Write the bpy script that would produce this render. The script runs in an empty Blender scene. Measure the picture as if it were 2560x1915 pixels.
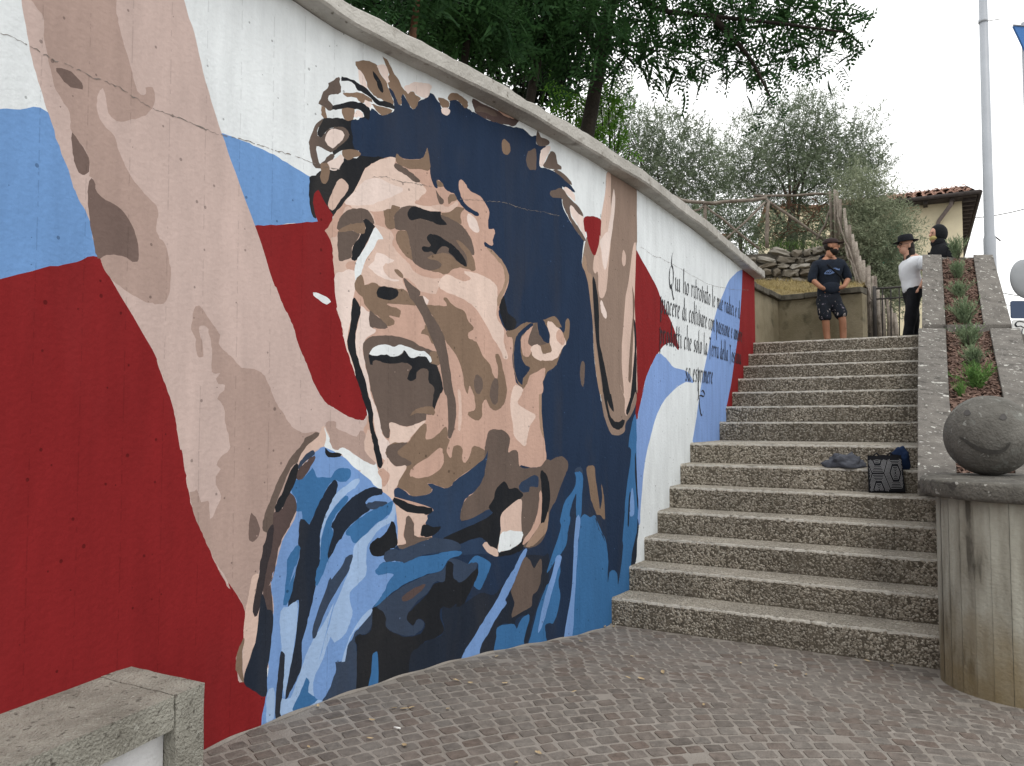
import bpy, bmesh, math, random
import numpy as np
from mathutils import Vector, Matrix
from mathutils.geometry import delaunay_2d_cdt

# ------------------------------------------------------------------ camera, sky, sun, exposure
SC = bpy.context.scene
COL = SC.collection
FPX, CXP, CYP, EYE_Z, HORIZON = 1950.0, 1280.0, 957.5, 1.5, 1054.0
PITCH = math.atan((HORIZON - CYP) / FPX)
cam_d = bpy.data.cameras.new('camera')
cam_d.sensor_fit = 'HORIZONTAL'
cam_d.sensor_width = 36.0
cam_d.lens = 36.0 * FPX / 2560.0
cam_d.clip_start = 0.05
cam_d.clip_end = 2000.0
cam = bpy.data.objects.new('camera', cam_d)
COL.objects.link(cam)
cam.location = (0, 0, EYE_Z)
cam.rotation_euler = (math.pi / 2 + PITCH, 0, 0)
SC.camera = cam

SUN_EL, SUN_AZ = math.radians(58), math.radians(150)      # azimuth clockwise from +Y
world = bpy.data.worlds.new('World')
SC.world = world
world.use_nodes = True
wn, wl = world.node_tree.nodes, world.node_tree.links
wn.clear()
w_out = wn.new('ShaderNodeOutputWorld')
w_bg = wn.new('ShaderNodeBackground')
w_bg.inputs['Strength'].default_value = 0.125
w_sky = wn.new('ShaderNodeTexSky')
w_sky.sky_type = 'NISHITA'
w_sky.sun_disc = False
w_sky.sun_elevation = SUN_EL
w_sky.sun_rotation = SUN_AZ
w_sky.air_density = 1.0
w_sky.dust_density = 3.0
w_tc = wn.new('ShaderNodeTexCoord')
w_no = wn.new('ShaderNodeTexNoise')
w_no.inputs['Scale'].default_value = 2.2
w_no.inputs['Detail'].default_value = 6
w_ramp = wn.new('ShaderNodeMapRange')
w_ramp.inputs['From Min'].default_value = 0.33
w_ramp.inputs['From Max'].default_value = 0.47
w_ramp.inputs['To Min'].default_value = 0.18
w_ramp.inputs['To Max'].default_value = 1.0
w_mix = wn.new('ShaderNodeMix')
w_mix.data_type = 'RGBA'
w_mix.inputs['B'].default_value = (12.3, 12.35, 12.3, 1)        # thick bright cloud cover
wl.new(w_tc.outputs['Generated'], w_no.inputs['Vector'])
wl.new(w_no.outputs['Fac'], w_ramp.inputs['Value'])
wl.new(w_ramp.outputs['Result'], w_mix.inputs['Factor'])
wl.new(w_sky.outputs['Color'], w_mix.inputs['A'])
wl.new(w_mix.outputs['Result'], w_bg.inputs['Color'])
wl.new(w_bg.outputs['Background'], w_out.inputs['Surface'])

sun_d = bpy.data.lights.new('sun', 'SUN')
sun_d.energy = 0.8
sun_d.angle = math.radians(25)
sun_d.color = (1.0, 0.96, 0.9)
sun = bpy.data.objects.new('sun', sun_d)
COL.objects.link(sun)
_sd = Vector((math.sin(SUN_AZ) * math.cos(SUN_EL), math.cos(SUN_AZ) * math.cos(SUN_EL), math.sin(SUN_EL)))
sun.rotation_euler = (-_sd).to_track_quat('-Z', 'Y').to_euler()
sun.location = _sd * 30

SC.view_settings.view_transform = 'Standard'
SC.view_settings.look = 'None'
SC.view_settings.exposure = 0.05
SC.view_settings.gamma = 1.0
SC.view_settings.use_curve_mapping = False

# ------------------------------------------------------------------ helpers
R = random.Random(7)
RN = np.random.default_rng(11)
PI = math.pi
E1 = np.array([.870, -.492]); E2 = np.array([.492, .870])      # along a step, up the flight
Q0 = 5.46                                                     # foot of the flight

def at(px, py, y):
    """point of the place seen at a photograph position, at distance y"""
    d = ((px - CXP) / FPX, 1.0, -(py - CYP) / FPX)
    c, s = math.cos(PITCH), math.sin(PITCH)
    r = (d[0], d[1] * c - d[2] * s, d[1] * s + d[2] * c)
    k = y / r[1]
    return Vector((r[0] * k, y, EYE_Z + r[2] * k))

def pq(p, q, z=0.0):
    return Vector((E1[0] * p + E2[0] * q, E1[1] * p + E2[1] * q, z))

def ground(x, y):
    q = E2[0] * x + E2[1] * y
    t = min(max((Q0 - q) / 1.9, 0), 1)
    return .11 * t * t * (3 - 2 * t)

def tag(o, label=None, cat=None, group=None, kind=None):
    if label: o['label'] = label
    if cat: o['category'] = cat
    if group: o['group'] = group
    if kind: o['kind'] = kind
    return o

def thing(name, label, cat, loc=(0, 0, 0), group=None):
    o = bpy.data.objects.new(name, None)
    o.empty_display_size = 0.1
    COL.objects.link(o)
    o.location = loc
    return tag(o, label, cat, group)

def link(name, me, mats, parent=None, smooth=False):
    o = bpy.data.objects.new(name, me)
    COL.objects.link(o)
    if mats is not None and len(me.materials) == 0:
        for m in (mats if isinstance(mats, (list, tuple)) else [mats]):
            me.materials.append(m)
    if smooth:
        me.polygons.foreach_set('use_smooth', [True] * len(me.polygons))
    if parent is not None:
        o.parent = parent
        if parent.type == 'EMPTY':
            o.location = -parent.location
    return o

def child_of(o, parent):
    """sub-part of a mesh part whose vertices are in the same coordinates"""
    o.parent = parent
    o.location = (0, 0, 0)
    return o

def np_mesh(name, verts, faces, mat_idx=None):
    """verts (N,3), faces (M,k) arrays"""
    verts = np.asarray(verts, np.float32); faces = np.asarray(faces, np.int32)
    me = bpy.data.meshes.new(name)
    m, k = faces.shape
    me.vertices.add(len(verts)); me.vertices.foreach_set('co', verts.ravel())
    me.loops.add(m * k); me.loops.foreach_set('vertex_index', faces.ravel())
    me.polygons.add(m)
    me.polygons.foreach_set('loop_start', np.arange(0, m * k, k, dtype=np.int32))
    if mat_idx is not None:
        me.polygons.foreach_set('material_index', np.asarray(mat_idx, np.int32))
    me.polygons.foreach_set('use_smooth', np.zeros(m, bool))
    me.update(calc_edges=True)
    me.validate()
    return me

class MB:
    """collects simple solids into one mesh"""
    def __init__(s): s.bm = bmesh.new()
    def poly(s, pts, mi=0):
        f = s.bm.faces.new([s.bm.verts.new(p) for p in pts]); f.material_index = mi; return f
    def box(s, lo, hi, M=None, mi=0):
        c = [(x, y, z) for z in (lo[2], hi[2]) for y in (lo[1], hi[1]) for x in (lo[0], hi[0])]
        v = [s.bm.verts.new(M @ Vector(p) if M else p) for p in c]
        for f in ((0, 2, 3, 1), (4, 5, 7, 6), (0, 1, 5, 4), (1, 3, 7, 5), (3, 2, 6, 7), (2, 0, 4, 6)):
            s.bm.faces.new([v[i] for i in f]).material_index = mi
        return v
    def prism(s, pts, z0, z1, mi=0):
        """pts: plan outline (counter clockwise), z0/z1 numbers or lists"""
        n = len(pts)
        a = [s.bm.verts.new((p[0], p[1], z0[i] if hasattr(z0, '__len__') else z0)) for i, p in enumerate(pts)]
        b = [s.bm.verts.new((p[0], p[1], z1[i] if hasattr(z1, '__len__') else z1)) for i, p in enumerate(pts)]
        s.bm.faces.new(a[::-1]).material_index = mi
        s.bm.faces.new(b).material_index = mi
        for i in range(n):
            j = (i + 1) % n
            s.bm.faces.new((a[i], a[j], b[j], b[i])).material_index = mi
    def tube(s, pts, rad, n=8, cap=True, mi=0, flat=1.0):
        pts = [Vector(p) for p in pts]
        rads = rad if hasattr(rad, '__len__') else [rad] * len(pts)
        rings = []
        ref = None
        for i, p in enumerate(pts):
            d = (pts[min(i + 1, len(pts) - 1)] - pts[max(i - 1, 0)]).normalized()
            if ref is None:
                ref = Vector((0, 0, 1)) if abs(d.z) < .9 else Vector((1, 0, 0))
            u = (ref - d * ref.dot(d)).normalized(); ref = u
            w = d.cross(u)
            rings.append([s.bm.verts.new(p + (u * math.cos(2 * PI * k / n) + w * math.sin(2 * PI * k / n) * flat) * rads[i]) for k in range(n)])
        for a, b in zip(rings, rings[1:]):
            for k in range(n):
                f = s.bm.faces.new((a[k], a[(k + 1) % n], b[(k + 1) % n], b[k])); f.smooth = True; f.material_index = mi
        if cap:
            s.bm.faces.new(rings[0][::-1]).material_index = mi; s.bm.faces.new(rings[-1]).material_index = mi
    def lathe(s, prof, c=(0, 0), n=32, mi=0, smooth=True, jit=0.0):
        """prof: list of (radius, z)"""
        rings = []
        for r, z in prof:
            if r < 1e-6: rings.append([s.bm.verts.new((c[0], c[1], z))])
            else: rings.append([s.bm.verts.new((c[0] + (r + R.uniform(-jit, jit)) * math.cos(2 * PI * k / n), c[1] + (r + R.uniform(-jit, jit)) * math.sin(2 * PI * k / n), z + R.uniform(-jit, jit))) for k in range(n)])
        for a, b in zip(rings, rings[1:]):
            for k in range(n):
                q = [a[k % len(a)], a[(k + 1) % len(a)], b[(k + 1) % len(b)], b[k % len(b)]]
                q = [v for i, v in enumerate(q) if v not in q[:i]]
                if len(q) >= 3:
                    f = s.bm.faces.new(q); f.smooth = smooth; f.material_index = mi
    def ball(s, c, r, M=None, seg=16, rings=10, mi=0):
        r = r if hasattr(r, '__len__') else (r, r, r)
        m = Matrix.Translation(c) @ (M if M else Matrix.Identity(4)) @ Matrix.Diagonal((*r, 1))
        g = bmesh.ops.create_uvsphere(s.bm, u_segments=seg, v_segments=rings, radius=1, matrix=m)
        for v in g['verts']:
            for f in v.link_faces: f.smooth = True; f.material_index = mi
    def build(s, name, mats, parent=None, bevel=0.0, seg=2, recalc=True):
        if recalc: bmesh.ops.recalc_face_normals(s.bm, faces=s.bm.faces[:])
        if bevel:
            ed = [e for e in s.bm.edges if len(e.link_faces) == 2 and e.calc_face_angle(0) > .5]
            bmesh.ops.bevel(s.bm, geom=ed, offset=bevel, segments=seg, affect='EDGES', profile=.6, clamp_overlap=True)
        me = bpy.data.meshes.new(name); s.bm.to_mesh(me); s.bm.free()
        return link(name, me, mats, parent)

def rough(o, amp, scale=4.0, seed=0):
    """uneven hand-made surface: push vertices about with smooth noise"""
    from mathutils import noise
    off = Vector((seed * 7.3, seed * 3.1, seed * 1.7))
    for v in o.data.vertices:
        n = noise.noise_vector(v.co * scale + off)
        v.co += n * amp
    o.data.update()

# ------------------------------------------------------------------ materials
def lin(c):
    return tuple(((v / 255) / 12.92 if v / 255 <= .04045 else ((v / 255 + .055) / 1.055) ** 2.4) for v in c)

def new_mat(name):
    m = bpy.data.materials.new(name); m.use_nodes = True
    n, l = m.node_tree.nodes, m.node_tree.links
    b = n['Principled BSDF']
    b.inputs['Specular IOR Level'].default_value = .3
    return m, n, l, b

def mat(name, col, rough_=.85, var=.15, scale=8.0, bump=0.0, bscale=60.0, col2=None, spots=None, coord='Object', metal=0.0, spec=.3, detail=6):
    """procedural surface: two-tone noise, fine relief, optional spots (colour, scale, amount)"""
    m, n, l, b = new_mat(name)
    tc = n.new('ShaderNodeTexCoord')
    vec = tc.outputs[coord]
    no = n.new('ShaderNodeTexNoise'); no.inputs['Scale'].default_value = scale; no.inputs['Detail'].default_value = detail
    no.inputs['Roughness'].default_value = .65
    l.new(vec, no.inputs['Vector'])
    rp = n.new('ShaderNodeValToRGB')
    c2 = col2 if col2 else tuple(min(1, v * (1 + var)) for v in col)
    c1 = col if col2 else tuple(v * (1 - var) for v in col)
    rp.color_ramp.elements[0].position = .33; rp.color_ramp.elements[0].color = (*c1, 1)
    rp.color_ramp.elements[1].position = .67; rp.color_ramp.elements[1].color = (*c2, 1)
    l.new(no.outputs['Fac'], rp.inputs['Fac'])
    out = rp.outputs['Color']
    for sp in (spots or []):
        scol, ssc, amt, soft = sp
        vo = n.new('ShaderNodeTexNoise'); vo.inputs['Scale'].default_value = ssc; vo.inputs['Detail'].default_value = 3
        vo.inputs['Distortion'].default_value = .4
        l.new(vec, vo.inputs['Vector'])
        mr = n.new('ShaderNodeMapRange'); mr.inputs['From Min'].default_value = amt; mr.inputs['From Max'].default_value = amt + soft
        l.new(vo.outputs['Fac'], mr.inputs['Value'])
        mx = n.new('ShaderNodeMix'); mx.data_type = 'RGBA'; mx.inputs['B'].default_value = (*scol, 1)
        l.new(mr.outputs['Result'], mx.inputs['Factor']); l.new(out, mx.inputs['A'])
        out = mx.outputs['Result']
    l.new(out, b.inputs['Base Color'])
    b.inputs['Roughness'].default_value = rough_
    b.inputs['Metallic'].default_value = metal
    b.inputs['Specular IOR Level'].default_value = spec
    if bump:
        bn = n.new('ShaderNodeTexNoise'); bn.inputs['Scale'].default_value = bscale; bn.inputs['Detail'].default_value = 5
        l.new(vec, bn.inputs['Vector'])
        bp = n.new('ShaderNodeBump'); bp.inputs['Strength'].default_value = bump; bp.inputs['Distance'].default_value = .02
        l.new(bn.outputs['Fac'], bp.inputs['Height']); l.new(bp.outputs['Normal'], b.inputs['Normal'])
    return m

def leaf_mat(name, c1, c2, scale=1.4, trans=.25):
    """foliage: per-clump tone, a little light through the blade"""
    m, n, l, b = new_mat(name)
    g = n.new('ShaderNodeNewGeometry')
    no = n.new('ShaderNodeTexNoise'); no.inputs['Scale'].default_value = scale; no.inputs['Detail'].default_value = 3
    l.new(g.outputs['Position'], no.inputs['Vector'])
    rp = n.new('ShaderNodeMapRange'); rp.inputs['From Min'].default_value = .35; rp.inputs['From Max'].default_value = .65
    l.new(no.outputs['Fac'], rp.inputs['Value'])
    ad = n.new('ShaderNodeMath'); ad.operation = 'MULTIPLY_ADD'; ad.inputs[1].default_value = .5
    l.new(g.outputs['Random Per Island'], ad.inputs[0])
    ml = n.new('ShaderNodeMath'); ml.operation = 'MULTIPLY'; ml.inputs[1].default_value = .5
    l.new(rp.outputs['Result'], ml.inputs[0]); l.new(ml.outputs[0], ad.inputs[2])
    mx = n.new('ShaderNodeMix'); mx.data_type = 'RGBA'
    mx.inputs['A'].default_value = (*c1, 1); mx.inputs['B'].default_value = (*c2, 1)
    l.new(ad.outputs[0], mx.inputs['Factor'])
    l.new(mx.outputs['Result'], b.inputs['Base Color'])
    b.inputs['Roughness'].default_value = .7
    b.inputs['Specular IOR Level'].default_value = .12
    tr = n.new('ShaderNodeBsdfTranslucent'); l.new(mx.outputs['Result'], tr.inputs['Color'])
    ms = n.new('ShaderNodeMixShader'); ms.inputs['Fac'].default_value = trans
    l.new(b.outputs['BSDF'], ms.inputs[1]); l.new(tr.outputs['BSDF'], ms.inputs[2])
    l.new(ms.outputs['Shader'], n['Material Output'].inputs['Surface'])
    return m

def paint(name, rgb, k=1.08):
    """wall paint over board-marked concrete: slight patchiness, pits, board seams"""
    c = tuple(min(.86, v * k) for v in lin(rgb))
    m, n, l, b = new_mat('paint_' + name)
    uv = n.new('ShaderNodeUVMap'); uv.uv_map = 'UVMap'
    mp = n.new('ShaderNodeMapping'); mp.inputs['Scale'].default_value = (1, .22, 1)     # streaks run down the wall
    l.new(uv.outputs['UV'], mp.inputs['Vector'])
    no = n.new('ShaderNodeTexNoise'); no.inputs['Scale'].default_value = 7; no.inputs['Detail'].default_value = 8; no.inputs['Roughness'].default_value = .7
    l.new(mp.outputs['Vector'], no.inputs['Vector'])
    mr = n.new('ShaderNodeMapRange'); mr.inputs['From Min'].default_value = .3; mr.inputs['From Max'].default_value = .7
    mr.inputs['To Min'].default_value = .86; mr.inputs['To Max'].default_value = 1.10
    l.new(no.outputs['Fac'], mr.inputs['Value'])
    # pits in the concrete
    vo = n.new('ShaderNodeTexVoronoi'); vo.inputs['Scale'].default_value = 22; vo.inputs['Randomness'].default_value = 1
    l.new(uv.outputs['UV'], vo.inputs['Vector'])
    sz = n.new('ShaderNodeMath'); sz.operation = 'MULTIPLY'; sz.inputs[1].default_value = (.19 if max(rgb) > 110 else .11)     # each pit its own size, most none
    sq = n.new('ShaderNodeMath'); sq.operation = 'POWER'; sq.inputs[1].default_value = 4
    sx = n.new('ShaderNodeSeparateColor'); l.new(vo.outputs['Color'], sx.inputs['Color'])
    l.new(sx.outputs['Red'], sq.inputs[0]); l.new(sq.outputs[0], sz.inputs[0])
    lt = n.new('ShaderNodeMath'); lt.operation = 'LESS_THAN'
    l.new(vo.outputs['Distance'], lt.inputs[0]); l.new(sz.outputs[0], lt.inputs[1])
    pk = n.new('ShaderNodeMath'); pk.operation = 'MULTIPLY_ADD'; pk.inputs[1].default_value = (-.45 if max(rgb) > 110 else 1.6); pk.inputs[2].default_value = 1
    l.new(lt.outputs[0], pk.inputs[0])
    # board seams every 0.19 m, broken up
    su = n.new('ShaderNodeSeparateXYZ'); l.new(uv.outputs['UV'], su.inputs['Vector'])
    wob = n.new('ShaderNodeTexNoise'); wob.inputs['Scale'].default_value = 1.7; l.new(uv.outputs['UV'], wob.inputs['Vector'])
    uw = n.new('ShaderNodeMath'); uw.operation = 'MULTIPLY_ADD'; uw.inputs[1].default_value = .012; l.new(wob.outputs['Fac'], uw.inputs[0]); l.new(su.outputs['X'], uw.inputs[2])
    md = n.new('ShaderNodeMath'); md.operation = 'PINGPONG'; md.inputs[1].default_value = .095; l.new(uw.outputs[0], md.inputs[0])
    sm = n.new('ShaderNodeMath'); sm.operation = 'LESS_THAN'; sm.inputs[1].default_value = .0022; l.new(md.outputs[0], sm.inputs[0])
    br = n.new('ShaderNodeTexNoise'); br.inputs['Scale'].default_value = 26; br.inputs['Detail'].default_value = 2; l.new(uv.outputs['UV'], br.inputs['Vector'])
    bt = n.new('ShaderNodeMath'); bt.operation = 'GREATER_THAN'; bt.inputs[1].default_value = .5; l.new(br.outputs['Fac'], bt.inputs[0])
    sb = n.new('ShaderNodeMath'); sb.operation = 'MULTIPLY'; l.new(sm.outputs[0], sb.inputs[0]); l.new(bt.outputs[0], sb.inputs[1])
    sk = n.new('ShaderNodeMath'); sk.operation = 'MULTIPLY_ADD'; sk.inputs[1].default_value = -.16; sk.inputs[2].default_value = 1; l.new(sb.outputs[0], sk.inputs[0])
    m1 = n.new('ShaderNodeMath'); m1.operation = 'MULTIPLY'; l.new(mr.outputs['Result'], m1.inputs[0]); l.new(pk.outputs[0], m1.inputs[1])
    m2 = n.new('ShaderNodeMath'); m2.operation = 'MULTIPLY'; l.new(m1.outputs[0], m2.inputs[0]); l.new(sk.outputs[0], m2.inputs[1])
    hs = n.new('ShaderNodeVectorMath'); hs.operation = 'SCALE'; hs.inputs[0].default_value = c; l.new(m2.outputs[0], hs.inputs['Scale'])
    # thin second coat: patches where an undertone shows through
    lo = n.new('ShaderNodeTexNoise'); lo.inputs['Scale'].default_value = 2.6; lo.inputs['Detail'].default_value = 7; lo.inputs['Roughness'].default_value = .6; lo.inputs['Distortion'].default_value = .6
    l.new(mp.outputs['Vector'], lo.inputs['Vector'])
    lr = n.new('ShaderNodeMapRange'); lr.inputs['From Min'].default_value = .5; lr.inputs['From Max'].default_value = .72; lr.inputs['To Max'].default_value = .34 if max(rgb) < 110 else .16
    l.new(lo.outputs['Fac'], lr.inputs['Value'])
    under = (.055, .050, .046) if max(rgb) < 110 else tuple(v * .72 + .02 for v in c)
    um = n.new('ShaderNodeMix'); um.data_type = 'RGBA'; um.inputs['B'].default_value = (*under, 1)
    l.new(lr.outputs['Result'], um.inputs['Factor']); l.new(hs.outputs['Vector'], um.inputs['A'])
    l.new(um.outputs['Result'], b.inputs['Base Color'])
    b.inputs['Roughness'].default_value = .8
    b.inputs['Specular IOR Level'].default_value = .08
    bn = n.new('ShaderNodeTexNoise'); bn.inputs['Scale'].default_value = 45; bn.inputs['Detail'].default_value = 6; l.new(uv.outputs['UV'], bn.inputs['Vector'])
    hh = n.new('ShaderNodeMath'); hh.operation = 'MULTIPLY_ADD'; hh.inputs[1].default_value = -1.2; l.new(lt.outputs[0], hh.inputs[0]); l.new(bn.outputs['Fac'], hh.inputs[2])
    h2 = n.new('ShaderNodeMath'); h2.operation = 'MULTIPLY_ADD'; h2.inputs[1].default_value = -.8; l.new(sb.outputs[0], h2.inputs[0]); l.new(hh.outputs[0], h2.inputs[2])
    bp = n.new('ShaderNodeBump'); bp.inputs['Strength'].default_value = .5; bp.inputs['Distance'].default_value = .006
    l.new(h2.outputs[0], bp.inputs['Height']); l.new(bp.outputs['Normal'], b.inputs['Normal'])
    return m

PAINTS = {'W': (214, 219, 221), 'R': (124, 33, 35), 'LR': (124, 152, 202), 'LB': (106, 144, 193), 'A1': (187, 167, 160), 'A2': (165, 143, 134), 'A3': (110, 93, 87),  # LR: LB made paler for the brighter light on the right-hand wall
          'N': (35, 49, 71), 'S1': (216, 199, 191), 'S1b': (210, 188, 176), 'S2': (199, 174, 161), 'S3': (186, 154, 139), 'B1': (124, 104, 88),
          'B2': (99, 86, 79), 'B3': (84, 70, 68), 'B4': (152, 128, 110), 'K': (33, 35, 39), 'K2': (54, 49, 52), 'D': (35, 42, 54), 'T': (54, 66, 85),
          'U': (44, 60, 84), 'M': (58, 104, 150), 'V': (112, 145, 194), 'P': (150, 175, 208), 'E': (136, 117, 105), 'E2': (117, 99, 88)}
PM = {k: paint(k, v) for k, v in PAINTS.items()}
PKEYS = list(PAINTS)

M = {}
M['concrete'] = mat('raw_concrete', (.30, .28, .245), .92, scale=5, col2=(.46, .44, .40), bump=.5, bscale=70, spots=[((.16, .14, .11), 18, .62, .1)])
M['bench'] = mat('weathered_bench_concrete', (.25, .238, .20), .95, scale=5, col2=(.43, .418, .36), bump=1.0, bscale=110, spots=[((.13, .12, .10), 45, .60, .10), ((.42, .41, .36), 60, .62, .08), ((.17, .16, .14), 3, .58, .2)])
M['bench_white'] = mat('white_rendered_recess', (.62, .62, .62), .9, .08, 6, bump=.3)
M['coping'] = mat('grey_mortar_coping', (.34, .325, .295), .92, scale=4, col2=(.49, .475, .44), bump=.5, bscale=50, spots=[((.22, .20, .175), 7, .60, .16), ((.16, .145, .12), 22, .66, .08)])
M['lichen'] = mat('lichened_concrete', (.11, .10, .09), .95, scale=6, col2=(.20, .185, .165), bump=.7, bscale=70, spots=[((.075, .068, .06), 9, .58, .12), ((.50, .49, .45), 15, .645, .02), ((.42, .41, .38), 38, .655, .02)])
M['sphere'] = mat('dark_lichened_stone', (.085, .08, .07), .9, scale=5, col2=(.165, .158, .142), bump=.6, bscale=60, spots=[((.16, .16, .145), 9, .60, .06), ((.24, .24, .22), 24, .655, .03)])
M['mortar'] = mat('sandy_mortar', (.230, .206, .180), .95, scale=6, col2=(.300, .274, .245), bump=.5, bscale=120)
M['matrix'] = mat('shade_darkened_matrix', (.115, .098, .075), .95, .3, 20, bump=.5, bscale=120)
M['tread'] = mat('lightened_tread_concrete', (.25, .226, .188), .95, scale=14, col2=(.36, .33, .28), bump=.5, bscale=90)  # same concrete as the risers, lightened for skylight falling on the treads
M['nosing'] = mat('pale_nosing', (.36, .335, .29), .95, scale=30, col2=(.50, .47, .42), bump=.5, bscale=90)
M['earth'] = mat('dry_earth', (.10, .085, .05), .95, .4, 3, bump=.6)
M['ground'] = mat('plaza_ground', (.20, .18, .16), .95, .2, 2, bump=.3)
M['yellow_wall'] = mat('stained_yellow_concrete', (.19, .16, .10), .93, scale=2.2, col2=(.30, .26, .18), bump=.4, bscale=50, spots=[((.09, .08, .05), 3.5, .60, .15)])
M['tile_cap'] = mat('dark_coping_tile', (.10, .09, .07), .9, .4, 7, bump=.5)
M['house'] = mat('ochre_render', (.74, .66, .47), .9, .07, 2.0, bump=.15)  # albedo raised to offset shadow under the eaves
M['roof'] = mat('terracotta_tile', (.22, .105, .07), .9, scale=5, col2=(.36, .21, .15), bump=.4, spots=[((.13, .11, .09), 12, .60, .1)])
M['eave'] = mat('dark_eave_timber', (.05, .042, .04), .9, .3, 9)
M['shutter'] = mat('green_shutter', (.03, .17, .11), .6, .15, 6)
M['metal_grey'] = mat('galvanised_steel', (.36, .385, .42), .45, .06, 3, metal=.0, spec=.5)
M['metal_dark'] = mat('dark_iron', (.05, .045, .042), .6, .3, 15)
M['pipe'] = mat('copper_brown_pipe', (.17, .14, .13), .55, .2, 10)
M['sign_blue'] = mat('sign_blue', (.02, .14, .42), .4, .05, 4, spec=.5)
M['sign_navy'] = mat('sign_dark_blue', (.025, .05, .11), .4, .08, 4, spec=.5)
M['sign_white'] = mat('sign_white', (.72, .73, .72), .5, .05, 4)
M['sign_grey'] = mat('sign_back_grey', (.27, .285, .30), .5, .06, 3)
M['ink'] = mat('black_ink', (.02, .022, .028), .7, .1, 6)
M['wood'] = mat('weathered_log', (.13, .105, .085), .95, scale=7, col2=(.27, .235, .20), bump=.8, bscale=40)
M['wood_pale'] = mat('bleached_stake', (.20, .17, .14), .95, scale=7, col2=(.38, .335, .29), bump=.8, bscale=40)
M['bark'] = mat('dark_bark', (.020, .016, .012), .95, .4, 10, bump=.8, bscale=30)
M['bark_red'] = mat('reddish_bark', (.10, .05, .028), .95, .4, 10, bump=.8, bscale=30)
M['bark_olive'] = mat('olive_bark', (.06, .052, .042), .95, .4, 10, bump=.8, bscale=30)
M['robinia'] = leaf_mat('locust_leaf', (.015, .044, .016), (.052, .125, .038), 1.5, .38)
M['robinia_lit'] = leaf_mat('light_brightened_locust_leaf', (.06, .16, .02), (.16, .32, .05), 2.5, .5)  # leaf green raised to show daylight on the saplings
M['thicket_leaf'] = leaf_mat('near_black_thicket_leaf', (.004, .009, .005), (.014, .026, .010), 1.0, .08)  # near-black green for the thicket leaves
M['olive'] = leaf_mat('olive_leaf', (.06, .09, .05), (.25, .30, .20), 1.2, .22)
M['olive_bush'] = leaf_mat('pale_olive_leaf', (.13, .165, .10), (.36, .39, .27), 1.5, .2)
M['rosemary'] = leaf_mat('rosemary_needle', (.10, .15, .08), (.27, .34, .20), 9, .12)
M['rosemary_bright'] = leaf_mat('bright_rosemary_needle', (.08, .16, .05), (.18, .32, .09), 9, .15)
M['weed'] = leaf_mat('roadside_green', (.05, .10, .025), (.14, .22, .06), 3, .2)
M['hay'] = leaf_mat('dry_grass', (.22, .17, .075), (.42, .34, .16), 6, .1)
M['chip'] = leaf_mat('bark_chip', (.06, .032, .024), (.25, .165, .13), 30, .0)
M['soil'] = mat('planter_soil', (.045, .028, .02), .95, .3, 12, bump=.5)
M['dry_leaf'] = leaf_mat('fallen_leaf', (.34, .24, .12), (.56, .45, .29), 20, .1)
M['stone'] = mat('rubble_stone', (.085, .075, .06), .95, scale=4, col2=(.20, .18, .15), bump=.8, bscale=25, spots=[((.34, .33, .30), 8, .62, .08)])
M['stone_joint'] = mat('rubble_joint', (.10, .09, .075), .95, .3, 8, bump=.6)
M['skin'] = mat('tanned_skin', (.36, .17, .10), .6, .08, 12, spec=.4)
M['skin_light'] = mat('fair_skin', (.50, .28, .20), .6, .08, 12, spec=.4)
M['navy_cloth'] = mat('navy_cotton', (.010, .015, .026), .95, .3, 20, bump=.3, bscale=90)
M['black_cloth'] = mat('black_cotton', (.007, .008, .011), .95, .3, 20, bump=.3, bscale=90)
M['short_cloth'] = mat('paint_splashed_denim', (.010, .013, .02), .95, .3, 20, spots=[((.38, .34, .33), 16, .645, .02), ((.18, .16, .2), 24, .66, .02)])
M['white_cloth'] = mat('white_cotton', (.66, .68, .72), .9, .06, 8, bump=.25, bscale=30)
M['cap_cloth'] = mat('dark_brown_cap', (.03, .018, .018), .9, .2, 20)
M['hair'] = mat('dark_hair', (.012, .008, .007), .6, .3, 40)
M['mask'] = mat('yellow_mask', (.40, .33, .13), .8, .06, 10)
M['print'] = mat('faded_blue_print', (.10, .15, .28), .9, .2, 20)
M['tattoo'] = mat('tattooed_skin', (.13, .07, .045), .7, .2, 30)
M['scarf'] = mat('grey_scarf', (.07, .075, .09), .95, .3, 30, bump=.4, bscale=120)
M['bag'] = mat('black_canvas', (.008, .009, .012), .9, .2, 30)
M['bag_line'] = mat('white_print_line', (.30, .30, .31), .9, .1, 20)
M['cloth_blue'] = mat('deep_blue_cloth', (.008, .022, .065), .9, .2, 12, bump=.3, bscale=40)
M['wire'] = mat('overhead_wire', (.03, .03, .03), .7, .1, 3)
M['paper'] = mat('white_paper', (.75, .75, .73), .8, .03, 10)

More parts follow.
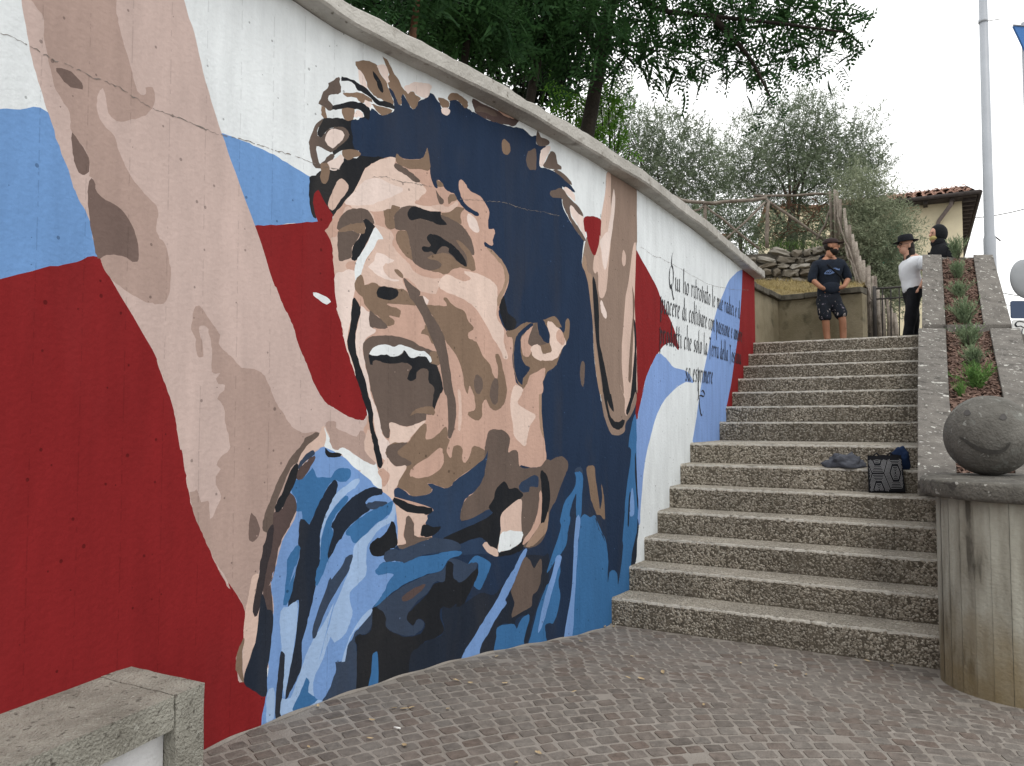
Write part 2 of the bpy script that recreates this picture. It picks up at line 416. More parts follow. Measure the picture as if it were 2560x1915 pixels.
def column_mat():
    """board-cast pedestal: pale concrete, dark run-off streaks, ochre foot"""
    m, n, l, b = new_mat('streaked_board_cast_concrete')
    uv = n.new('ShaderNodeUVMap'); uv.uv_map = 'UVMap'
    mp = n.new('ShaderNodeMapping'); mp.inputs['Scale'].default_value = (1, .20, 1); l.new(uv.outputs['UV'], mp.inputs['Vector'])
    no = n.new('ShaderNodeTexNoise'); no.inputs['Scale'].default_value = 9; no.inputs['Detail'].default_value = 5; l.new(mp.outputs['Vector'], no.inputs['Vector'])
    rp = n.new('ShaderNodeValToRGB'); e = rp.color_ramp.elements
    e[0].position = .35; e[0].color = (.105, .097, .078, 1); e[1].position = .60; e[1].color = (.40, .39, .33, 1)
    x = rp.color_ramp.elements.new(.42); x.color = (.26, .245, .20, 1)
    l.new(no.outputs['Fac'], rp.inputs['Fac'])
    sx = n.new('ShaderNodeSeparateXYZ'); l.new(uv.outputs['UV'], sx.inputs['Vector'])
    n2 = n.new('ShaderNodeTexNoise'); n2.inputs['Scale'].default_value = 4; n2.inputs['Detail'].default_value = 4; l.new(uv.outputs['UV'], n2.inputs['Vector'])
    ad = n.new('ShaderNodeMath'); ad.operation = 'MULTIPLY_ADD'; ad.inputs[1].default_value = .7; l.new(n2.outputs['Fac'], ad.inputs[0]); l.new(sx.outputs['Y'], ad.inputs[2])
    mr = n.new('ShaderNodeMapRange'); mr.inputs['From Min'].default_value = .85; mr.inputs['From Max'].default_value = .45; l.new(ad.outputs[0], mr.inputs['Value'])
    mx = n.new('ShaderNodeMix'); mx.data_type = 'RGBA'; mx.inputs['B'].default_value = (.20, .145, .065, 1)
    ms = n.new('ShaderNodeMath'); ms.operation = 'MULTIPLY'; ms.inputs[1].default_value = .75; l.new(mr.outputs['Result'], ms.inputs[0])
    l.new(ms.outputs[0], mx.inputs['Factor']); l.new(rp.outputs['Color'], mx.inputs['A'])
    l.new(mx.outputs['Result'], b.inputs['Base Color']); b.inputs['Roughness'].default_value = .93
    n3 = n.new('ShaderNodeTexNoise'); n3.inputs['Scale'].default_value = 50; n3.inputs['Detail'].default_value = 5; l.new(uv.outputs['UV'], n3.inputs['Vector'])
    bp = n.new('ShaderNodeBump'); bp.inputs['Strength'].default_value = .5; bp.inputs['Distance'].default_value = .01
    l.new(n3.outputs['Fac'], bp.inputs['Height']); l.new(bp.outputs['Normal'], b.inputs['Normal'])
    return m
M['column'] = column_mat()
M['cap'] = mat('dark_cap_concrete', (.085, .08, .07), .95, scale=7, col2=(.16, .15, .13), bump=.7, bscale=60, spots=[((.06, .055, .05), 12, .58, .1), ((.36, .35, .32), 22, .66, .03)])

def island_mat(name, cols, rough_=.9, bump=.4, bscale=80, obj_random=False, scale=9.0):
    """stones: every piece its own tone from the ramp"""
    m, n, l, b = new_mat(name)
    g = n.new('ShaderNodeNewGeometry'); oi = n.new('ShaderNodeObjectInfo')
    rp = n.new('ShaderNodeValToRGB'); rp.color_ramp.interpolation = 'LINEAR'
    el = rp.color_ramp.elements
    el[0].color = (*cols[0], 1); el[1].color = (*cols[-1], 1)
    for i, c in enumerate(cols[1:-1]):
        e = el.new((i + 1) / (len(cols) - 1)); e.color = (*c, 1)
    l.new(oi.outputs['Random'] if obj_random else g.outputs['Random Per Island'], rp.inputs['Fac'])
    no = n.new('ShaderNodeTexNoise'); no.inputs['Scale'].default_value = scale; no.inputs['Detail'].default_value = 6; l.new(g.outputs['Position'], no.inputs['Vector'])
    mr = n.new('ShaderNodeMapRange'); mr.inputs['From Min'].default_value = .3; mr.inputs['From Max'].default_value = .7; mr.inputs['To Min'].default_value = .72; mr.inputs['To Max'].default_value = 1.25
    l.new(no.outputs['Fac'], mr.inputs['Value'])
    sc = n.new('ShaderNodeVectorMath'); sc.operation = 'SCALE'; l.new(rp.outputs['Color'], sc.inputs[0]); l.new(mr.outputs['Result'], sc.inputs['Scale'])
    l.new(sc.outputs['Vector'], b.inputs['Base Color']); b.inputs['Roughness'].default_value = rough_
    if bump:
        bn = n.new('ShaderNodeTexNoise'); bn.inputs['Scale'].default_value = bscale; bn.inputs['Detail'].default_value = 5; l.new(g.outputs['Position'], bn.inputs['Vector'])
        bp = n.new('ShaderNodeBump'); bp.inputs['Strength'].default_value = bump; bp.inputs['Distance'].default_value = .008
        l.new(bn.outputs['Fac'], bp.inputs['Height']); l.new(bp.outputs['Normal'], b.inputs['Normal'])
    return m
COB = [(.122, .105, .092), (.142, .124, .109), (.162, .147, .131), (.160, .135, .117), (.130, .100, .083), (.178, .161, .143)]
M['cobble'] = island_mat('porphyry_cobble', COB, .85, .8, 90, True, 30)
M['cobble_far'] = island_mat('porphyry_cobble_rest', COB, .85, .8, 90, False, 30)
for m_ in (M['cobble'], M['cobble_far']):                     # sand trodden over the setts in patches
    n, l = m_.node_tree.nodes, m_.node_tree.links
    b_ = n['Principled BSDF']; src = b_.inputs['Base Color'].links[0].from_socket
    g_ = n.new('ShaderNodeNewGeometry'); no = n.new('ShaderNodeTexNoise'); no.inputs['Scale'].default_value = 2.4; no.inputs['Detail'].default_value = 9; no.inputs['Roughness'].default_value = .72
    l.new(g_.outputs['Position'], no.inputs['Vector'])
    mr = n.new('ShaderNodeMapRange'); mr.inputs['From Min'].default_value = .42; mr.inputs['From Max'].default_value = .68; mr.inputs['To Max'].default_value = .5
    l.new(no.outputs['Fac'], mr.inputs['Value'])
    mx = n.new('ShaderNodeMix'); mx.data_type = 'RGBA'; mx.inputs['B'].default_value = (.205, .185, .164, 1)
    l.new(mr.outputs['Result'], mx.inputs['Factor']); l.new(src, mx.inputs['A']); l.new(mx.outputs['Result'], b_.inputs['Base Color'])
M['pebble_tread'] = island_mat('lightened_tread_pebble', [(.20, .177, .142), (.35, .32, .27), (.26, .232, .188), (.45, .42, .36)], .8, 0, scale=2.2)
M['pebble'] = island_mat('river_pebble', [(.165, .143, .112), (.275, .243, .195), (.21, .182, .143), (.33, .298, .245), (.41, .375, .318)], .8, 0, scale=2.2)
M['rubble'] = island_mat('rubble_stone_pieces', [(.10, .088, .068), (.20, .18, .15), (.14, .118, .09), (.31, .29, .255)], .95, .8, 25, True, 5)

# ------------------------------------------------------------------ the mural wall's plan
CTRL = [(-2.75, -.6), (-2.1, 1.2), (-1.70, 2.37), (-1.475, 2.99), (-1.25, 3.47), (-.95, 3.93), (-.68, 4.25), (-.49, 4.46), (-.215, 4.77), (.14, 5.17), (.745, 5.86), (1.60, 7.25), (2.35, 8.62), (3.18, 10.155), (3.75, 11.205)]
def catmull(P, n):
    P = np.array(P, float); out = []
    Q = np.vstack([2 * P[0] - P[1], P, 2 * P[-1] - P[-2]])
    for i in range(1, len(Q) - 2):
        a, b, c, d = Q[i - 1:i + 3]
        for k in range(n):
            t = k / n
            out.append(.5 * ((2 * b) + (c - a) * t + (2 * a - 5 * b + 4 * c - d) * t * t + (3 * b - a - 3 * c + d) * t ** 3))
    out.append(P[-1]); return np.array(out)
PL = catmull(CTRL, 24)
SS = np.concatenate([[0], np.cumsum(np.linalg.norm(np.diff(PL, axis=0), axis=1))])
S_END = 12.40
def plan(s): return np.array([np.interp(s, SS, PL[:, 0]), np.interp(s, SS, PL[:, 1])])
def tangent(s):
    d = plan(s + .03) - plan(s - .03); return d / np.linalg.norm(d)
def normal(s):
    t = tangent(s); return np.array([t[1], -t[0]])
def wallp(s, z, off=0.0):
    c = plan(s) + normal(s) * off; return Vector((c[0], c[1], z))
def wall_x(y): return float(np.interp(y, PL[:, 1], PL[:, 0]))
TOPS = ([0, 4.66, 4.91, 5.27, 5.57, 5.99, 6.55, 7.45, 9.03, 14], [3.60, 3.573, 3.545, 3.537, 3.528, 3.506, 3.478, 3.392, 3.376, 3.374])
def ztop(s): return float(np.interp(s, *TOPS))

# ------------------------------------------------------------------ ground and cobbles
def axis(lo, hi, step, far): return far[0] + list(np.arange(lo, hi + 1e-6, step)) + far[1]
gx = axis(-4, 8, .1, ([-900, -120, -30, -10], [14, 40, 150, 900])); gy = axis(-3, 8, .1, ([-900, -120, -30, -9], [14, 40, 150, 900]))
gv = [(x, y, ground(x, y)) for y in gy for x in gx]
gf = [(j * len(gx) + i, j * len(gx) + i + 1, (j + 1) * len(gx) + i + 1, (j + 1) * len(gx) + i) for j in range(len(gy) - 1) for i in range(len(gx) - 1)]
ground_o = link('paving', np_mesh('paving', gv, gf), M['mortar'], smooth=True)
tag(ground_o, kind='structure')

PED_C, PED_R = pq(.395, 5.33), .50            # round pedestal at the foot of the planter
AC = np.array([1.25, .35])                    # the cobble rows are arcs about this point
def stone_shape(rn, inset=.06, h=.0022):
    """irregular sett: 17 verts, unit plan size"""
    k = .5; e = .41
    c = np.array([(-e, -k), (e, -k), (k, -e), (k, e), (e, k), (-e, k), (-k, e), (-k, -e)]) + rn.uniform(-.045, .045, (8, 2))
    hh = h + rn.uniform(-.001, .0012, 8)
    v = np.vstack([np.c_[c, np.full(8, -.02)], np.c_[c * (1 - inset), hh], [(rn.uniform(-.1, .1), rn.uniform(-.1, .1), h + .0005)]])
    f = [(i, (i + 1) % 8, 8 + (i + 1) % 8, 8 + i) for i in range(8)] + [(8 + i, 8 + (i + 1) % 8, 8 + (i + 2) % 8, 16) for i in (0, 2, 4, 6)]
    return v, np.array(f)
SHAPES = [stone_shape(RN) for _ in range(10)]
SHAPE_ME = []
for v, f in SHAPES:
    me = np_mesh('cobble', v, f); me.materials.append(M['cobble']); SHAPE_ME.append(me)
cob = []
r = .35
while r < 7.6:
    rowh = RN.uniform(.078, .090)
    a = RN.uniform(0, .1)
    while a < 2 * PI:
        w = RN.uniform(.076, .104)
        mid = a + w / 2 / r
        x, y = AC + (r + rowh / 2) * np.array([math.cos(mid), math.sin(mid)])
        a += w / r
        q = E2 @ (x, y)
        if y < .9 or y > 6.3 or x > 4.6 or x < -1.8: continue
        if x < wall_x(y) + .055 or q > Q0 - .035: continue
        if math.hypot(x - PED_C.x, y - PED_C.y) < PED_R + .03: continue
        if RN.random() < .012: continue
        cob.append((x, y, mid - PI / 2, w - RN.uniform(.009, .017), rowh - RN.uniform(.010, .017), RN.uniform(-.0012, .002), int(RN.integers(10))))
    r += rowh
def in_view(x, y, z, m=0):
    c, s = math.cos(PITCH), math.sin(PITCH); dz = z - EYE_Z
    yy = y * c + dz * s; zz = -y * s + dz * c
    if yy < .1: return False
    px, py = CXP + FPX * x / yy, CYP - FPX * zz / yy
    return -m < px < 2560 + m and -m < py < 1915 + m
vis = [c for c in cob if in_view(c[0], c[1], .1) and not (c[1] < 3.15 and c[0] < -.85)]
vis.sort(key=lambda c: c[1] ** 2 * 1.0 + c[0] ** 2)
near = vis[:300]; near_set = set(id(c) for c in near)
for x, y, rot, w, h, dz, k in near:
    o = bpy.data.objects.new('cobble', SHAPE_ME[k]); COL.objects.link(o)
    o.parent = ground_o; o.location = (x, y, ground(x, y) + dz)
    o.rotation_euler = (RN.normal(0, .008), RN.normal(0, .008), rot); o.scale = (w, h, 1)
vs, fs, base = [], [], 0
for c in cob:
    if id(c) in near_set: continue
    x, y, rot, w, h, dz, k = c
    v, f = SHAPES[k]; v = v * (w, h, 1)
    ca, sa = math.cos(rot), math.sin(rot)
    vs.append(np.c_[v[:, 0] * ca - v[:, 1] * sa + x, v[:, 0] * sa + v[:, 1] * ca + y, v[:, 2] + ground(x, y) + dz]); fs.append(f + base); base += 17
rest = link('cobbles', np_mesh('cobbles', np.vstack(vs), np.vstack(fs)), M['cobble_far'], ground_o)
tag(rest, kind='stuff')

# ------------------------------------------------------------------ the painted wall
MURAL = """LB 3109,2461 3270,2514 3340,2538 3444,2567 3596,2416 3679,2110 3538,2057 3408,2009 3289,1961 3128,1901
LB 4159,2771 4261,2778 4337,2781 4444,2781 4564,2769 4667,2750 4794,2721 4882,2700 4885,2500 4693,2468 4550,2425 4467,2391 4356,2364
R 3128,1901 3289,1961 3377,1998 3471,2036 3572,2070 3671,2105 3820,1986 4002,1750 4136,1339 4315,982 4503,505 4572,244 4566,164 4566,56 4428,-176 4016,-235 3066,-243
R 4433,2376 4550,2425 4693,2468 4841,2508 4950,2539 4986,2369 4975,2189 4988,2129 5002,2080 5028,2022 5048,1941 5068,1866 5101,1791 5130,1730 5141,1658 5171,1560 5171,1534 5156,1513 5136,1508 5085,1515 5022,1538 4933,1580 4858,1581 4671,1861 4549,2129
R 7866,2942 7954,2883 8024,2843 8193,2758 8373,2661 8490,2568 8612,2480 8765,2384 8897,2264 8949,2152 8813,2194 8681,2200 8528,2153 8405,2084 8264,1991 8129,1869 8032,1724 8092,1808 8038,1710 7954,1574 7933,1519 7836,1519 7841,1798 7805,1718 7817,2383
LR 8405,2084 8600,2055 8806,1990 9086,1980 9266,1953 9392,1874 9171,1874 8910,1818 8693,1744 8934,1843 8715,1755 8510,1664 8340,1537 8223,1390 8133,1263 8067,1130 8033,1013 7978,783 7955,676 7746,699 7761,1503 7933,1519 7954,1574 8038,1710 8092,1808 8032,1724 8129,1869 8264,1991
LR 11506,3325 11754,3353 11854,3163 11829,2796 11695,2482 11615,2121 11188,1779 11484,1232 9762,1168 9341,1312 9466,1508 9570,1698 9709,1933 9967,2241 10141,2484 10351,2705 10672,2930 10912,3099 11214,3227
R 11672,3375 13444,3640 13351,2563 13029,2362 11942,1413 10683,1629 10740,1672 10960,1906 11220,2297 11449,2622 11495,2757 11628,3129
A1 3330,2942 3349,2829 3377,2726 3412,2641 3447,2560 3490,2467 3541,2368 3564,2313 3601,2268 3624,2230 3644,2153 3671,2102 3726,2032 3921,1790 3952,1729 3983,1664 4014,1602 4041,1530 4055,1466 4077,1383 4080,1384 4102,1294 4114,1229 4136,1162 4158,1098 4190,1041 4223,979 4267,897 4311,823 4355,760 4340,799 4424,683 4438,644 4436,530 4401,481 4391,426 4403,381 4437,335 4643,380 4775,1117 5130,1236 5234,1423 5194,1513 5171,1534 5156,1513 5136,1508 5085,1515 5022,1538 4933,1580 4908,1594 4857,1649 4818,1711 4780,1782 4743,1847 4711,1917 4693,1968 4656,2021 4619,2078 4589,2135 4565,2169 4467,2391 4341,2623 4261,2779 4202,2899 4143,3041 4103,3157 4065,3228 4032,3313
A2 3373,2965 3387,2913 3410,2895 3419,2864 3421,2811 3441,2748 3456,2695 3471,2659 3506,2624 3530,2597 3532,2543 3543,2528 3579,2503 3605,2475 3618,2422 3615,2396 3633,2389 3649,2349 3667,2246 3662,2157 3671,2108 3695,2062 3730,2033 3804,1996 3876,1974 3917,1971 3972,1976 3996,2008 4007,2083 4001,2145 3973,2223 3930,2262 3937,2326 3927,2365 3881,2393 3823,2431 3774,2483 3741,2539 3725,2579 3686,2601 3655,2625 3641,2658 3645,2711 3663,2744 3675,2723 3683,2687 3692,2658 3730,2643 3800,2673 3863,2715 3895,2755 3907,2794 3903,2830 3885,2842 3864,2825 3863,2801 3837,2784 3820,2794 3794,2864 3760,2943 3735,2998 3718,3056 3681,3129
A3 3471,2737 3515,2748 3543,2744 3576,2727 3578,2706 3531,2693 3503,2703 3479,2717
A3 3540,2530 3572,2507 3601,2480 3615,2447 3614,2412 3597,2396 3575,2397 3553,2433 3541,2484
A3 3626,2390 3641,2376 3653,2344 3694,2327 3763,2309 3812,2262 3842,2195 3841,2123 3792,2129 3746,2131 3686,2114 3664,2103 3644,2153 3623,2236 3613,2308 3612,2358
A2 4146,1997 4167,1987 4199,1957 4232,1923 4265,1892 4271,1871 4266,1840 4299,1813 4348,1782 4387,1749 4410,1741 4465,1740 4511,1727 4545,1690 4575,1631 4605,1581 4641,1540 4683,1488 4725,1460 4774,1445 4854,1449 4824,1390 4752,1325 4670,1216 4625,1118 4592,1057 4593,993 4565,978 4543,918 4522,845 4507,794 4474,791 4472,776 4442,658 4438,644 4424,683 4340,799 4263,903 4355,760 4311,823 4267,897 4223,979 4190,1041 4158,1098 4136,1162 4125,1207 4150,1207 4165,1214 4176,1191 4190,1157 4224,1164 4233,1148 4236,1086 4241,1083 4262,1108 4287,1148 4295,1177 4286,1195 4264,1226 4266,1264 4289,1292 4268,1310 4288,1343 4336,1376 4335,1411 4329,1445 4312,1485 4305,1554 4293,1575 4266,1600 4276,1620 4303,1640 4305,1662 4291,1668 4270,1665 4259,1686 4277,1712 4248,1706 4231,1714 4230,1782 4226,1841 4212,1882 4201,1907 4185,1913 4164,1907 4159,1894 4170,1861 4182,1812 4183,1783 4170,1772 4151,1780 4144,1809 4144,1850 4134,1866 4118,1885 4117,1906 4124,1932 4131,1970
A3 4465,1088 4490,1063 4508,1025 4514,989 4498,962 4470,952 4456,961 4450,992 4455,1044
S2 4485,803 4513,799 4524,715 4516,614 4527,545 4487,459 4448,368 4437,343 4431,531 4440,644 4451,693 4472,783
B1 4436,530 4428,474 4429,416 4438,335 4403,381 4391,426 4401,481
N 5092,3105 5169,3151 5183,3200 5218,3190 5263,3183 5330,3224 5343,3244 5334,3300 5318,3319 5302,3353 5334,3341 5360,3308 5376,3280 5395,3281 5394,3323 5402,3352 5434,3322 5461,3289 5493,3292 5520,3340 5558,3369 5592,3389 5603,3418 5637,3420 5655,3400 5690,3384 5702,3353 5731,3358 5761,3380 5767,3417 5759,3419 5825,3445 5867,3431 5922,3424 5986,3415 6092,3406 6220,3412 6344,3428 6442,3443 6523,3420 6579,3435 6584,3376 6686,3389 6625,3339 6614,3235 6675,3236 6756,3234 6860,3210 6946,3173 6990,3133 6865,3145 6849,3131 6848,3012 6923,2929 7011,2855 7105,2807 7097,2811 7072,2686 7072,2622 7113,2564 7150,2476 7174,2379 7198,2238 7209,2060 7234,1883 7292,1703 7338,1633 7586,1563 7876,1643 7894,1550 7908,1254 7920,904 7939,825 7917,750 7945,662 7893,518 7942,674 7913,582 7882,400 7816,379 7813,228 7687,158 7683,-26 7274,-215 6407,-198 5710,-159 5044,-57 5136,777 5399,1619 5115,2465 5103,2951
S1 5093,3382 5113,3381 5137,3349 5155,3303 5128,3298 5104,3314
B1 5074,3418 5093,3431 5141,3450 5185,3456 5220,3450 5230,3429 5256,3401 5281,3385 5294,3369 5297,3353 5318,3319 5337,3272 5303,3253 5262,3269 5212,3273 5162,3297 5150,3329 5128,3366 5108,3383 5089,3382 5076,3400
K 5191,3407 5206,3400 5236,3382 5256,3352 5267,3319 5257,3308 5231,3324 5216,3359 5196,3381
S1 5230,3429 5220,3450 5250,3464 5281,3471 5301,3441 5297,3411 5307,3394 5294,3369 5281,3385 5256,3401
S1 5412,3391 5449,3420 5497,3448 5558,3464 5608,3472 5620,3454 5603,3409 5581,3381 5536,3371 5498,3376 5476,3390 5444,3363
B1 5255,3513 5280,3512 5296,3497 5322,3469 5343,3443 5375,3421 5396,3390 5428,3367 5444,3363 5476,3390 5498,3376 5536,3367 5520,3340 5498,3296 5477,3285 5456,3295 5434,3322 5402,3350 5397,3323 5395,3281 5376,3280 5355,3310 5334,3341 5302,3355 5297,3378 5310,3390 5297,3411 5304,3430 5281,3475 5260,3500
B1 4990,3217 5018,3232 5105,3261 5143,3259 5188,3249 5193,3231 5163,3234 5139,3230 5129,3211 5095,3212 5086,3225 5047,3218 5004,3210
K 4984,3308 5017,3312 5065,3313 5104,3306 5153,3298 5187,3277 5232,3259 5288,3268 5335,3267 5343,3244 5309,3238 5263,3232 5217,3230 5188,3249 5153,3262 5114,3270 5085,3272 5070,3291 5027,3296 4984,3283
B1 5183,3224 5218,3226 5263,3230 5330,3236 5330,3224 5299,3200 5258,3184 5228,3189 5203,3210
B2 4965,3298 4973,3293 4970,3272 4982,3253 4980,3225 4961,3206 4933,3196 4905,3177 4898,3159 4900,3149 4929,3135 4927,3112 4896,3098 4872,3109 4834,3111 4848,3142 4866,3186 4894,3215 4899,3240 4922,3259 4946,3283
B1 4856,3107 4875,3110 4882,3086 4890,3058 4868,3049 4854,3061 4851,3087
K 4927,3131 4972,3157 5019,3182 5057,3198 5095,3206 5139,3206 5173,3197 5174,3161 5164,3126 5116,3112 5135,3137 5125,3158 5096,3165 5067,3160 4981,3133 4927,3110
S1 5139,3232 5158,3232 5183,3220 5181,3205 5164,3198 5139,3206 5133,3220
K 4868,3047 4925,3067 4992,3088 5020,3083 5068,3103 5092,3105 5102,3029 5103,2951 4994,2917 4937,2875 4928,2887 4956,2918 5022,2983 5035,3014 5011,3034 4954,3028 4907,3006 4879,2975 4856,2944 4832,2950 4827,2967 4850,3011
N 5049,3088 5116,3116 5164,3126 5166,2959 5108,2944 5070,2949 5059,3017
B1 4986,3135 5067,3160 5070,3137 5068,3113 5049,3092 5020,3083 4999,3092
S1 5070,3137 5082,3157 5101,3163 5125,3154 5130,3136 5116,3128 5096,3130 5082,3117 5068,3117
B2 4864,3044 4850,3011 4827,2967 4832,2950 4856,2944 4879,2975 4907,3006 4954,3028 5011,3038 5038,3011 5022,2979 4975,2935 4937,2897 4918,2885 4890,2888 4857,2893 4824,2888 4829,2856 4849,2805 4867,2821 4918,2877 4942,2872 4919,2839 4900,2815 4905,2800 4821,2777 4797,2806 4783,2850 4779,2908 4795,2953 4822,3003
S1 4884,2954 4898,2988 4926,3010 4964,3020 4997,3018 5006,3001 4993,2971 4956,2933 4932,2909 4899,2917 4882,2935
K 4784,2724 4822,2739 4846,2765 4910,2792 4954,2799 4992,2845 5005,2879 5088,2901 5114,2918 5233,2944 5273,2949 5246,2923 5180,2876 5154,2843 5097,2729 5033,2652 4970,2581 4939,2557 4887,2574 4825,2520 4800,2544 4783,2610 4782,2699
S1 4890,2818 4947,2859 4985,2895 4998,2888 5005,2869 4992,2845 4973,2817 4954,2801 4916,2794
B1 4994,2917 5032,2931 5099,2945 5113,2933 5104,2913 5070,2899 5042,2878 5018,2873 4994,2890
B1 4852,2807 4903,2821 4913,2783 4904,2740 4885,2712 4863,2714 4850,2741 4859,2774
B1 5676,3413 5759,3419 5760,3386 5736,3361 5704,3363 5684,3386
B1 5751,3443 5784,3477 5833,3487 5883,3479 5926,3462 5922,3436 5892,3417 5850,3441 5817,3443 5759,3422
S1 5696,3348 5720,3365 5744,3372 5772,3366 5764,3339 5736,3325 5708,3328
B3 5960,3497 6065,3493 6183,3491 6277,3480 6393,3501 6402,3491 6353,3438 6296,3427 6202,3413 6092,3406 5986,3418 5964,3455
W 5926,3480 5943,3485 5960,3460 5982,3430 5960,3414 5934,3427 5922,3454
B2 6012,3464 6083,3479 6174,3475 6183,3452 6137,3442 6057,3440 5986,3425
S3 6188,3505 6248,3510 6344,3500 6393,3501 6315,3478 6229,3482
B2 6595,3473 6625,3441 6696,3439 6716,3424 6686,3395 6594,3372 6579,3401 6579,3442
B1 6258,3323 6305,3307 6315,3264 6286,3228 6248,3227 6230,3261 6234,3307
B2 6512,3316 6574,3339 6579,3213 6553,3196 6502,3187 6472,3226 6482,3282
S1 6635,3355 6706,3401 6726,3385 6685,3313 6645,3239 6614,3242 6614,3289 6625,3332
B2 6726,3365 6767,3368 6787,3345 6798,3299 6839,3288 6834,3266 6787,3252 6655,3238 6685,3300
B2 6746,3239 6818,3249 6914,3222 6957,3182 6913,3183 6839,3212
S1 6865,3141 6902,3149 6979,3124 6990,3070 6913,3095 6870,3121
B2 6715,3074 6756,3100 6849,3131 6913,3088 7036,3036 7088,2983 7058,2977 6967,3008 6934,3023 6945,2955 7023,2892 7117,2817 7093,2805 7000,2860 6923,2929 6859,3008 6838,3059 6745,3047
S1 6934,3023 6956,3027 7035,2987 7088,2976 7100,2906 7117,2831 7081,2853 7012,2911 6945,2969
E 7407,3372 7478,3405 7637,3464 7745,3462 7957,3422 7958,2958 7955,2959 7944,2917 7921,2753 7897,2551 7894,2392 7928,2079 7940,1722 7927,1738 7906,1644 7799,1542 7706,1488 7687,1427 7600,1398 7485,1400 7424,1437 7351,1546 7297,1704 7270,1775 7234,1883 7209,2060 7198,2238 7174,2379 7150,2476 7113,2564 7072,2622 7078,2694 7115,2807 7140,2840 7270,2828 7313,2834 7330,3025 7390,3225
S2 7407,3368 7477,3386 7474,3170 7497,3061 7455,2861 7313,2834 7322,3024 7390,3225
S2 7270,2872 7470,2985 7468,2865 7427,2648 7394,2480 7335,2417 7287,2444 7274,2602 7241,2583 7208,2614 7222,2703 7270,2791
S1 7525,3288 7548,3195 7513,3027 7462,2862 7401,2850 7465,3054 7491,3173
S1 7312,2850 7469,2955 7460,2841 7412,2690 7374,2636 7345,2672 7325,2764
R 7094,2970 7200,3006 7287,3009 7322,2994 7314,2875 7305,2885 7290,2824 7242,2728 7203,2729 7152,2785 7122,2873 7105,2872
S2 7696,2843 7732,2799 7721,2735 7685,2713 7659,2747 7669,2811
S1 7321,2401 7363,2358 7400,2311 7392,2270 7355,2277 7313,2323 7304,2373
S2 7905,2942 7934,2915 7909,2632 7896,2471 7903,2354 7928,2079 7936,1721 7918,1754 7762,1564 7690,1571 7691,1678 7606,1788 7677,1714 7645,1906 7648,2096 7726,2488 7804,2678 7855,2860
E2 7850,2587 7896,2471 7884,2351 7850,2073 7817,1838 7788,1806 7761,1851 7793,2069 7855,2348 7857,2482
K 7873,2319 7921,2237 7926,2000 7917,1721 7898,1737 7838,1658 7762,1564 7725,1556 7717,1587 7782,1672 7805,1718 7856,1918 7889,2116
K 7208,2560 7253,2490 7285,2320 7290,2103 7344,1962 7401,1819 7445,1707 7458,1709 7504,1592 7488,1577 7426,1620 7397,1663 7426,1576 7471,1525 7551,1496 7671,1518 7688,1499 7653,1458 7567,1440 7470,1466 7410,1539 7353,1669 7326,1777 7288,1922 7236,2134 7212,2348 7198,2490
B4 7090,2696 7120,2672 7138,2589 7195,2547 7199,2310 7229,2098 7327,1704 7292,1703 7234,1883 7198,2238 7150,2476 7113,2564 7072,2622
S3 4939,2554 4914,2508 4883,2477 4896,2459 4921,2429 4935,2391 4942,2331 4953,2257 4957,2156 4978,2054 4967,2070 4999,2013 5013,1948 5039,1868 5065,1808 5092,1748 5131,1672 5158,1600 5178,1543 5172,1497 5151,1445 5172,1341 5237,1277 5275,1133 5355,1049 5355,964 5384,828 5496,788 5797,866 5967,960 6229,937 6417,984 6398,1206 6516,1197 6616,1203 6675,1246 6671,1292 6651,1398 6627,1568 6632,1739 6639,1685 6639,1768 6659,1861 6498,1782 6429,1715 6442,1713 6374,1749 6355,1805 6331,1899 6346,1995 6336,2064 6289,2041 6275,2078 6242,2112 6205,2171 6214,2235 6285,2370 6299,2429 6276,2483 6211,2543 6138,2581 6075,2595 6075,2620 6120,2609 6151,2614 6147,2645 6165,2692 6156,2721 6111,2707 6102,2749 6115,2814 6092,2853 6030,2901 5944,2913 5901,2952 5868,2968 5847,2951 5847,2903 5877,2849 5927,2812 6005,2797 6022,2782 6005,2767 5902,2789 5835,2834 5810,2865 5753,2870 5721,2892 5689,2920 5666,2909 5674,2870 5651,2870 5623,2905 5612,2954 5604,3010 5596,3065 5588,3087 5577,3060 5558,3024 5507,3000 5413,2979 5364,2994 5364,2972 5301,2958 5226,2918 5160,2872 5134,2839 5077,2719 5014,2648 4951,2577
R 4842,2669 4858,2648 4887,2614 4919,2581 4935,2564 4933,2538 4914,2508 4895,2479 4864,2463 4841,2503 4825,2540 4808,2596 4817,2643
S2 4993,2767 5026,2754 5036,2725 5020,2696 4976,2639 4932,2583 4903,2605 4912,2640 4937,2692 4962,2739
S2 4928,2440 4972,2474 5014,2622 5059,2621 5091,2630 5183,2633 5210,2588 5213,2556 5158,2472 5108,2368 5083,2302 4968,2264 4956,2252 4942,2331 4938,2391
S1b 5053,2635 5011,2644 5033,2673 5077,2725 5134,2833 5160,2872 5226,2918 5301,2958 5360,2971 5346,2940 5364,2911 5435,2889 5537,2867 5574,2847 5582,2826 5552,2802 5523,2768 5508,2759 5501,2740 5583,2743 5683,2761 5695,2746 5667,2729 5590,2719 5487,2720 5416,2706 5395,2690 5331,2697 5324,2676 5276,2655 5183,2633 5143,2639 5091,2630 5059,2621
S1 5014,2643 5077,2719 5142,2792 5240,2826 5330,2814 5408,2810 5387,2778 5310,2733 5235,2695 5189,2669 5078,2643
B1 5364,2994 5413,2979 5507,3000 5558,3024 5577,3060 5588,3087 5599,3066 5608,2964 5522,2949 5442,2930 5364,2944
B2 5357,2942 5385,2938 5442,2924 5500,2904 5537,2884 5522,2867 5479,2868 5435,2889 5364,2906 5345,2923
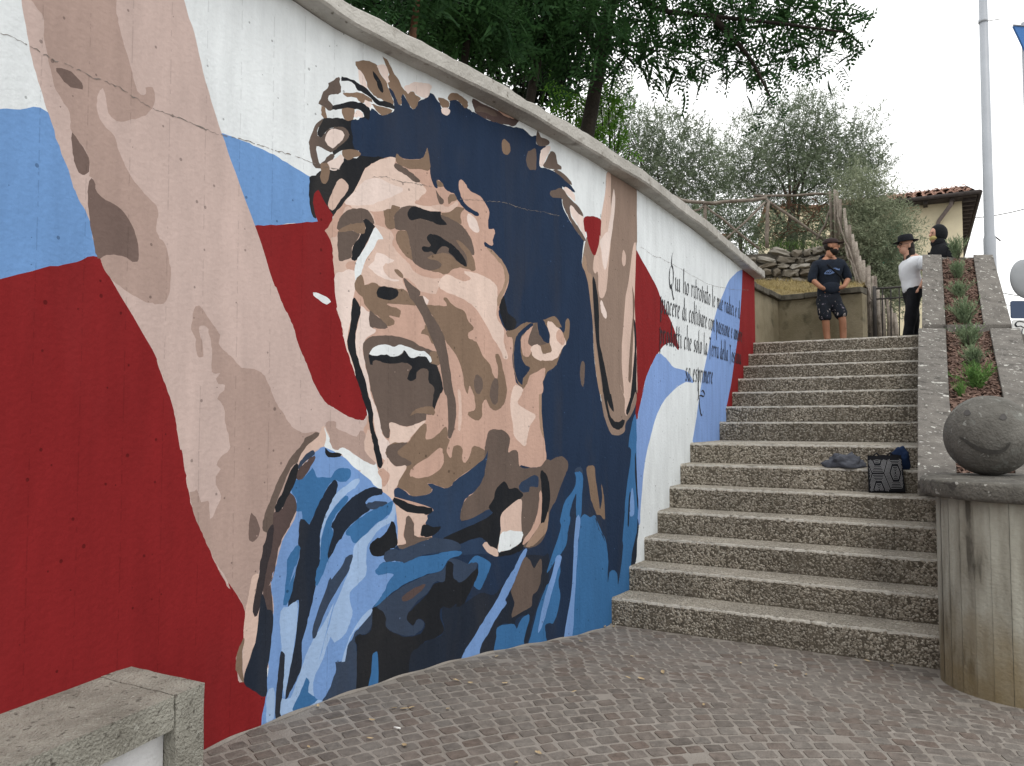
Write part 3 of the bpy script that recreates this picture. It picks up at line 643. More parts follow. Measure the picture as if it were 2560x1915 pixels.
B1 5666,2917 5705,2912 5717,2891 5674,2876 5662,2902
B2 5655,2860 5682,2831 5722,2810 5714,2785 5690,2780 5667,2816
B1 5770,2856 5810,2862 5831,2834 5786,2815 5762,2792 5758,2830
S2 5621,2751 5698,2776 5762,2777 5827,2827 5843,2812 5811,2770 5746,2742 5691,2739
B1 5699,2729 5762,2745 5827,2791 5894,2793 5860,2750 5869,2692 5779,2704 5707,2713
B2 4965,2498 4971,2530 4996,2577 5040,2612 5091,2630 5143,2639 5183,2625 5203,2592 5207,2566 5157,2583 5137,2579 5144,2559 5054,2536 4978,2491
B2 4972,2482 5016,2492 5054,2505 5112,2500 5106,2473 5081,2437 5065,2414 5063,2371 5056,2360 4983,2330 4973,2387 4969,2438
B1 4972,2489 5029,2526 5080,2547 5144,2562 5151,2534 5145,2506 5112,2499 5054,2503 5016,2490 4972,2479
K 5138,2574 5157,2586 5183,2577 5213,2556 5197,2521 5171,2474 5139,2421 5108,2368 5082,2348 5063,2351 5063,2371 5068,2419 5106,2473 5125,2500 5145,2506 5151,2539
S3 5031,2330 5089,2344 5080,2291 5031,2299
S1 4956,2252 5006,2280 5044,2296 5083,2291 5087,2245 5084,2198 5078,2156 5066,2133 5060,2097 5009,2081 4984,2055 4978,2054 4957,2156
S2 5231,2484 5271,2494 5333,2513 5340,2476 5383,2434 5447,2400 5504,2347 5601,2332 5701,2340 5764,2369 5765,2261 5686,2286 5663,2243 5571,2243 5542,2245 5483,2288 5419,2307 5412,2273 5434,2237 5364,2239 5260,2237 5207,2248 5174,2241 5148,2227 5141,2268 5122,2281 5147,2343 5205,2432
S2 5210,2566 5257,2564 5333,2546 5340,2504 5271,2494 5250,2526 5217,2552
W 5217,2552 5250,2526 5274,2497 5237,2486 5205,2432 5159,2371 5140,2331 5122,2281 5087,2245 5083,2291 5095,2351 5133,2409 5171,2474
S1 5173,2331 5212,2369 5225,2414 5279,2412 5348,2390 5341,2381 5293,2365 5273,2346 5280,2320 5321,2288 5391,2287 5384,2278 5308,2275 5239,2293 5186,2317
S1b 5701,2340 5764,2369 5879,2347 5950,2375 5895,2397 5895,2412 6006,2413 6120,2392 6183,2357 6193,2314 6188,2239 6187,2232 6187,2157 6251,2088 6251,2007 6284,1934 6289,1903 6251,1900 6215,1960 6151,2024 6062,2132 5975,2202 5899,2235 5833,2251 5765,2261 5686,2286
B2 5346,2625 5353,2660 5388,2689 5416,2706 5458,2723 5523,2728 5590,2719 5699,2735 5699,2718 5778,2710 5861,2690 5919,2653 5962,2600 5979,2555 5980,2524 5954,2520 5945,2489 5912,2441 5862,2446 5732,2414 5677,2389 5623,2372 5555,2377 5482,2411 5467,2481 5453,2534 5431,2575 5389,2567 5346,2576
B1 5592,2445 5669,2480 5764,2495 5829,2464 5912,2441 5912,2507 5828,2583 5878,2580 5962,2522 5988,2459 5980,2421 5878,2430 5796,2406 5740,2369 5662,2372 5623,2372 5685,2396 5708,2422 5677,2441 5608,2441
B1 5273,2654 5324,2676 5331,2697 5395,2696 5360,2661 5346,2625 5353,2572 5291,2566 5280,2612
B1 5375,2559 5424,2574 5445,2561 5467,2481 5482,2416 5432,2431 5390,2468 5361,2513
K 5473,2717 5531,2724 5590,2719 5667,2726 5699,2735 5699,2706 5723,2687 5747,2668 5683,2656 5621,2662 5561,2664 5517,2659 5473,2639 5448,2656 5444,2678
K 5592,2570 5622,2587 5684,2587 5747,2569 5796,2554 5861,2517 5903,2476 5916,2442 5870,2447 5812,2480 5763,2507 5763,2525 5731,2537 5692,2518 5669,2491 5653,2472 5630,2485 5570,2475 5551,2489 5558,2505 5615,2514 5622,2524 5595,2548
S1 5927,2770 5987,2751 6022,2703 6022,2675 5988,2666 5945,2682 5919,2726
B4 6093,2586 6147,2576 6229,2533 6290,2466 6299,2417 6267,2349 6211,2242 6188,2239 6193,2289 6239,2352 6262,2418 6238,2490 6156,2546
B1 5096,2257 5122,2279 5141,2263 5148,2227 5207,2248 5260,2237 5364,2239 5434,2237 5470,2197 5513,2160 5421,2153 5309,2146 5304,2142 5311,2134 5367,2130 5399,2117 5399,2095 5389,2077 5340,2083 5315,2078 5347,2062 5357,2042 5340,2029 5306,2021 5285,2035 5251,2064 5184,2094 5151,2127 5132,2167 5136,2163 5084,2198
K 5234,2217 5260,2237 5322,2237 5378,2230 5378,2197 5343,2171 5295,2166 5234,2177
B2 5184,2094 5218,2076 5264,2054 5306,2015 5258,2000 5218,2007 5182,2009
W 4815,2142 4831,2147 4920,2126 4929,2112 4914,2099 4888,2099 4816,2130
S1 5126,2114 5165,2092 5181,2088 5185,2010 5228,1998 5225,1981 5173,1951 5147,1923 5141,1875 5158,1803 5116,1894 5093,1892 5096,1955 5120,2061
S1 5093,1892 5116,1894 5159,1793 5182,1726 5196,1648 5230,1580 5264,1496 5278,1438 5326,1385 5333,1379 5309,1353 5313,1303 5276,1304 5224,1470 5210,1565 5170,1673 5156,1725 5117,1811 5097,1872
S1 4967,2095 5062,2112 5057,2013 5038,1929 5042,1879 5085,1784 5098,1733 5092,1748 5065,1808 5039,1868 5013,1948 4999,2013
B2 5141,1912 5167,1940 5206,1959 5272,1967 5362,1971 5467,1958 5561,1926 5637,1909 5683,1895 5699,1838 5676,1826 5691,1798 5723,1691 5700,1661 5654,1570 5655,1541 5594,1541 5591,1513 5543,1496 5471,1474 5422,1475 5352,1491 5325,1491 5329,1438 5319,1411 5291,1422 5271,1449 5257,1518 5229,1591 5196,1669 5182,1731 5158,1803 5145,1865
B1 5622,1902 5683,1900 5701,1838 5637,1835 5614,1868
W 5184,1862 5206,1890 5246,1914 5293,1920 5362,1912 5390,1925 5432,1922 5518,1903 5584,1899 5622,1874 5633,1846 5614,1839 5592,1866 5533,1871 5489,1857 5461,1864 5439,1890 5425,1900 5411,1877 5370,1858 5321,1855 5304,1867 5260,1857 5213,1851
K 5184,1857 5220,1851 5304,1867 5328,1856 5377,1861 5411,1877 5425,1900 5443,1885 5468,1861 5496,1860 5533,1871 5592,1869 5622,1834 5668,1828 5699,1764 5723,1691 5692,1650 5654,1570 5639,1581 5646,1654 5653,1700 5615,1721 5604,1743 5607,1788 5585,1804 5548,1799 5519,1778 5512,1739 5476,1728 5451,1740 5469,1787 5483,1810 5433,1826 5328,1818 5274,1820 5247,1829 5210,1824 5207,1801 5191,1805 5184,1836
B1 5471,1535 5513,1568 5586,1586 5639,1584 5654,1570 5655,1541 5587,1546 5528,1549 5478,1532
S1b 5325,1491 5366,1491 5436,1472 5514,1485 5587,1507 5543,1469 5479,1414 5458,1387 5381,1383 5333,1379 5326,1395 5329,1438
B1 5546,2003 5576,2034 5583,2057 5644,1977 5652,1950 5629,1953 5606,1991
B1 5620,2174 5752,2183 5720,2220 5744,2232 5800,2195 5899,2164 5924,2119 5975,2076 5971,2057 5933,2042 5933,2006 6002,1988 6054,1913 6124,1856 6151,1796 6187,1767 6196,1841 6169,1908 6183,1927 6215,1911 6252,1813 6279,1720 6270,1639 6224,1589 6179,1570 6125,1587 6089,1635 6055,1610 6050,1532 6020,1508 5969,1517 5927,1543 5935,1561 5990,1573 5986,1645 5960,1698 5939,1715 5926,1667 5901,1702 5884,1784 5843,1876 5769,1947 5729,1990 5698,2045 5635,2113 5590,2160
B2 6011,1787 6054,1761 6059,1707 6033,1670 6003,1675 5981,1711 5985,1765
B2 6169,1772 6197,1761 6201,1675 6188,1613 6152,1609 6125,1648 6129,1715
S2 5843,1683 5864,1683 5877,1578 5877,1508 5861,1444 5845,1455 5852,1578
S1 5563,2219 5604,2201 5597,2172 5574,2180
S1b 6350,1730 6418,1719 6457,1708 6398,1649 6388,1617 6437,1592 6557,1548 6562,1522 6516,1477 6486,1413 6461,1343 6398,1370 6350,1408 6336,1490 6312,1597 6322,1666
B1 5580,1491 5598,1463 5591,1399 5678,1423 5748,1473 5764,1404 5780,1393 5762,1353 5755,1325 5787,1284 5810,1352 5859,1359 5884,1333 5880,1275 5909,1253 5950,1301 5967,1336 6010,1347 6070,1328 6088,1285 5959,1213 5827,1155 5764,1110 5640,1143 5602,1146 5640,1115 5617,1089 5493,1084 5451,1111 5381,1143 5395,1174 5450,1252 5380,1260 5311,1311 5304,1348 5351,1384 5381,1386 5458,1387 5507,1436
B2 5533,2215 5559,2218 5589,2171 5635,2113 5698,2045 5729,1996 5770,1848 5795,1722 5828,1612 5828,1525 5804,1433 5780,1398 5764,1404 5764,1490 5755,1634 5727,1685 5699,1833 5667,1911 5629,1976 5583,2057 5553,2105 5508,2162 5506,2162 5463,2202 5441,2244 5416,2301 5469,2280 5542,2239
B1 5352,2341 5377,2345 5412,2323 5419,2304 5398,2301 5363,2321
B2 5307,1353 5338,1377 5456,1385 5421,1361 5386,1335 5400,1313 5478,1278 5478,1256 5422,1253 5366,1256 5318,1295
S3 5700,1349 5723,1320 5731,1268 5700,1224 5624,1189 5536,1182 5478,1196 5468,1213 5506,1250 5608,1295
B1 5965,1343 6008,1347 6077,1322 6103,1315 6051,1251 5949,1213
B2 6077,1322 6086,1376 6112,1436 6152,1451 6256,1441 6312,1390 6293,1310 6350,1320 6388,1301 6407,1212 6516,1197 6616,1203 6675,1246 6715,1238 6786,1259 6847,1260 6894,1225 6899,1178 6857,1112 6815,1048 6774,971 6714,903 6694,833 6654,732 6565,681 6436,696 6388,861 6229,937 5869,910 5869,956 5910,1034 5993,1081 6079,1195
B4 6607,1738 6632,1739 6627,1568 6651,1398 6631,1411 6607,1490 6602,1620
U 5361,1122 5388,1137 5451,1111 5493,1084 5617,1089 5640,1115 5602,1146 5640,1143 5764,1110 5827,1155 5959,1213 6079,1279 6105,1321 6096,1255 6062,1148 5993,1081 5910,1034 5869,956 5877,909 5985,923 6115,959 6150,938 6222,883 6222,700 5961,703 5719,733 5454,772 5398,805 5454,804 5642,837 5589,920 5603,968 5641,1004 5361,1091
U 6395,1077 6439,1115 6578,1146 6588,1068 6508,1073 6498,1041 6429,1043
K 5354,1086 5396,1077 5494,1038 5641,1004 5645,987 5603,971 5459,997 5375,1047 5352,1070
W 5012,1371 5102,1313 5172,1269 5244,1235 5278,1191 5279,1133 5219,1158 5173,1202 5147,1239 5090,1257 5064,1289 5013,1326
S2 4890,1478 4922,1458 4935,1399 4904,1380 4836,1357 4775,1321 4734,1298 4715,1318 4799,1392 4859,1434
W 4899,1473 4922,1429 4935,1413 4954,1363 4986,1353 5023,1367 5112,1318 5203,1274 5197,1238 5101,1258 5011,1332 4974,1338 4923,1354 4895,1380 4910,1409
A2 4909,1498 4971,1498 4972,1468 5016,1452 5105,1421 5130,1456 5162,1436 5166,1384 5157,1353 5236,1288 5232,1273 5196,1277 5112,1318 5023,1367 4986,1353 4954,1363 4932,1399 4932,1428 4912,1458
S2 5169,1435 5194,1456 5235,1330 5249,1277 5236,1278 5160,1348
S1b 5284,1264 5311,1306 5366,1256 5450,1252 5395,1174 5381,1143 5361,1128 5361,1091 5351,1070 5313,1052 5310,1068 5213,1078 5168,1068 5181,1093 5279,1107 5275,1133 5278,1180 5248,1234
S3 5248,1234 5284,1248 5312,1231 5332,1204 5312,1163 5279,1149 5275,1191
K 5080,2150 5119,2116 5120,2066 5101,2007 5092,1944 5097,1872 5117,1811 5156,1725 5176,1653 5210,1565 5217,1476 5251,1386 5256,1365 5284,1270 5261,1252 5247,1261 5223,1350 5196,1445 5212,1387 5192,1465 5178,1543 5151,1610 5125,1672 5098,1733 5085,1784 5046,1879 5042,1930 5060,2013 5065,2112
S2 5375,1044 5452,1000 5603,971 5589,925 5567,911 5553,858 5509,862 5505,933 5473,974 5452,971 5439,924 5432,860 5453,831 5391,825 5384,876 5362,952 5355,990
B2 5452,976 5480,968 5505,928 5509,868 5560,849 5642,840 5590,826 5461,798 5398,805 5388,822 5453,825 5432,865 5442,923
K 5567,911 5596,916 5657,897 5710,894 5687,866 5627,844 5567,851 5553,869
K 5726,822 5837,850 5986,881 6115,917 6150,938 6115,971 6159,1022 6177,1075 6258,1122 6305,1073 6371,1075 6439,1026 6390,992 6268,940 6222,901 6222,822 6213,713 6151,715 6089,764 6046,793 5961,790 5862,776 5765,801
K 6204,690 6314,692 6400,716 6433,744 6438,680 6361,659 6268,655 6204,660
S2 6222,901 6268,946 6419,1003 6419,864 6429,744 6400,716 6314,692 6213,689 6195,710 6222,797
W 6222,791 6277,810 6429,788 6429,744 6400,716 6314,692 6213,686 6200,709
S2 6059,750 6098,763 6133,729 6195,703 6200,661 6142,674 6089,710
K 6616,1170 6655,1162 6695,1108 6714,1008 6694,904 6654,830 6630,816 6607,824 6625,936 6625,1066
B4 6615,821 6654,830 6694,898 6684,781 6634,735 6555,692 6515,687 6465,693 6555,769
S3 6605,1028 6630,1026 6625,904 6615,827 6605,815 6555,769 6485,719 6436,706 6446,736 6515,792 6565,857 6595,932
K 6248,2304 6271,2250 6295,2196 6361,2164 6371,2127 6342,2092 6276,2087 6248,2128 6211,2206 6211,2237
B1 6276,2080 6342,2092 6439,2146 6514,2157 6580,2163 6640,2185 6741,2221 6781,2219 6832,2162 6864,2124 6885,2208 6912,2217 6926,2184 6911,2087 6853,2021 6800,1922 6760,1873 6689,1836 6639,1761 6599,1684 6538,1683 6429,1715 6371,1777 6342,1870 6337,2029 6285,2043
N 6514,2153 6544,2143 6429,2062 6415,2003 6429,1907 6469,1871 6509,1854 6479,1813 6439,1786 6434,1741 6390,1765 6357,1827 6347,1915 6357,2011 6381,2064 6439,2107
S3 6544,2137 6499,2054 6494,2015 6529,1998 6514,1945 6479,1926 6439,1940 6420,2003 6429,2055 6479,2098
B2 6580,2163 6585,2114 6640,2052 6680,2029 6580,2008 6529,1998 6494,2015 6499,2054 6544,2137
N 6585,2170 6640,2188 6680,2149 6712,2098 6710,2044 6690,2029 6640,2052 6600,2102
S1b 6690,2183 6741,2181 6781,2151 6822,2141 6843,2108 6884,2050 6842,2006 6801,1949 6740,1919 6639,1910 6559,1922 6524,1959 6519,1991 6570,2014 6620,2004 6640,1959 6700,1967 6735,1986 6710,2037 6715,2091 6690,2143
S3 6791,2125 6832,2135 6874,2056 6842,2027 6781,2070
N 6812,2143 6838,2156 6869,2131 6858,2117
S3 6659,1861 6659,1802 6639,1768 6629,1685 6429,1680 6449,1716 6488,1762 6508,1802 6579,1831
S1b 6361,1738 6439,1709 6400,1670 6333,1668
B2 7061,1927 7094,1918 7096,1841 7083,1763 7065,1749 7043,1804 7043,1887
V 4886,1372 4824,1337 4735,1241 4683,1160 4731,1099 4715,1026 4646,932 4613,831 4581,741 4610,851 4584,740 4603,612 4577,486 4574,364 4566,245 4563,72 4893,-31 5221,139 5039,282 5150,438 5216,512 5291,576 5364,669 5289,742 5446,723 5294,782 5382,824 5385,951 5353,1066 5244,1147 5165,1213 5088,1263 5018,1322 4898,1375
M 4694,1169 4723,1214 4771,1225 4825,1270 4844,1240 4857,1220 4894,1223 4938,1216 4975,1253 5018,1261 5069,1249 5069,1213 5038,1190 4994,1197 4957,1200 4926,1172 4901,1135 4865,1079 4829,1025 4805,994 4768,1026 4762,1060 4720,1068 4731,1110 4718,1139
K 4904,1367 4923,1354 4948,1341 4992,1342 5011,1329 4999,1317 4924,1320 4905,1345
B2 4853,1447 4863,1429 4787,1378 4739,1317 4728,1299 4692,1277 4658,1213 4602,1102 4598,1030 4587,985 4536,996 4535,1055 4567,1124 4589,1168 4623,1234 4680,1315 4715,1351 4768,1402 4786,1426
B3 4688,1160 4731,1110 4720,1054 4685,997 4645,942 4618,868 4605,801 4575,736 4599,799 4584,740 4599,613 4564,633 4540,704 4533,810 4567,852 4587,985 4597,1076 4643,1090 4660,1116
K2 4575,1014 4595,1012 4593,962 4583,895 4556,809 4545,746 4509,614 4482,637 4491,704 4516,812 4517,838 4537,924 4559,984
D 4535,705 4564,633 4600,609 4594,500 4574,364 4566,236 4505,271 4440,332 4459,411 4506,520 4515,613
K 4728,1299 4737,1289 4729,1223 4683,1151 4648,1098 4620,1073 4600,1084 4608,1116 4647,1172 4692,1267
T 4830,1360 4839,1347 4824,1328 4776,1301 4740,1265 4737,1284 4769,1326 4799,1348
B3 4836,1333 4840,1308 4813,1281 4795,1248 4753,1219 4729,1223 4734,1261 4776,1297
D 4957,1200 4979,1201 4988,1178 4976,1129 4940,1068 4897,994 4880,928 4881,860 4879,807 4864,771 4856,688 4856,693 4828,586 4806,517 4772,414 4774,313 4729,243 4684,189 4678,213 4704,331 4736,468 4751,638 4694,599 4687,641 4720,744 4725,759 4747,840 4753,877 4740,911 4745,953 4750,1014 4768,1026 4793,1014 4808,993 4829,1025 4865,1084 4914,1158
M 4734,903 4753,886 4747,840 4725,783 4690,716 4730,806 4698,657 4659,628 4674,751 4677,827 4688,858
P 4642,604 4687,622 4745,625 4736,468 4704,331 4678,213 4672,197 4659,289 4669,384 4651,424 4644,506
D 4646,421 4669,402 4671,375 4665,270 4661,200 4651,119 4620,120 4626,271 4636,348
P 4598,266 4615,239 4615,121 4568,118 4571,243
P 4846,221 4859,143 4901,113 4719,120 4651,119 4661,200 4707,187 4774,313 4808,378 4854,441 4914,504 4973,588
P 5114,1203 5130,1190 5108,1160 5052,1134 4990,1088 4946,1043 4910,987 4892,941 4883,913 4887,859 4881,879 4880,928 4897,998 4940,1078 4976,1129 5039,1170
M 5039,1122 5058,1103 5040,1074 4990,1039 4953,988 4951,964 4963,942 4955,894 4931,839 4937,813 4907,754 4877,706 4853,691 4858,762 4882,807 4881,865 4892,936 4916,997 4953,1047
D 5166,1141 5224,1151 5277,1134 5274,1108 5205,1103 5167,1069 5199,1036 5148,1009 5054,953 5023,911 4986,876 4962,839 4934,811 4928,834 4943,876 4963,942 4951,968 4966,1006 5021,1061 5071,1097 5115,1124
T 5173,1064 5212,1074 5305,1069 5312,1048 5271,1035 5225,1029 5180,1043
M 5353,1066 5346,1018 5299,980 5233,950 5162,901 5099,867 5067,906 5042,924 5060,952 5148,1004 5245,1037 5312,1053
P 5353,1050 5373,1043 5367,963 5326,946 5259,922 5207,870 5182,837 5176,766 5178,737 5172,692 5116,650 5072,617 5086,535 5092,514 5074,462 5038,410 4976,386 4951,420 4904,318 4857,255 4846,221 4915,409 4973,559 5057,717 5087,793 5099,857 5168,905 5246,954 5312,979 5346,1013
T 5087,813 5081,779 5063,731 5026,682 5032,693 4961,609 4901,525 4855,432 4836,455 4853,525 4912,646 4947,716 4951,704 4994,736 5025,767 5043,799
K 5343,955 5367,947 5382,882 5386,823 5341,808 5294,782 5248,780 5212,793 5198,830 5214,864 5280,883 5320,915
T 5294,787 5355,811 5410,794 5508,815 5595,827 5670,835 5833,794 5868,744 5709,747 5596,750 5509,733 5446,723 5369,741 5308,744
T 5219,511 5220,450 5188,390 5119,394 5107,371 5120,319 5129,93 5005,101 4908,106 4955,173 4990,250 4983,285 5032,278 5049,332 5097,390 5106,411 5150,438 5200,489
M 5236,708 5256,721 5289,742 5384,735 5453,723 5538,742 5656,738 5764,744 5876,730 5868,711 5780,700 5749,670 5718,641 5604,635 5510,621 5440,605 5345,567 5291,540 5226,515 5291,576 5324,633 5364,669 5323,680 5256,682
P 5216,512 5207,483 5150,438 5106,416 5063,356 5044,275 5026,279 5061,368 5097,419 5158,486
M 4804,255 4822,227 4817,183 4865,142 4859,120 4725,119 4764,188
T 5252,516 5345,562 5454,603 5597,630 5718,641 5749,670 5772,689 5811,701 5934,651 5959,670 6018,674 6009,623 5959,583 5877,549 5812,588 5804,668 5764,685 5749,642 5741,576 5665,582 5620,539 5540,498 5483,459 5456,422 5498,371 5526,393 5562,391 5588,365 5563,332 5492,314 5402,342 5333,377 5306,413 5312,443 5285,484
K 5772,686 5812,661 5808,600 5852,553 5909,562 6013,611 6018,569 5976,511 5918,440 5845,339 5798,336 5805,369 5837,425 5781,412 5727,433 5704,393 5735,309 5728,283 5674,266 5592,261 5528,231 5485,208 5473,90 5350,52 5257,60 5129,68 5123,318 5107,371 5125,393 5189,385 5220,429 5219,511 5252,511 5292,478 5312,438 5313,401 5347,369 5429,326 5499,310 5570,320 5592,364 5562,391 5526,393 5498,371 5456,416 5490,458 5612,529 5665,576 5741,576 5749,647
B3 5420,534 5455,555 5539,579 5597,581 5561,549 5497,521 5434,510
M 5228,275 5248,281 5261,258 5263,84 5243,79 5192,87 5216,181 5219,247
D 5829,426 5861,409 6044,459 6157,429 6256,480 6183,389 6087,305 5994,218 5895,124 5875,15 5473,31 5485,208 5542,239 5607,263 5720,273 5743,308 5719,384 5727,433 5781,412
M 5934,651 5975,680 6017,689 6121,637 6130,606 6104,562 6052,493 6027,484 5993,503 5984,521 6018,569 6018,639 5967,652
D 6184,365 6274,374 6311,428 6367,506 6444,601 6483,633 6651,606 6700,606 6690,413 6660,405 6591,307 6531,191 6482,70 6433,92 6502,235 6376,245 6348,177 6292,231 6238,235 6184,210 6184,180 6193,148 6166,-24 6020,10 6045,144 6105,196
V 6428,656 6477,676 6448,610 6367,506 6311,428 6265,381 6278,355 6219,311 6157,256 6105,196 6045,144 6036,99 6003,25 5863,46 5895,124 5994,218 6087,305 6183,389 6256,480 6348,564
B2 6444,619 6502,599 6542,543 6562,547 6621,590 6621,475 6591,396 6532,361 6522,300 6473,284 6329,260 6325,279 6353,348 6320,427 6376,511
M 6182,170 6208,229 6352,213 6371,180 6427,236 6503,240 6446,92 6494,70 6581,263 6678,410 6717,430 6796,548 6815,481 6795,406 6815,300 6755,157 6697,155 6658,149 6668,72 6686,-58 6465,-34 6174,-3
M 6974,1147 7030,1151 7065,1129 7064,1039 7039,822 6994,826 6984,908 6990,996 6951,945 6918,866 6923,812 6896,734 6875,646 6756,553 6679,499 6814,756 6814,822 6845,912 6877,964 6952,1019 6985,1078 6980,1126
B1 7112,1172 7212,1178 7224,1100 7262,956 7288,862 7316,945 7304,1045 7324,1008 7344,928 7357,792 7343,779 7287,820 7247,823 7209,869 7159,964 7136,1070
T 6974,1161 7008,1180 7053,1171 7070,1129 7030,1148 6980,1147
V 6826,583 6816,532 6786,485 6717,328 6639,165 6591,112 6600,172 6659,338 6737,491 6776,589
M 7051,834 7086,845 7146,819 7215,826 7247,760 7286,699 7355,628 7213,821 7266,719 7342,661 7381,578 7399,467 7388,321 7419,385 7472,396 7538,356 7554,273 7607,396 7645,543 7671,694 7687,879 7739,1052 7806,1259 7769,1313 7809,1418 7916,1417 7898,1202 7921,987 7916,752 7900,626 7818,499 7803,386 7788,232 7687,158 7683,-46 7170,-110 6924,-56 6914,4 6947,213 6969,407 7037,822
V 6989,830 7037,822 7010,668 6968,275 6924,-69 6843,-65 6884,159 6937,346 6960,636
M 7875,1550 7913,1527 7908,1254 7921,943 7939,825 7917,711 7874,521 7647,551 7676,774 7714,921 7753,1069 7831,1257 7833,1349 7795,1334 7766,1297 7758,1335 7816,1465
V 7826,981 7861,832 7841,765 7766,780 7787,915
D 7759,917 7788,953 7767,803 7746,688 7728,701 7739,806
D 7888,1255 7922,982 7938,810 7919,827 7876,1101
D 7936,686 7945,654 7942,674 7913,582 7882,400 7790,378 7818,499 7900,626 7914,677"""
wall_o = thing('mural_wall', 'long curved concrete retaining wall painted with a giant shouting face and coloured bands', 'wall', wallp(6, 0))
polys = []
for ln in MURAL.strip().split('\n'):
    col, pts = ln.split(' ', 1)
    P = np.array([[float(a) / 1000 for a in t.split(',')] for t in pts.split()])
    P[:, 0] = np.where(P[:, 0] < 3.25, np.minimum(P[:, 0], -.1), P[:, 0])
    keep = [0] + [i for i in range(1, len(P)) if np.linalg.norm(P[i] - P[i - 1]) > .003]
    P = P[keep]
    n = len(P); out = []
    for i in range(n):                               # closed smooth outline through the traced points
        a, b, c, d = P[i - 1], P[i], P[(i + 1) % n], P[(i + 2) % n]
        if np.linalg.norm(b - a) > .35: a = b
        if np.linalg.norm(d - c) > .35: d = c
        L = np.linalg.norm(c - b)
        k = 1 if L < .02 else (2 if L < .05 else 4)
        for t in np.arange(k) / k:
            if L > .35: out.append(b + (c - b) * t)
            else: out.append(.5 * ((2 * b) + (c - a) * t + (2 * a - 5 * b + 4 * c - d) * t * t + (3 * b - a - 3 * c + d) * t ** 3))
    Q = np.array(out)
    nrm = np.random.default_rng(len(polys)).normal(0, .0016, Q.shape)      # brush edge
    polys.append((PKEYS.index(col), Q + nrm))
S_LO, Z_LO = 0.0, -.12
gs = np.unique(np.concatenate([np.arange(S_LO, S_END, .13), [S_END]]))
pts, edges = [], []
bot = [(s, Z_LO) for s in gs]; top = [(s, ztop(s)) for s in gs[::-1]]
ring = bot + top
pts += ring; edges += [(i, (i + 1) % len(ring)) for i in range(len(ring))]
for i in range(1, len(gs) - 1):                       # upright seams let the sheet follow the curve
    edges.append((i, len(ring) - 1 - i))
for ci, Q in polys:
    b0 = len(pts); n = len(Q)
    pts += [tuple(p) for p in Q]; edges += [(b0 + i, b0 + (i + 1) % n) for i in range(n)]
ov, oe, of, *_ = delaunay_2d_cdt([Vector(p) for p in pts], edges, [], 0, 1e-5)
V2 = np.array([(v[0], v[1]) for v in ov]); F2 = np.array([tuple(f) for f in of if len(f) == 3])
cen = V2[F2].mean(axis=1)
zt = np.interp(cen[:, 0], gs, [ztop(s) for s in gs])
ok = (cen[:, 0] > S_LO) & (cen[:, 0] < S_END) & (cen[:, 1] > Z_LO) & (cen[:, 1] < zt)
F2 = F2[ok]; cen = cen[ok]
ci_face = np.zeros(len(F2), np.int32)
for ci, Q in polys:
    lo, hi = Q.min(0), Q.max(0)
    idx = np.where((cen[:, 0] >= lo[0]) & (cen[:, 0] <= hi[0]) & (cen[:, 1] >= lo[1]) & (cen[:, 1] <= hi[1]))[0]
    if not len(idx): continue
    c = cen[idx]; ins = np.zeros(len(idx), bool)
    x1, y1 = Q[:, 0], Q[:, 1]; x2, y2 = np.roll(x1, -1), np.roll(y1, -1)
    for a, b, c2, d in zip(x1, y1, x2, y2):
        if b == d: continue
        hit = ((b > c[:, 1]) != (d > c[:, 1])) & (c[:, 0] < (c2 - a) * (c[:, 1] - b) / (d - b) + a)
        ins ^= hit
    ci_face[idx[ins]] = ci
NS = np.array([normal(s) for s in np.linspace(0, S_END + .2, 400)])
sl = np.linspace(0, S_END + .2, 400)
X3 = np.c_[np.interp(V2[:, 0], SS, PL[:, 0]), np.interp(V2[:, 0], SS, PL[:, 1]), V2[:, 1]]
# triangles face outward (towards the square)
a, b, c = V2[F2[:, 0]], V2[F2[:, 1]], V2[F2[:, 2]]
area = (b[:, 0] - a[:, 0]) * (c[:, 1] - a[:, 1]) - (b[:, 1] - a[:, 1]) * (c[:, 0] - a[:, 0])
F2 = np.where((area < 0)[:, None], F2[:, ::-1], F2)
used = np.unique(F2); remap = np.full(len(V2), -1); remap[used] = np.arange(len(used))
V2u, X3u, F2u = V2[used], X3[used], remap[F2]
me = np_mesh('painted_face', X3u, F2u, ci_face)
uvl = me.uv_layers.new(name='UVMap')
li = np.empty(len(me.loops), np.int32); me.loops.foreach_get('vertex_index', li)
uvl.data.foreach_set('uv', V2u[li].astype(np.float32).ravel())
face_o = link('painted_face', me, [PM[k] for k in PKEYS], wall_o, smooth=True)
vn = np.c_[np.interp(V2u[:, 0], sl, NS[:, 0]), np.interp(V2u[:, 0], sl, NS[:, 1]), np.zeros(len(V2u))]
me.normals_split_custom_set_from_vertices([tuple(v) for v in vn])

# concrete behind the paint
b = MB()
st = list(np.arange(0, S_END, .25)) + [S_END]
fr = [(plan(s) - normal(s) * .012) for s in st]; bk = [(plan(s) - normal(s) * .34) for s in st]
for i in range(len(st) - 1):
    za, zb = ztop(st[i]) - .002, ztop(st[i + 1]) - .002
    b.poly([(*bk[i], -.12), (*bk[i + 1], -.12), (*bk[i + 1], zb), (*bk[i], za)])
    b.poly([(*fr[i], za), (*fr[i + 1], zb), (*bk[i + 1], zb), (*bk[i], za)])
e = plan(S_END); nn = normal(S_END)
b.poly([(*(e - nn * .001), -.1), (*(e - nn * .34), -.1), (*(e - nn * .34), ztop(S_END)), (*(e - nn * .001), ztop(S_END))])
b.build('core', PM['W'], wall_o)

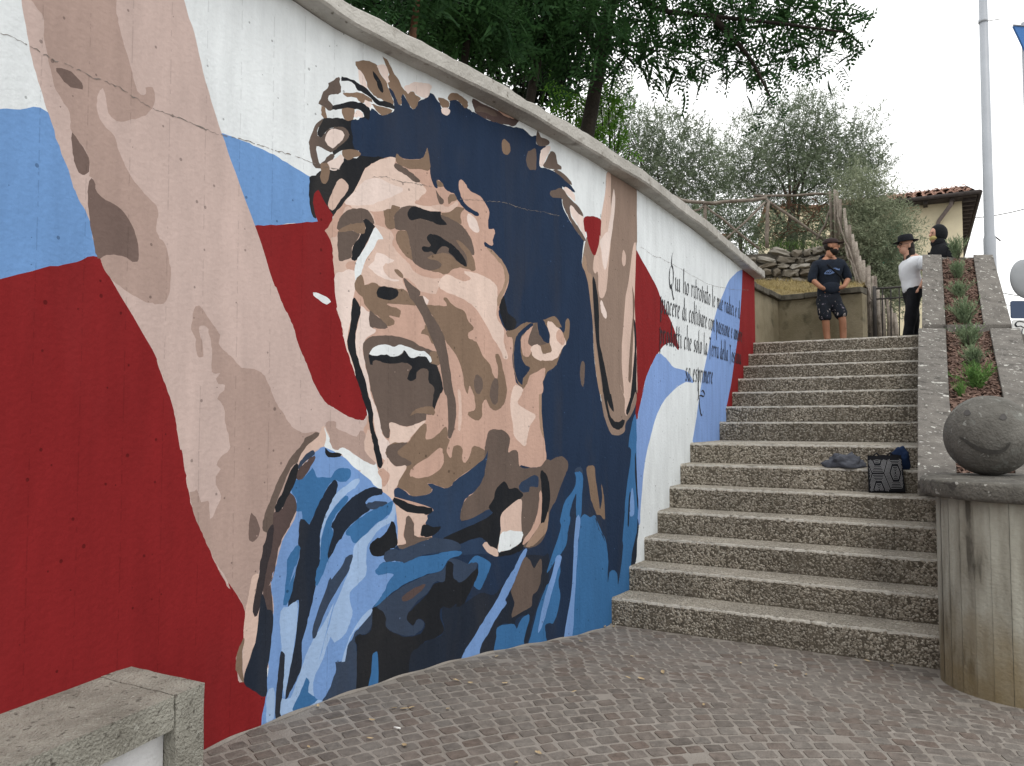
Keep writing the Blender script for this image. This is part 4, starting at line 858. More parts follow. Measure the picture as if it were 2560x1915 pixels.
# coping: overhanging mortar band with an uneven upper edge
b = MB()
cs = list(np.arange(0, S_END + .06, .06)) + [S_END + .09]
rings = []
wob = np.random.default_rng(5)
for s in cs:
    zt_ = ztop(min(s, S_END)) + .001
    h = .105 + .010 * math.sin(s * 5.1) * math.sin(s * 1.7) + wob.normal(0, .0025)
    o_ = .118 + .006 * math.sin(s * 3.3) + wob.normal(0, .0015)
    u = .006 * math.sin(s * 4.1 + 1) + wob.normal(0, .001)
    rings.append([b.bm.verts.new(wallp(s, z, o)) for o, z in ((-.36, zt_), (o_ - .012, zt_ + u), (o_, zt_ + .012 + u), (o_ - .004, zt_ + h - .012), (o_ - .018, zt_ + h), (-.36, zt_ + h + .02))])
for p, q in zip(rings, rings[1:]):
    for k in range(6):
        f = b.bm.faces.new((p[k], p[(k + 1) % 6], q[(k + 1) % 6], q[k])); f.smooth = False
b.bm.faces.new(rings[0]); b.bm.faces.new(rings[-1][::-1])
b.build('coping', M['coping'], wall_o)

# mortar smear along the foot of the wall
b = MB()
ss_ = np.arange(3.9, 7.45, .035)
for i in range(len(ss_) - 1):
    a_, c_ = ss_[i], ss_[i + 1]
    g0, g1 = ground(*plan(a_)), ground(*plan(c_))
    h0 = .004 + .008 * math.sin(a_ * 9) ** 2; h1 = .004 + .008 * math.sin(c_ * 9) ** 2
    b.poly([wallp(a_, g0 + .002, .012 + .012 * math.sin(a_ * 7) ** 2), wallp(c_, g1 + .002, .012 + .012 * math.sin(c_ * 7) ** 2), wallp(c_, g1 + h1, .003), wallp(a_, g0 + h0, .003)])
b.build('foot_mortar', M['mortar'], wall_o)

# cracks that run along the pour line
CRACKS = [
[(3.261, 2.758), (3.317, 2.771), (3.39, 2.771), (3.468, 2.764), (3.549, 2.77), (3.651, 2.777), (3.741, 2.783), (3.835, 2.773), (3.904, 2.767), (4.036, 2.783), (4.23, 2.781), (4.319, 2.793), (4.41, 2.804), (4.551, 2.8), (4.697, 2.813), (4.823, 2.808), (4.979, 2.819)],
[(5.856, 2.844), (6.03, 2.876), (6.252, 2.924), (6.369, 2.923), (6.491, 2.921), (6.656, 2.941), (6.823, 2.946)],
[(8.024, 2.932), (8.15, 2.923), (8.304, 2.903), (8.467, 2.924), (8.716, 2.917), (9.014, 2.915), (9.441, 2.912), (9.91, 2.919), (10.322, 2.952), (10.813, 3.006), (11.253, 3.049), (12.027, 3.152)],
[(5.194, 2.821), (5.274, 2.84), (5.344, 2.84), (5.414, 2.839), (5.522, 2.855), (5.635, 2.861)]]
for cr in CRACKS:
    b = MB(); rn = np.random.default_rng(len(cr))
    s0, s1 = cr[0][0], cr[-1][0]
    ss_ = np.arange(s0, s1, .012)
    zz = np.interp(ss_, [c[0] for c in cr], [c[1] for c in cr]) + np.cumsum(rn.normal(0, .0028, len(ss_))) * .35 + rn.normal(0, .0022, len(ss_))
    wd = np.abs(rn.normal(.0006, .0010, len(ss_))) + .0003
    for i in range(len(ss_) - 1):
        if rn.random() < .12: continue
        b.poly([wallp(ss_[i], zz[i] - wd[i], .0015), wallp(ss_[i + 1], zz[i + 1] - wd[i + 1], .0015), wallp(ss_[i + 1], zz[i + 1] + wd[i + 1], .0015), wallp(ss_[i], zz[i] + wd[i], .0015)])
    b.build('crack', mat('crack_shadow', (.19, .165, .15), .95, .3, 30), wall_o)

# brush lettering: pen strokes with a broad nib
GL = {
 'u': (.72, [[(.05, .95), (.12, 1), (.12, .2), (.25, 0), (.45, .15), (.55, .35)], [(.55, 1), (.55, .15), (.7, 0)]]),
 'i': (.36, [[(.02, .9), (.14, 1), (.14, .15), (.28, 0)], [(.18, 1.32), (.26, 1.42)]]),
 'h': (.70, [[(.05, 2.0), (.14, 1.9), (.12, 0)], [(.12, .6), (.4, 1), (.54, .85), (.54, .1), (.66, 0)]]),
 'o': (.66, [[(.35, 1), (.12, .8), (.10, .2), (.3, 0), (.52, .2), (.54, .8), (.35, 1)]]),
 'r': (.52, [[(.02, .9), (.14, 1), (.14, 0)], [(.14, .65), (.35, 1), (.48, .9)]]),
 't': (.44, [[(.18, 1.7), (.16, .15), (.3, 0)], [(-.05, 1), (.4, 1.06)]]),
 'v': (.64, [[(.06, 1.35), (.14, 1.2), (.14, .15), (.3, 0), (.5, .3), (.54, .95), (.44, 1.02)]]),
 'a': (.68, [[(.52, .98), (.3, 1), (.1, .75), (.1, .2), (.26, 0), (.5, .4)], [(.52, 1), (.52, .12), (.66, 0)]]),
 'l': (.36, [[(.2, 1.95), (.12, 1.8), (.12, .15), (.28, 0)]]),
 'e': (.56, [[(.1, .5), (.42, .66), (.42, .9), (.28, 1), (.1, .8), (.1, .2), (.26, 0), (.48, .18)]]),
 'm': (1.0, [[(.02, .9), (.12, 1), (.12, 0)], [(.12, .6), (.34, 1), (.46, .85), (.46, 0)], [(.46, .6), (.68, 1), (.8, .85), (.8, .1), (.94, 0)]]),
 'n': (.70, [[(.02, .9), (.12, 1), (.12, 0)], [(.12, .6), (.38, 1), (.52, .85), (.52, .1), (.66, 0)]]),
 'd': (.68, [[(.5, .95), (.3, 1), (.1, .75), (.1, .2), (.26, 0), (.5, .4)], [(.56, 1.9), (.5, 1.7), (.5, .12), (.64, 0)]]),
 'c': (.54, [[(.46, .85), (.3, 1), (.1, .8), (.1, .2), (.26, 0), (.46, .18)]]),
 'p': (.68, [[(.02, 1.05), (.14, 1.1), (.13, -.75)], [(.13, .6), (.36, 1), (.54, .8), (.52, .2), (.34, 0), (.14, .15)]]),
 's': (.52, [[(.44, .92), (.26, 1), (.12, .8), (.36, .45), (.4, .2), (.24, 0), (.06, .1)]]),
 'Q': (1.25, [[(.55, 1.9), (.2, 1.6), (.06, .9), (.2, .2), (.5, 0), (.85, .4), (.92, 1.1), (.8, 1.7), (.5, 1.95), (.55, 2.6), (.75, 3.0)], [(.45, .35), (.75, -.3), (1.0, -.75), (1.15, -.8)]]),
 'T': (.86, [[(.02, 1.5), (.2, 1.7), (.55, 1.55), (.85, 1.72)], [(.44, 1.6), (.38, .15), (.3, -.35)]]),
 ' ': (.42, [])}
def letter_quads(text, s0, s1, z, xh, slope=0.0):
    wid = sum(GL[c][0] + .10 for c in text); k = (s1 - s0) / wid
    nib = np.array([math.cos(.75), math.sin(.75)]) * .0125
    out = []; cx = 0
    for ch in text:
        w, strokes = GL[ch]
        for stx in strokes:
            P = catmull(stx, 4) if len(stx) > 2 else np.array(stx, float)
            P = np.c_[s0 + (cx + P[:, 0] + .06 * P[:, 1]) * k, z + slope * (cx * k) + P[:, 1] * xh]
            for p0, p1 in zip(P, P[1:]):
                out.append([p0 - nib, p1 - nib, p1 + nib, p0 + nib])
        cx += w + .10
    return out
TEXT = [('Qui ho ritrovato le mie radici e il', 8.69, 11.50, 2.695, .112, .016),
        ('piacere di coltivare con passione e amore', 8.46, 11.60, 2.447, .112, .006),
        ('prodotti che solo la Terra della Toscana', 8.43, 11.52, 2.176, .112, .004),
        ('sa esprimere', 9.13, 10.14, 1.885, .115, .012)]
FLOUR = [[(9.569, 1.995), (9.558, 1.887), (9.556, 1.75), (9.555, 1.72)], [(9.501, 1.696), (9.544, 1.739), (9.629, 1.76), (9.73, 1.752), (9.784, 1.765), (9.776, 1.788), (9.718, 1.811), (9.659, 1.799)],
         [(9.591, 1.74), (9.583, 1.69), (9.603, 1.63), (9.635, 1.577), (9.671, 1.562), (9.701, 1.573), (9.729, 1.604)]]
for i, t in enumerate(TEXT):
    b = MB(); k = 0
    qs = letter_quads(*t)
    if i == 3:
        for fl in FLOUR:
            P = catmull(fl, 5)
            for p0, p1 in zip(P, P[1:]):
                nb = np.array([.010, .007]); qs.append([p0 - nb, p1 - nb, p1 + nb, p0 + nb])
    for q in qs:
        k = (k + 1) % 9
        b.poly([wallp(p[0], p[1], .0025 + .0002 * k) for p in q])
    b.build('lettering', M['ink'], wall_o)

# ------------------------------------------------------------------ staircase
ZS = [.199 + .1832 * i for i in range(7)] + [1.498 + .17 * i for i in range(7)]
QS = [5.46 + .302 * i for i in range(7)] + [8.415 + .3105 * i for i in range(7)]
def p_wall(q):
    """where a line across the flight meets the wall face"""
    d = PL @ E2
    s = float(np.interp(q, d, SS)); return float(plan(s) @ E1)
def p_right(q): return -.035 * q + .30 if q < 7.4 else -.035 * q + .06
stairs = thing('staircase', 'broad outdoor staircase of pebble-dashed concrete steps climbing beside the painted wall', 'staircase', pq(-1.2, 5.5))
def pebbles(rng, pl, pr, q0, q1, z0, z1, n_r, n_t, size):
    """half-sunk stones over the riser and the tread"""
    o = np.array([(1, 0, 0), (-1, 0, 0), (0, 1, 0), (0, -1, 0), (0, 0, 1), (0, 0, -1)], float)
    of_ = np.array([(0, 2, 4), (2, 1, 4), (1, 3, 4), (3, 0, 4), (2, 0, 5), (1, 2, 5), (3, 1, 5), (0, 3, 5)])
    n = n_r + n_t
    P = np.empty((n, 3)); ax = np.empty((n, 3))
    P[:n_r] = np.c_[rng.uniform(pl, pr, n_r), np.full(n_r, q0), rng.uniform(z0 + .004, z1 - .017, n_r)]
    P[n_r:] = np.c_[rng.uniform(pl, pr, n_t), q0 + .014 + (q1 - q0 - .014) * rng.random(n_t), np.full(n_t, z1)]
    a = rng.uniform(.6, 1.25, n) * size; bb = a * rng.uniform(.55, .9, n); cc = a * np.where(np.arange(n) < n_r, .30, .17)
    th = rng.uniform(0, PI, n); c, s = np.cos(th), np.sin(th)
    L = np.einsum('ij,nj->nij', np.ones((6, 3)), np.ones((n, 3)))
    L = o[None] * np.c_[a, bb, cc][:, None, :]
    u = L[:, :, 0] * c[:, None] - L[:, :, 1] * s[:, None]; v = L[:, :, 0] * s[:, None] + L[:, :, 1] * c[:, None]; w = L[:, :, 2]
    W = np.empty((n, 6, 3))
    W[:n_r] = np.stack([u[:n_r], w[:n_r], v[:n_r]], -1)          # riser: flat side faces out
    W[n_r:] = np.stack([u[n_r:], v[n_r:], w[n_r:]], -1)
    W += P[:, None, :]
    xyz = np.stack([E1[0] * W[..., 0] + E2[0] * W[..., 1], E1[1] * W[..., 0] + E2[1] * W[..., 1], W[..., 2]], -1)
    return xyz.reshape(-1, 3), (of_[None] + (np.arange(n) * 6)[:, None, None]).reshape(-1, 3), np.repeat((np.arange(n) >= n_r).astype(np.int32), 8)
for i in range(14):
    q0, z1 = QS[i], ZS[i]; z0 = ZS[i - 1] if i else 0.0
    q1 = QS[i + 1] if i < 13 else q0 + 1.0
    pl, pr = p_wall(q0 + .05) - .10, p_right(q0)
    b = MB(); rings = []; jr = np.random.default_rng(200 + i)
    for k in range(61):
        t = k / 60; p0 = pl + (pr - pl) * t; p1 = p0 + (p_wall(q1) - p_wall(q0)) * (1 - t)
        ch = abs(jr.normal(0, .0022)) + (jr.uniform(.004, .012) if jr.random() < .05 else 0)
        rings.append([b.bm.verts.new(v) for v in (pq(p0, q0, z0 - .15), pq(p0, q0 + jr.normal(0, .001), z1 - .018 - ch), pq(p0, q0 + .004 + ch * .6, z1 - .006 - ch * .5), pq(p0, q0 + .014 + ch, z1), pq(p1, q1 + .02, z1), pq(p1, q1 + .02, z0 - .15))])
    for ra, rb in zip(rings, rings[1:]):
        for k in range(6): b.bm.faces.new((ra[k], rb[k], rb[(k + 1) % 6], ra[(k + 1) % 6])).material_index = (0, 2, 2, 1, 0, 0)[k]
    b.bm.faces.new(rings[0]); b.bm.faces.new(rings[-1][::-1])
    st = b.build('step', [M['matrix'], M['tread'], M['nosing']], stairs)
    lower = i < 7
    for fr_ in ((.42, .80) if i % 2 else (.60,)):              # joints between the cast lengths
        b = MB(); pj = pl + (pr - pl) * fr_; b.prism([tuple(pq(pj + d, q)[:2]) for d, q in ((-.003, q0 - .0035), (.003, q0 - .0035), (.003, q0 + .01), (-.003, q0 + .01))], z0, z1 - .02)
        child_of(b.build('joint', M['matrix']), st)
    wd = pr - pl
    nr = int(wd * (z1 - z0) / (.00017 if lower else .00026))
    nt = int(wd * min(q1 - q0, .40 if i != 6 else 1.14) / .00019) if lower else int(wd * .05 / .00022)
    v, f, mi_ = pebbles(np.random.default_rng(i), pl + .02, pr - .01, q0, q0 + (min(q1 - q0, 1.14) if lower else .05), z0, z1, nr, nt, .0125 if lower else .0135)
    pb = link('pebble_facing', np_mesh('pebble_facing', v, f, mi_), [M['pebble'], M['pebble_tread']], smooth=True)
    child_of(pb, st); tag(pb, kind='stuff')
b = MB()
o = [pq(p_wall(10.3) - .3, QS[13] + .5), pq(1.6, QS[13] + .5), pq(1.6, 15.5), pq(-3.2, 15.5)]
b.prism([(v.x, v.y) for v in o], 2.2, ZS[13] - .004)
landing = b.build('upper_landing', M['ground']); tag(landing, kind='structure')

# ------------------------------------------------------------------ planter beside the flight
def pl_edge(px, y, z=1.5): return (px - CXP) / FPX * (y * math.cos(PITCH) + (z - EYE_Z) * math.sin(PITCH))
# stations: distance, height of kerb top, then outer/inner edges of both kerbs (plan x)
ST_LOW = [(4.95, 1.13, [2294, 2394, 2542, 2640]), (6.5, 1.70, [2294, 2373, 2509, 2590]), (8.9, 2.57, [2296, 2364, 2474, 2551])]
ST_UP = [(8.94, 2.62, [2305, 2364, 2459, 2530]), (10.6, 3.79, [2306, 2354, 2433, 2482])]
planter = thing('stepped_planter', 'sloping lichen-spotted concrete planter with bark mulch rising beside the stairs', 'planter', (3.5, 6.5, 0))
def kerb(stn, a, c, name):
    b = MB(); rings = []
    for y, z, ex in stn:
        xa, xc = pl_edge(ex[a], y, z), pl_edge(ex[c], y, z)
        zb = 1.03 if y < 5 else (1.05 if y < 7 else -.05)
        rings.append([b.bm.verts.new(p) for p in ((xa, y, zb), (xc, y, zb), (xc, y, z), (xa, y, z))])
    for p, q in zip(rings, rings[1:]):
        for k in range(4): b.bm.faces.new((p[k], p[(k + 1) % 4], q[(k + 1) % 4], q[k]))
    b.bm.faces.new(rings[0]); b.bm.faces.new(rings[-1][::-1])
    return b.build(name, M['lichen'], planter, bevel=.008)
kerb(ST_LOW, 0, 1, 'kerb'); kerb(ST_LOW, 2, 3, 'kerb'); kerb(ST_UP, 0, 1, 'kerb'); kerb(ST_UP, 2, 3, 'kerb')
b = MB()
y, z, ex = ST_UP[0]
b.box((pl_edge(ex[1], y, z) - .02, y - .07, -.02), (pl_edge(ex[2], y, z) + .02, y + .05, z - .012)); b.build('cross_kerb', M['lichen'], planter, bevel=.008)
y, z, ex = ST_UP[1]
b = MB(); b.box((pl_edge(ex[1], y, z) - .02, y - .05, -.02), (pl_edge(ex[2], y, z) + .02, y + .01, z - .05)); b.build('end_kerb', M['lichen'], planter)
chips = []
def soil_z(stn, y): return float(np.interp(y, [s[0] for s in stn], [s[1] for s in stn])) - .045
for stn in (ST_LOW, ST_UP):
    b = MB(); rings = []
    for y, z, ex in stn:
        rings.append([b.bm.verts.new((pl_edge(ex[1], y, z) - .01, y, z - .06)), b.bm.verts.new((pl_edge(ex[2], y, z) + .01, y, z - .06))])
    for p, q in zip(rings, rings[1:]): b.bm.faces.new((p[0], p[1], q[1], q[0]))
    b.build('soil', M['soil'], planter, recalc=True)
bx = np.array([(x, y, z) for z in (-.5, .5) for y in (-.5, .5) for x in (-.5, .5)]); bf = np.array([(0, 2, 3, 1), (4, 5, 7, 6), (0, 1, 5, 4), (1, 3, 7, 5), (3, 2, 6, 7), (2, 0, 4, 6)])
vs, fs = [], []
def rot_rand(rng, tilt):
    e = Matrix.Rotation(rng.uniform(0, 2 * PI), 3, 'Z') @ Matrix.Rotation(rng.normal(0, tilt), 3, 'X') @ Matrix.Rotation(rng.normal(0, tilt), 3, 'Y')
    return np.array(e)
for stn, n in ((ST_LOW, 3400), (ST_UP, 1300)):
    ylo, yhi = stn[0][0], stn[-1][0]
    slope = math.atan2(stn[-1][1] - stn[0][1], yhi - ylo)
    RX = np.array(Matrix.Rotation(slope, 3, 'X'))
    for k in range(n):
        y = RN.uniform(ylo + .02, yhi - .03)
        xa = np.interp(y, [s[0] for s in stn], [pl_edge(s[2][1], s[0], s[1]) for s in stn]); xc = np.interp(y, [s[0] for s in stn], [pl_edge(s[2][2], s[0], s[1]) for s in stn])
        x = RN.uniform(xa + .01, xc - .01)
        d = bx * (RN.uniform(.025, .075), RN.uniform(.010, .022), RN.uniform(.003, .007))
        d = d @ (RX @ rot_rand(RN, .35)).T
        fs.append(bf + 8 * len(vs)); vs.append(d + (x, y, soil_z(stn, y) + RN.uniform(-.012, .02)))
mulch = link('bark_mulch', np_mesh('bark_mulch', np.vstack(vs), np.vstack(fs)), M['chip'], planter)
tag(mulch, kind='stuff')

# ------------------------------------------------------------------ pedestal and stone ball
ped = thing('round_pedestal', 'round streaked concrete pedestal with overhanging cap at the foot of the stairs', 'pedestal', (PED_C.x, PED_C.y, 0))
NB = 34                                              # boards of the formwork
vs, fs, uvs = [], [], []
zs_ = np.linspace(-.05, 1.075, 14)
for k in range(NB):
    rr = PED_R + RN.uniform(-.002, .002)
    a0, a1 = 2 * PI * k / NB, 2 * PI * (k + 1) / NB
    g = .0010 / PED_R
    for j in range(13):
        b0 = len(vs)
        for a_, z_ in ((a0 + g, zs_[j]), (a1 - g, zs_[j]), (a1 - g, zs_[j + 1]), (a0 + g, zs_[j + 1])):
            vs.append((PED_C.x + rr * math.cos(a_), PED_C.y + rr * math.sin(a_), z_)); uvs.append((a_ * PED_R, z_))
        fs.append((b0, b0 + 1, b0 + 2, b0 + 3))
vi = len(vs)
inner = [(PED_C.x + (PED_R - .012) * math.cos(2 * PI * k / 40), PED_C.y + (PED_R - .012) * math.sin(2 * PI * k / 40), z) for z in (-.05, 1.08) for k in range(40)]
vs += inner; uvs2 = [(k % 40 * .08, 0.2 if k < 40 else 1.0) for k in range(80)]
fs += [(vi + k, vi + (k + 1) % 40, vi + 40 + (k + 1) % 40, vi + 40 + k) for k in range(40)]
me = np_mesh('shaft', vs, fs)
uvl = me.uv_layers.new(name='UVMap'); li = np.empty(len(me.loops), np.int32); me.loops.foreach_get('vertex_index', li)
uvl.data.foreach_set('uv', np.array(uvs + uvs2, np.float32)[li].ravel())
link('shaft', me, M['column'], ped)
b = MB()
b.lathe([(0, 1.075), (PED_R + .06, 1.075), (PED_R + .074, 1.084), (PED_R + .08, 1.10), (PED_R + .08, 1.160), (PED_R + .074, 1.172), (PED_R - .05, 1.177), (0, 1.18)], (PED_C.x, PED_C.y), 56, jit=.0022)
b.build('cap', M['cap'], ped)
BALL = at(2471, 1080, 4.72); BALL_R = .242
BALL.z = 1.178 + BALL_R - .004
ball = thing('stone_ball', 'dark stone ball with a drawn smile resting on the round pedestal', 'stone ball', (BALL.x, BALL.y, 1.178))
b = MB(); b.ball(BALL, BALL_R, seg=48, rings=28); bo = b.build('ball', M['sphere'], ball); rough(bo, .003, 9, 2)
def on_ball(px, py):
    d = at(px, py, 4.0) - Vector((0, 0, EYE_Z)); d.normalize()
    oc = Vector((0, 0, EYE_Z)) - BALL; rr = BALL_R + .0035
    bq = oc.dot(d); cq = oc.dot(oc) - rr * rr; disc = bq * bq - cq
    return Vector((0, 0, EYE_Z)) + d * (-bq - math.sqrt(max(disc, 0)))
sm = [(2399, 1093), (2412, 1101), (2428, 1112), (2446, 1122), (2465, 1128), (2484, 1130), (2503, 1128), (2516, 1120), (2526, 1106)]
P = catmull(sm, 5); hw = [2.2 + 3.4 * math.sin(PI * i / (len(P) - 1)) for i in range(len(P))]
b = MB()
for i in range(len(P) - 1):
    d = P[i + 1] - P[i]; nrm_ = np.array([-d[1], d[0]]) / np.linalg.norm(d)
    b.poly([on_ball(*(P[i] - nrm_ * hw[i])), on_ball(*(P[i + 1] - nrm_ * hw[i + 1])), on_ball(*(P[i + 1] + nrm_ * hw[i + 1])), on_ball(*(P[i] + nrm_ * hw[i]))])
b.build('smile', mat('soot_mark', (.060, .057, .052), .95, .2, 30), ball)
for ex, ey, er in ((2418, 1031, 8.5), (2508, 1042, 9)):
    b = MB(); b.poly([on_ball(ex + er * (1 + .2 * math.sin(3 * t)) * math.cos(t), ey + er * .85 * math.sin(t)) for t in np.linspace(0, 2 * PI, 14)[:-1]]); b.build('eye', mat('soot_eye', (.078, .074, .072), .95, .2, 30), ball)

# ------------------------------------------------------------------ bench against the wall
ZB = .566
bench = thing('concrete_bench', 'rough weathered concrete bench built against the red part of the wall', 'bench', (-1.3, 2.4, .11))
B0, B1 = np.array([-1.452, 3.03]), np.array([-1.10, 2.84])         # far end, back to front
dW = np.array([-.349, -.937])                                     # along the wall towards the viewer
def bp(u, v): return B0 + (B1 - B0) * u + dW * v                  # u across, v along
def quad_prism(u0, u1, v0, v1, z0, z1, name, m, bev=.012, amp=.004):
    b = MB(); b.prism([tuple(bp(*c)) for c in ((u0, v0), (u1, v0), (u1, v1), (u0, v1))], z0, z1)
    bmesh.ops.subdivide_edges(b.bm, edges=b.bm.edges[:], cuts=9, use_grid_fill=True)
    bmesh.ops.recalc_face_normals(b.bm, faces=b.bm.faces[:])
    o = b.build(name, m, bench); rough(o, amp, 14, 1); rough(o, amp * .5, 45, 3); return o
quad_prism(-.10, 1.0, 0, .135, .08, ZB, 'end_block', M['bench'])
quad_prism(-.10, .985, .139, 2.3, ZB - .115, ZB - .002, 'seat_slab', M['bench'])
quad_prism(-.10, .86, .139, 2.3, .08, ZB - .117, 'recess_panel', M['bench_white'], amp=.001)

# ------------------------------------------------------------------ hillside behind the wall
def hill_z(x, y):
    """terrace level behind the wall, rising gently away from it"""
    d = max(0.0, (wall_x(y) - x)) * .86
    return 3.30 + .16 * d + .10 * max(0, y - 10)
vs, fs = [], []
hx = np.arange(0, 24.1, 1.0); hy = list(np.arange(-.6, 10.2, .6)) + [10.4, 10.8]
for y in hy:
    for d in hx:
        x = wall_x(y) - .30 - d; vs.append((x, y, hill_z(x, y)))
nh = len(hx)
fs = [(j * nh + i, (j + 1) * nh + i, (j + 1) * nh + i + 1, j * nh + i + 1) for j in range(len(hy) - 1) for i in range(nh - 1)]
tag(link('hill_terrace', np_mesh('hill_terrace', vs, fs), M['earth'], smooth=True), kind='structure')

# low yellow-stained wall with a coping of dark tiles, at the back of the landing
YW = [(2.95, 10.55, 3.56), (3.57, 11.5, 3.555), (4.35, 12.65, 3.555), (5.36, 11.86, 3.555)]
yw = thing('low_retaining_wall', 'low yellow-stained concrete wall behind the standing man, capped with dark tiles', 'wall', (4.3, 12.3, 2.5))
def offs(a, b, d):
    v = np.array(b[:2]) - np.array(a[:2]); v /= np.linalg.norm(v); return np.array([v[1], -v[0]]) * d
for k, (a, c) in enumerate(zip(YW, YW[1:])):
    n_ = offs(a, c, 1)
    b = MB(); A, C_ = np.array(a[:2]), np.array(c[:2])
    b.prism([tuple(A), tuple(C_), tuple(C_ - n_ * .28), tuple(A - n_ * .28)], 2.3, a[2] - .09)
    b.build('wall_panel', M['yellow_wall'], yw)
    L = np.linalg.norm(C_ - A); nt = max(2, int(L / .33)); t_ = (C_ - A) / L
    for j in range(nt):
        s0, s1 = L * j / nt + .004, L * (j + 1) / nt - .004
        b = MB(); o = [A + t_ * s0 + n_ * .06, A + t_ * s1 + n_ * .06, A + t_ * s1 - n_ * .32, A + t_ * s0 - n_ * .32]
        zj = a[2] + RN.normal(0, .006)
        b.prism([tuple(p) for p in o], zj - .085, [zj, zj + RN.normal(0, .004), zj + .02, zj + .02])
        o_ = b.build('coping_tile', M['tile_cap'], yw, bevel=.01); rough(o_, .006, 9, j)

# bank of dry grass between the low wall and the rubble wall
bk_pts = []
bank_lo = [np.array(p[:2]) for p in YW]
def bank_p(u, v):
    """u along the low wall, v up the bank"""
    L = [0, 1.13, 2.52, 3.80]
    lo = np.array([np.interp(u, L, [p[0] for p in bank_lo]), np.interp(u, L, [p[1] for p in bank_lo])])
    hi = np.array([np.interp(u, L, [2.6, 3.3, 4.5, 6.6]), np.interp(u, L, [14.6, 14.6, 14.5, 14.2])])
    p = lo + (hi - lo) * v
    z = 3.50 + (.62 - .12 * max(0, u - 2.5)) * v ** .8 + .05 * math.sin(5 * u + 7 * v)
    return (p[0], p[1], z)
nu, nv = 22, 12
vs = [bank_p(3.8 * i / nu, j / nv) for j in range(nv + 1) for i in range(nu + 1)]
fs = [(j * (nu + 1) + i, j * (nu + 1) + i + 1, (j + 1) * (nu + 1) + i + 1, (j + 1) * (nu + 1) + i) for j in range(nv) for i in range(nu)]
bank = link('grass_bank', np_mesh('grass_bank', vs, fs), mat('straw_ground', (.20, .155, .07), .95, .35, 5, bump=.5), smooth=True); tag(bank, kind='structure')
def blades(n, where, hgt, wid, lean, rng):
    V = np.empty((n, 3, 3))
    for k in range(n):
        p = np.array(where(rng)); th = rng.uniform(0, 2 * PI); h = hgt * rng.uniform(.5, 1.3)
        t = np.array([math.cos(th), math.sin(th), 0]) * wid; d = np.array([rng.normal(0, lean), rng.normal(0, lean), 1.0]); d /= np.linalg.norm(d)
        V[k, 0] = p - t; V[k, 1] = p + t; V[k, 2] = p + d * h
    return V.reshape(-1, 3), np.arange(n * 3).reshape(-1, 3)
v, f = blades(9000, lambda g: bank_p(g.uniform(0, 3.8), g.random() ** .8), .09, .004, .9, np.random.default_rng(3))
tag(link('dry_grass', np_mesh('dry_grass', v, f), M['hay']), 'straw-dry cut grass on the bank above the low wall', 'grass', kind='stuff')

# rubble wall above the bank: every stone a piece
rub = thing('rubble_wall', 'dry stone rubble wall under the log fence behind the bank', 'wall', (4.5, 14.4, 3.6))
RA, RB = np.array([2.6, 14.75]), np.array([6.75, 14.3])
rd = (RB - RA) / np.linalg.norm(RB - RA); rn_ = np.array([rd[1], -rd[0]]); RL = float(np.linalg.norm(RB - RA))
def rub_top(u): return 4.66 + .05 * math.sin(u * 2.3) + .035 * max(0, u - 1.5)
def rub_bot(u): return 3.95 - .14 * max(0, u - 2.0)
b = MB(); o = [RA - rn_ * .02, RB - rn_ * .02, RB - rn_ * .35, RA - rn_ * .35]
b.prism([tuple(p) for p in o], 2.6, [rub_top(0) - .05, rub_top(RL) - .05, rub_top(RL) - .05, rub_top(0) - .05]); b.build('joint_mortar', M['stone_joint'], rub)
rs = np.random.default_rng(21)
z = 3.15
while z < 4.9:
    h = rs.uniform(.09, .17); u = rs.uniform(-.2, 0)
    while u < RL:
        w = rs.uniform(.12, .40)
        if z + h * .4 < rub_top(u + w / 2) and z + h > rub_bot(u + w / 2):
            b = MB()
            bmesh.ops.create_icosphere(b.bm, subdivisions=2, radius=1)
            for v in b.bm.verts:
                c = v.co
                m = max(abs(c.x), abs(c.y), abs(c.z)); k = (1 / m) * .93 + .07
                c.x *= k * (w / 2 - .012); c.z *= k * (h / 2 - .010); c.y *= k * .09
                c += Vector(rs.normal(0, .013, 3))
            mx = Matrix(((rd[0], -rn_[0], 0, RA[0] + rd[0] * (u + w / 2)), (rd[1], -rn_[1], 0, RA[1] + rd[1] * (u + w / 2)), (0, 0, 1, z + h / 2 + rs.normal(0, .022)), (0, 0, 0, 1)))
            b.bm.transform(mx @ Matrix.Rotation(rs.normal(0, .11), 4, 'Y'))
            b.build('stone', M['rubble'], rub)
        u += w
    z += h

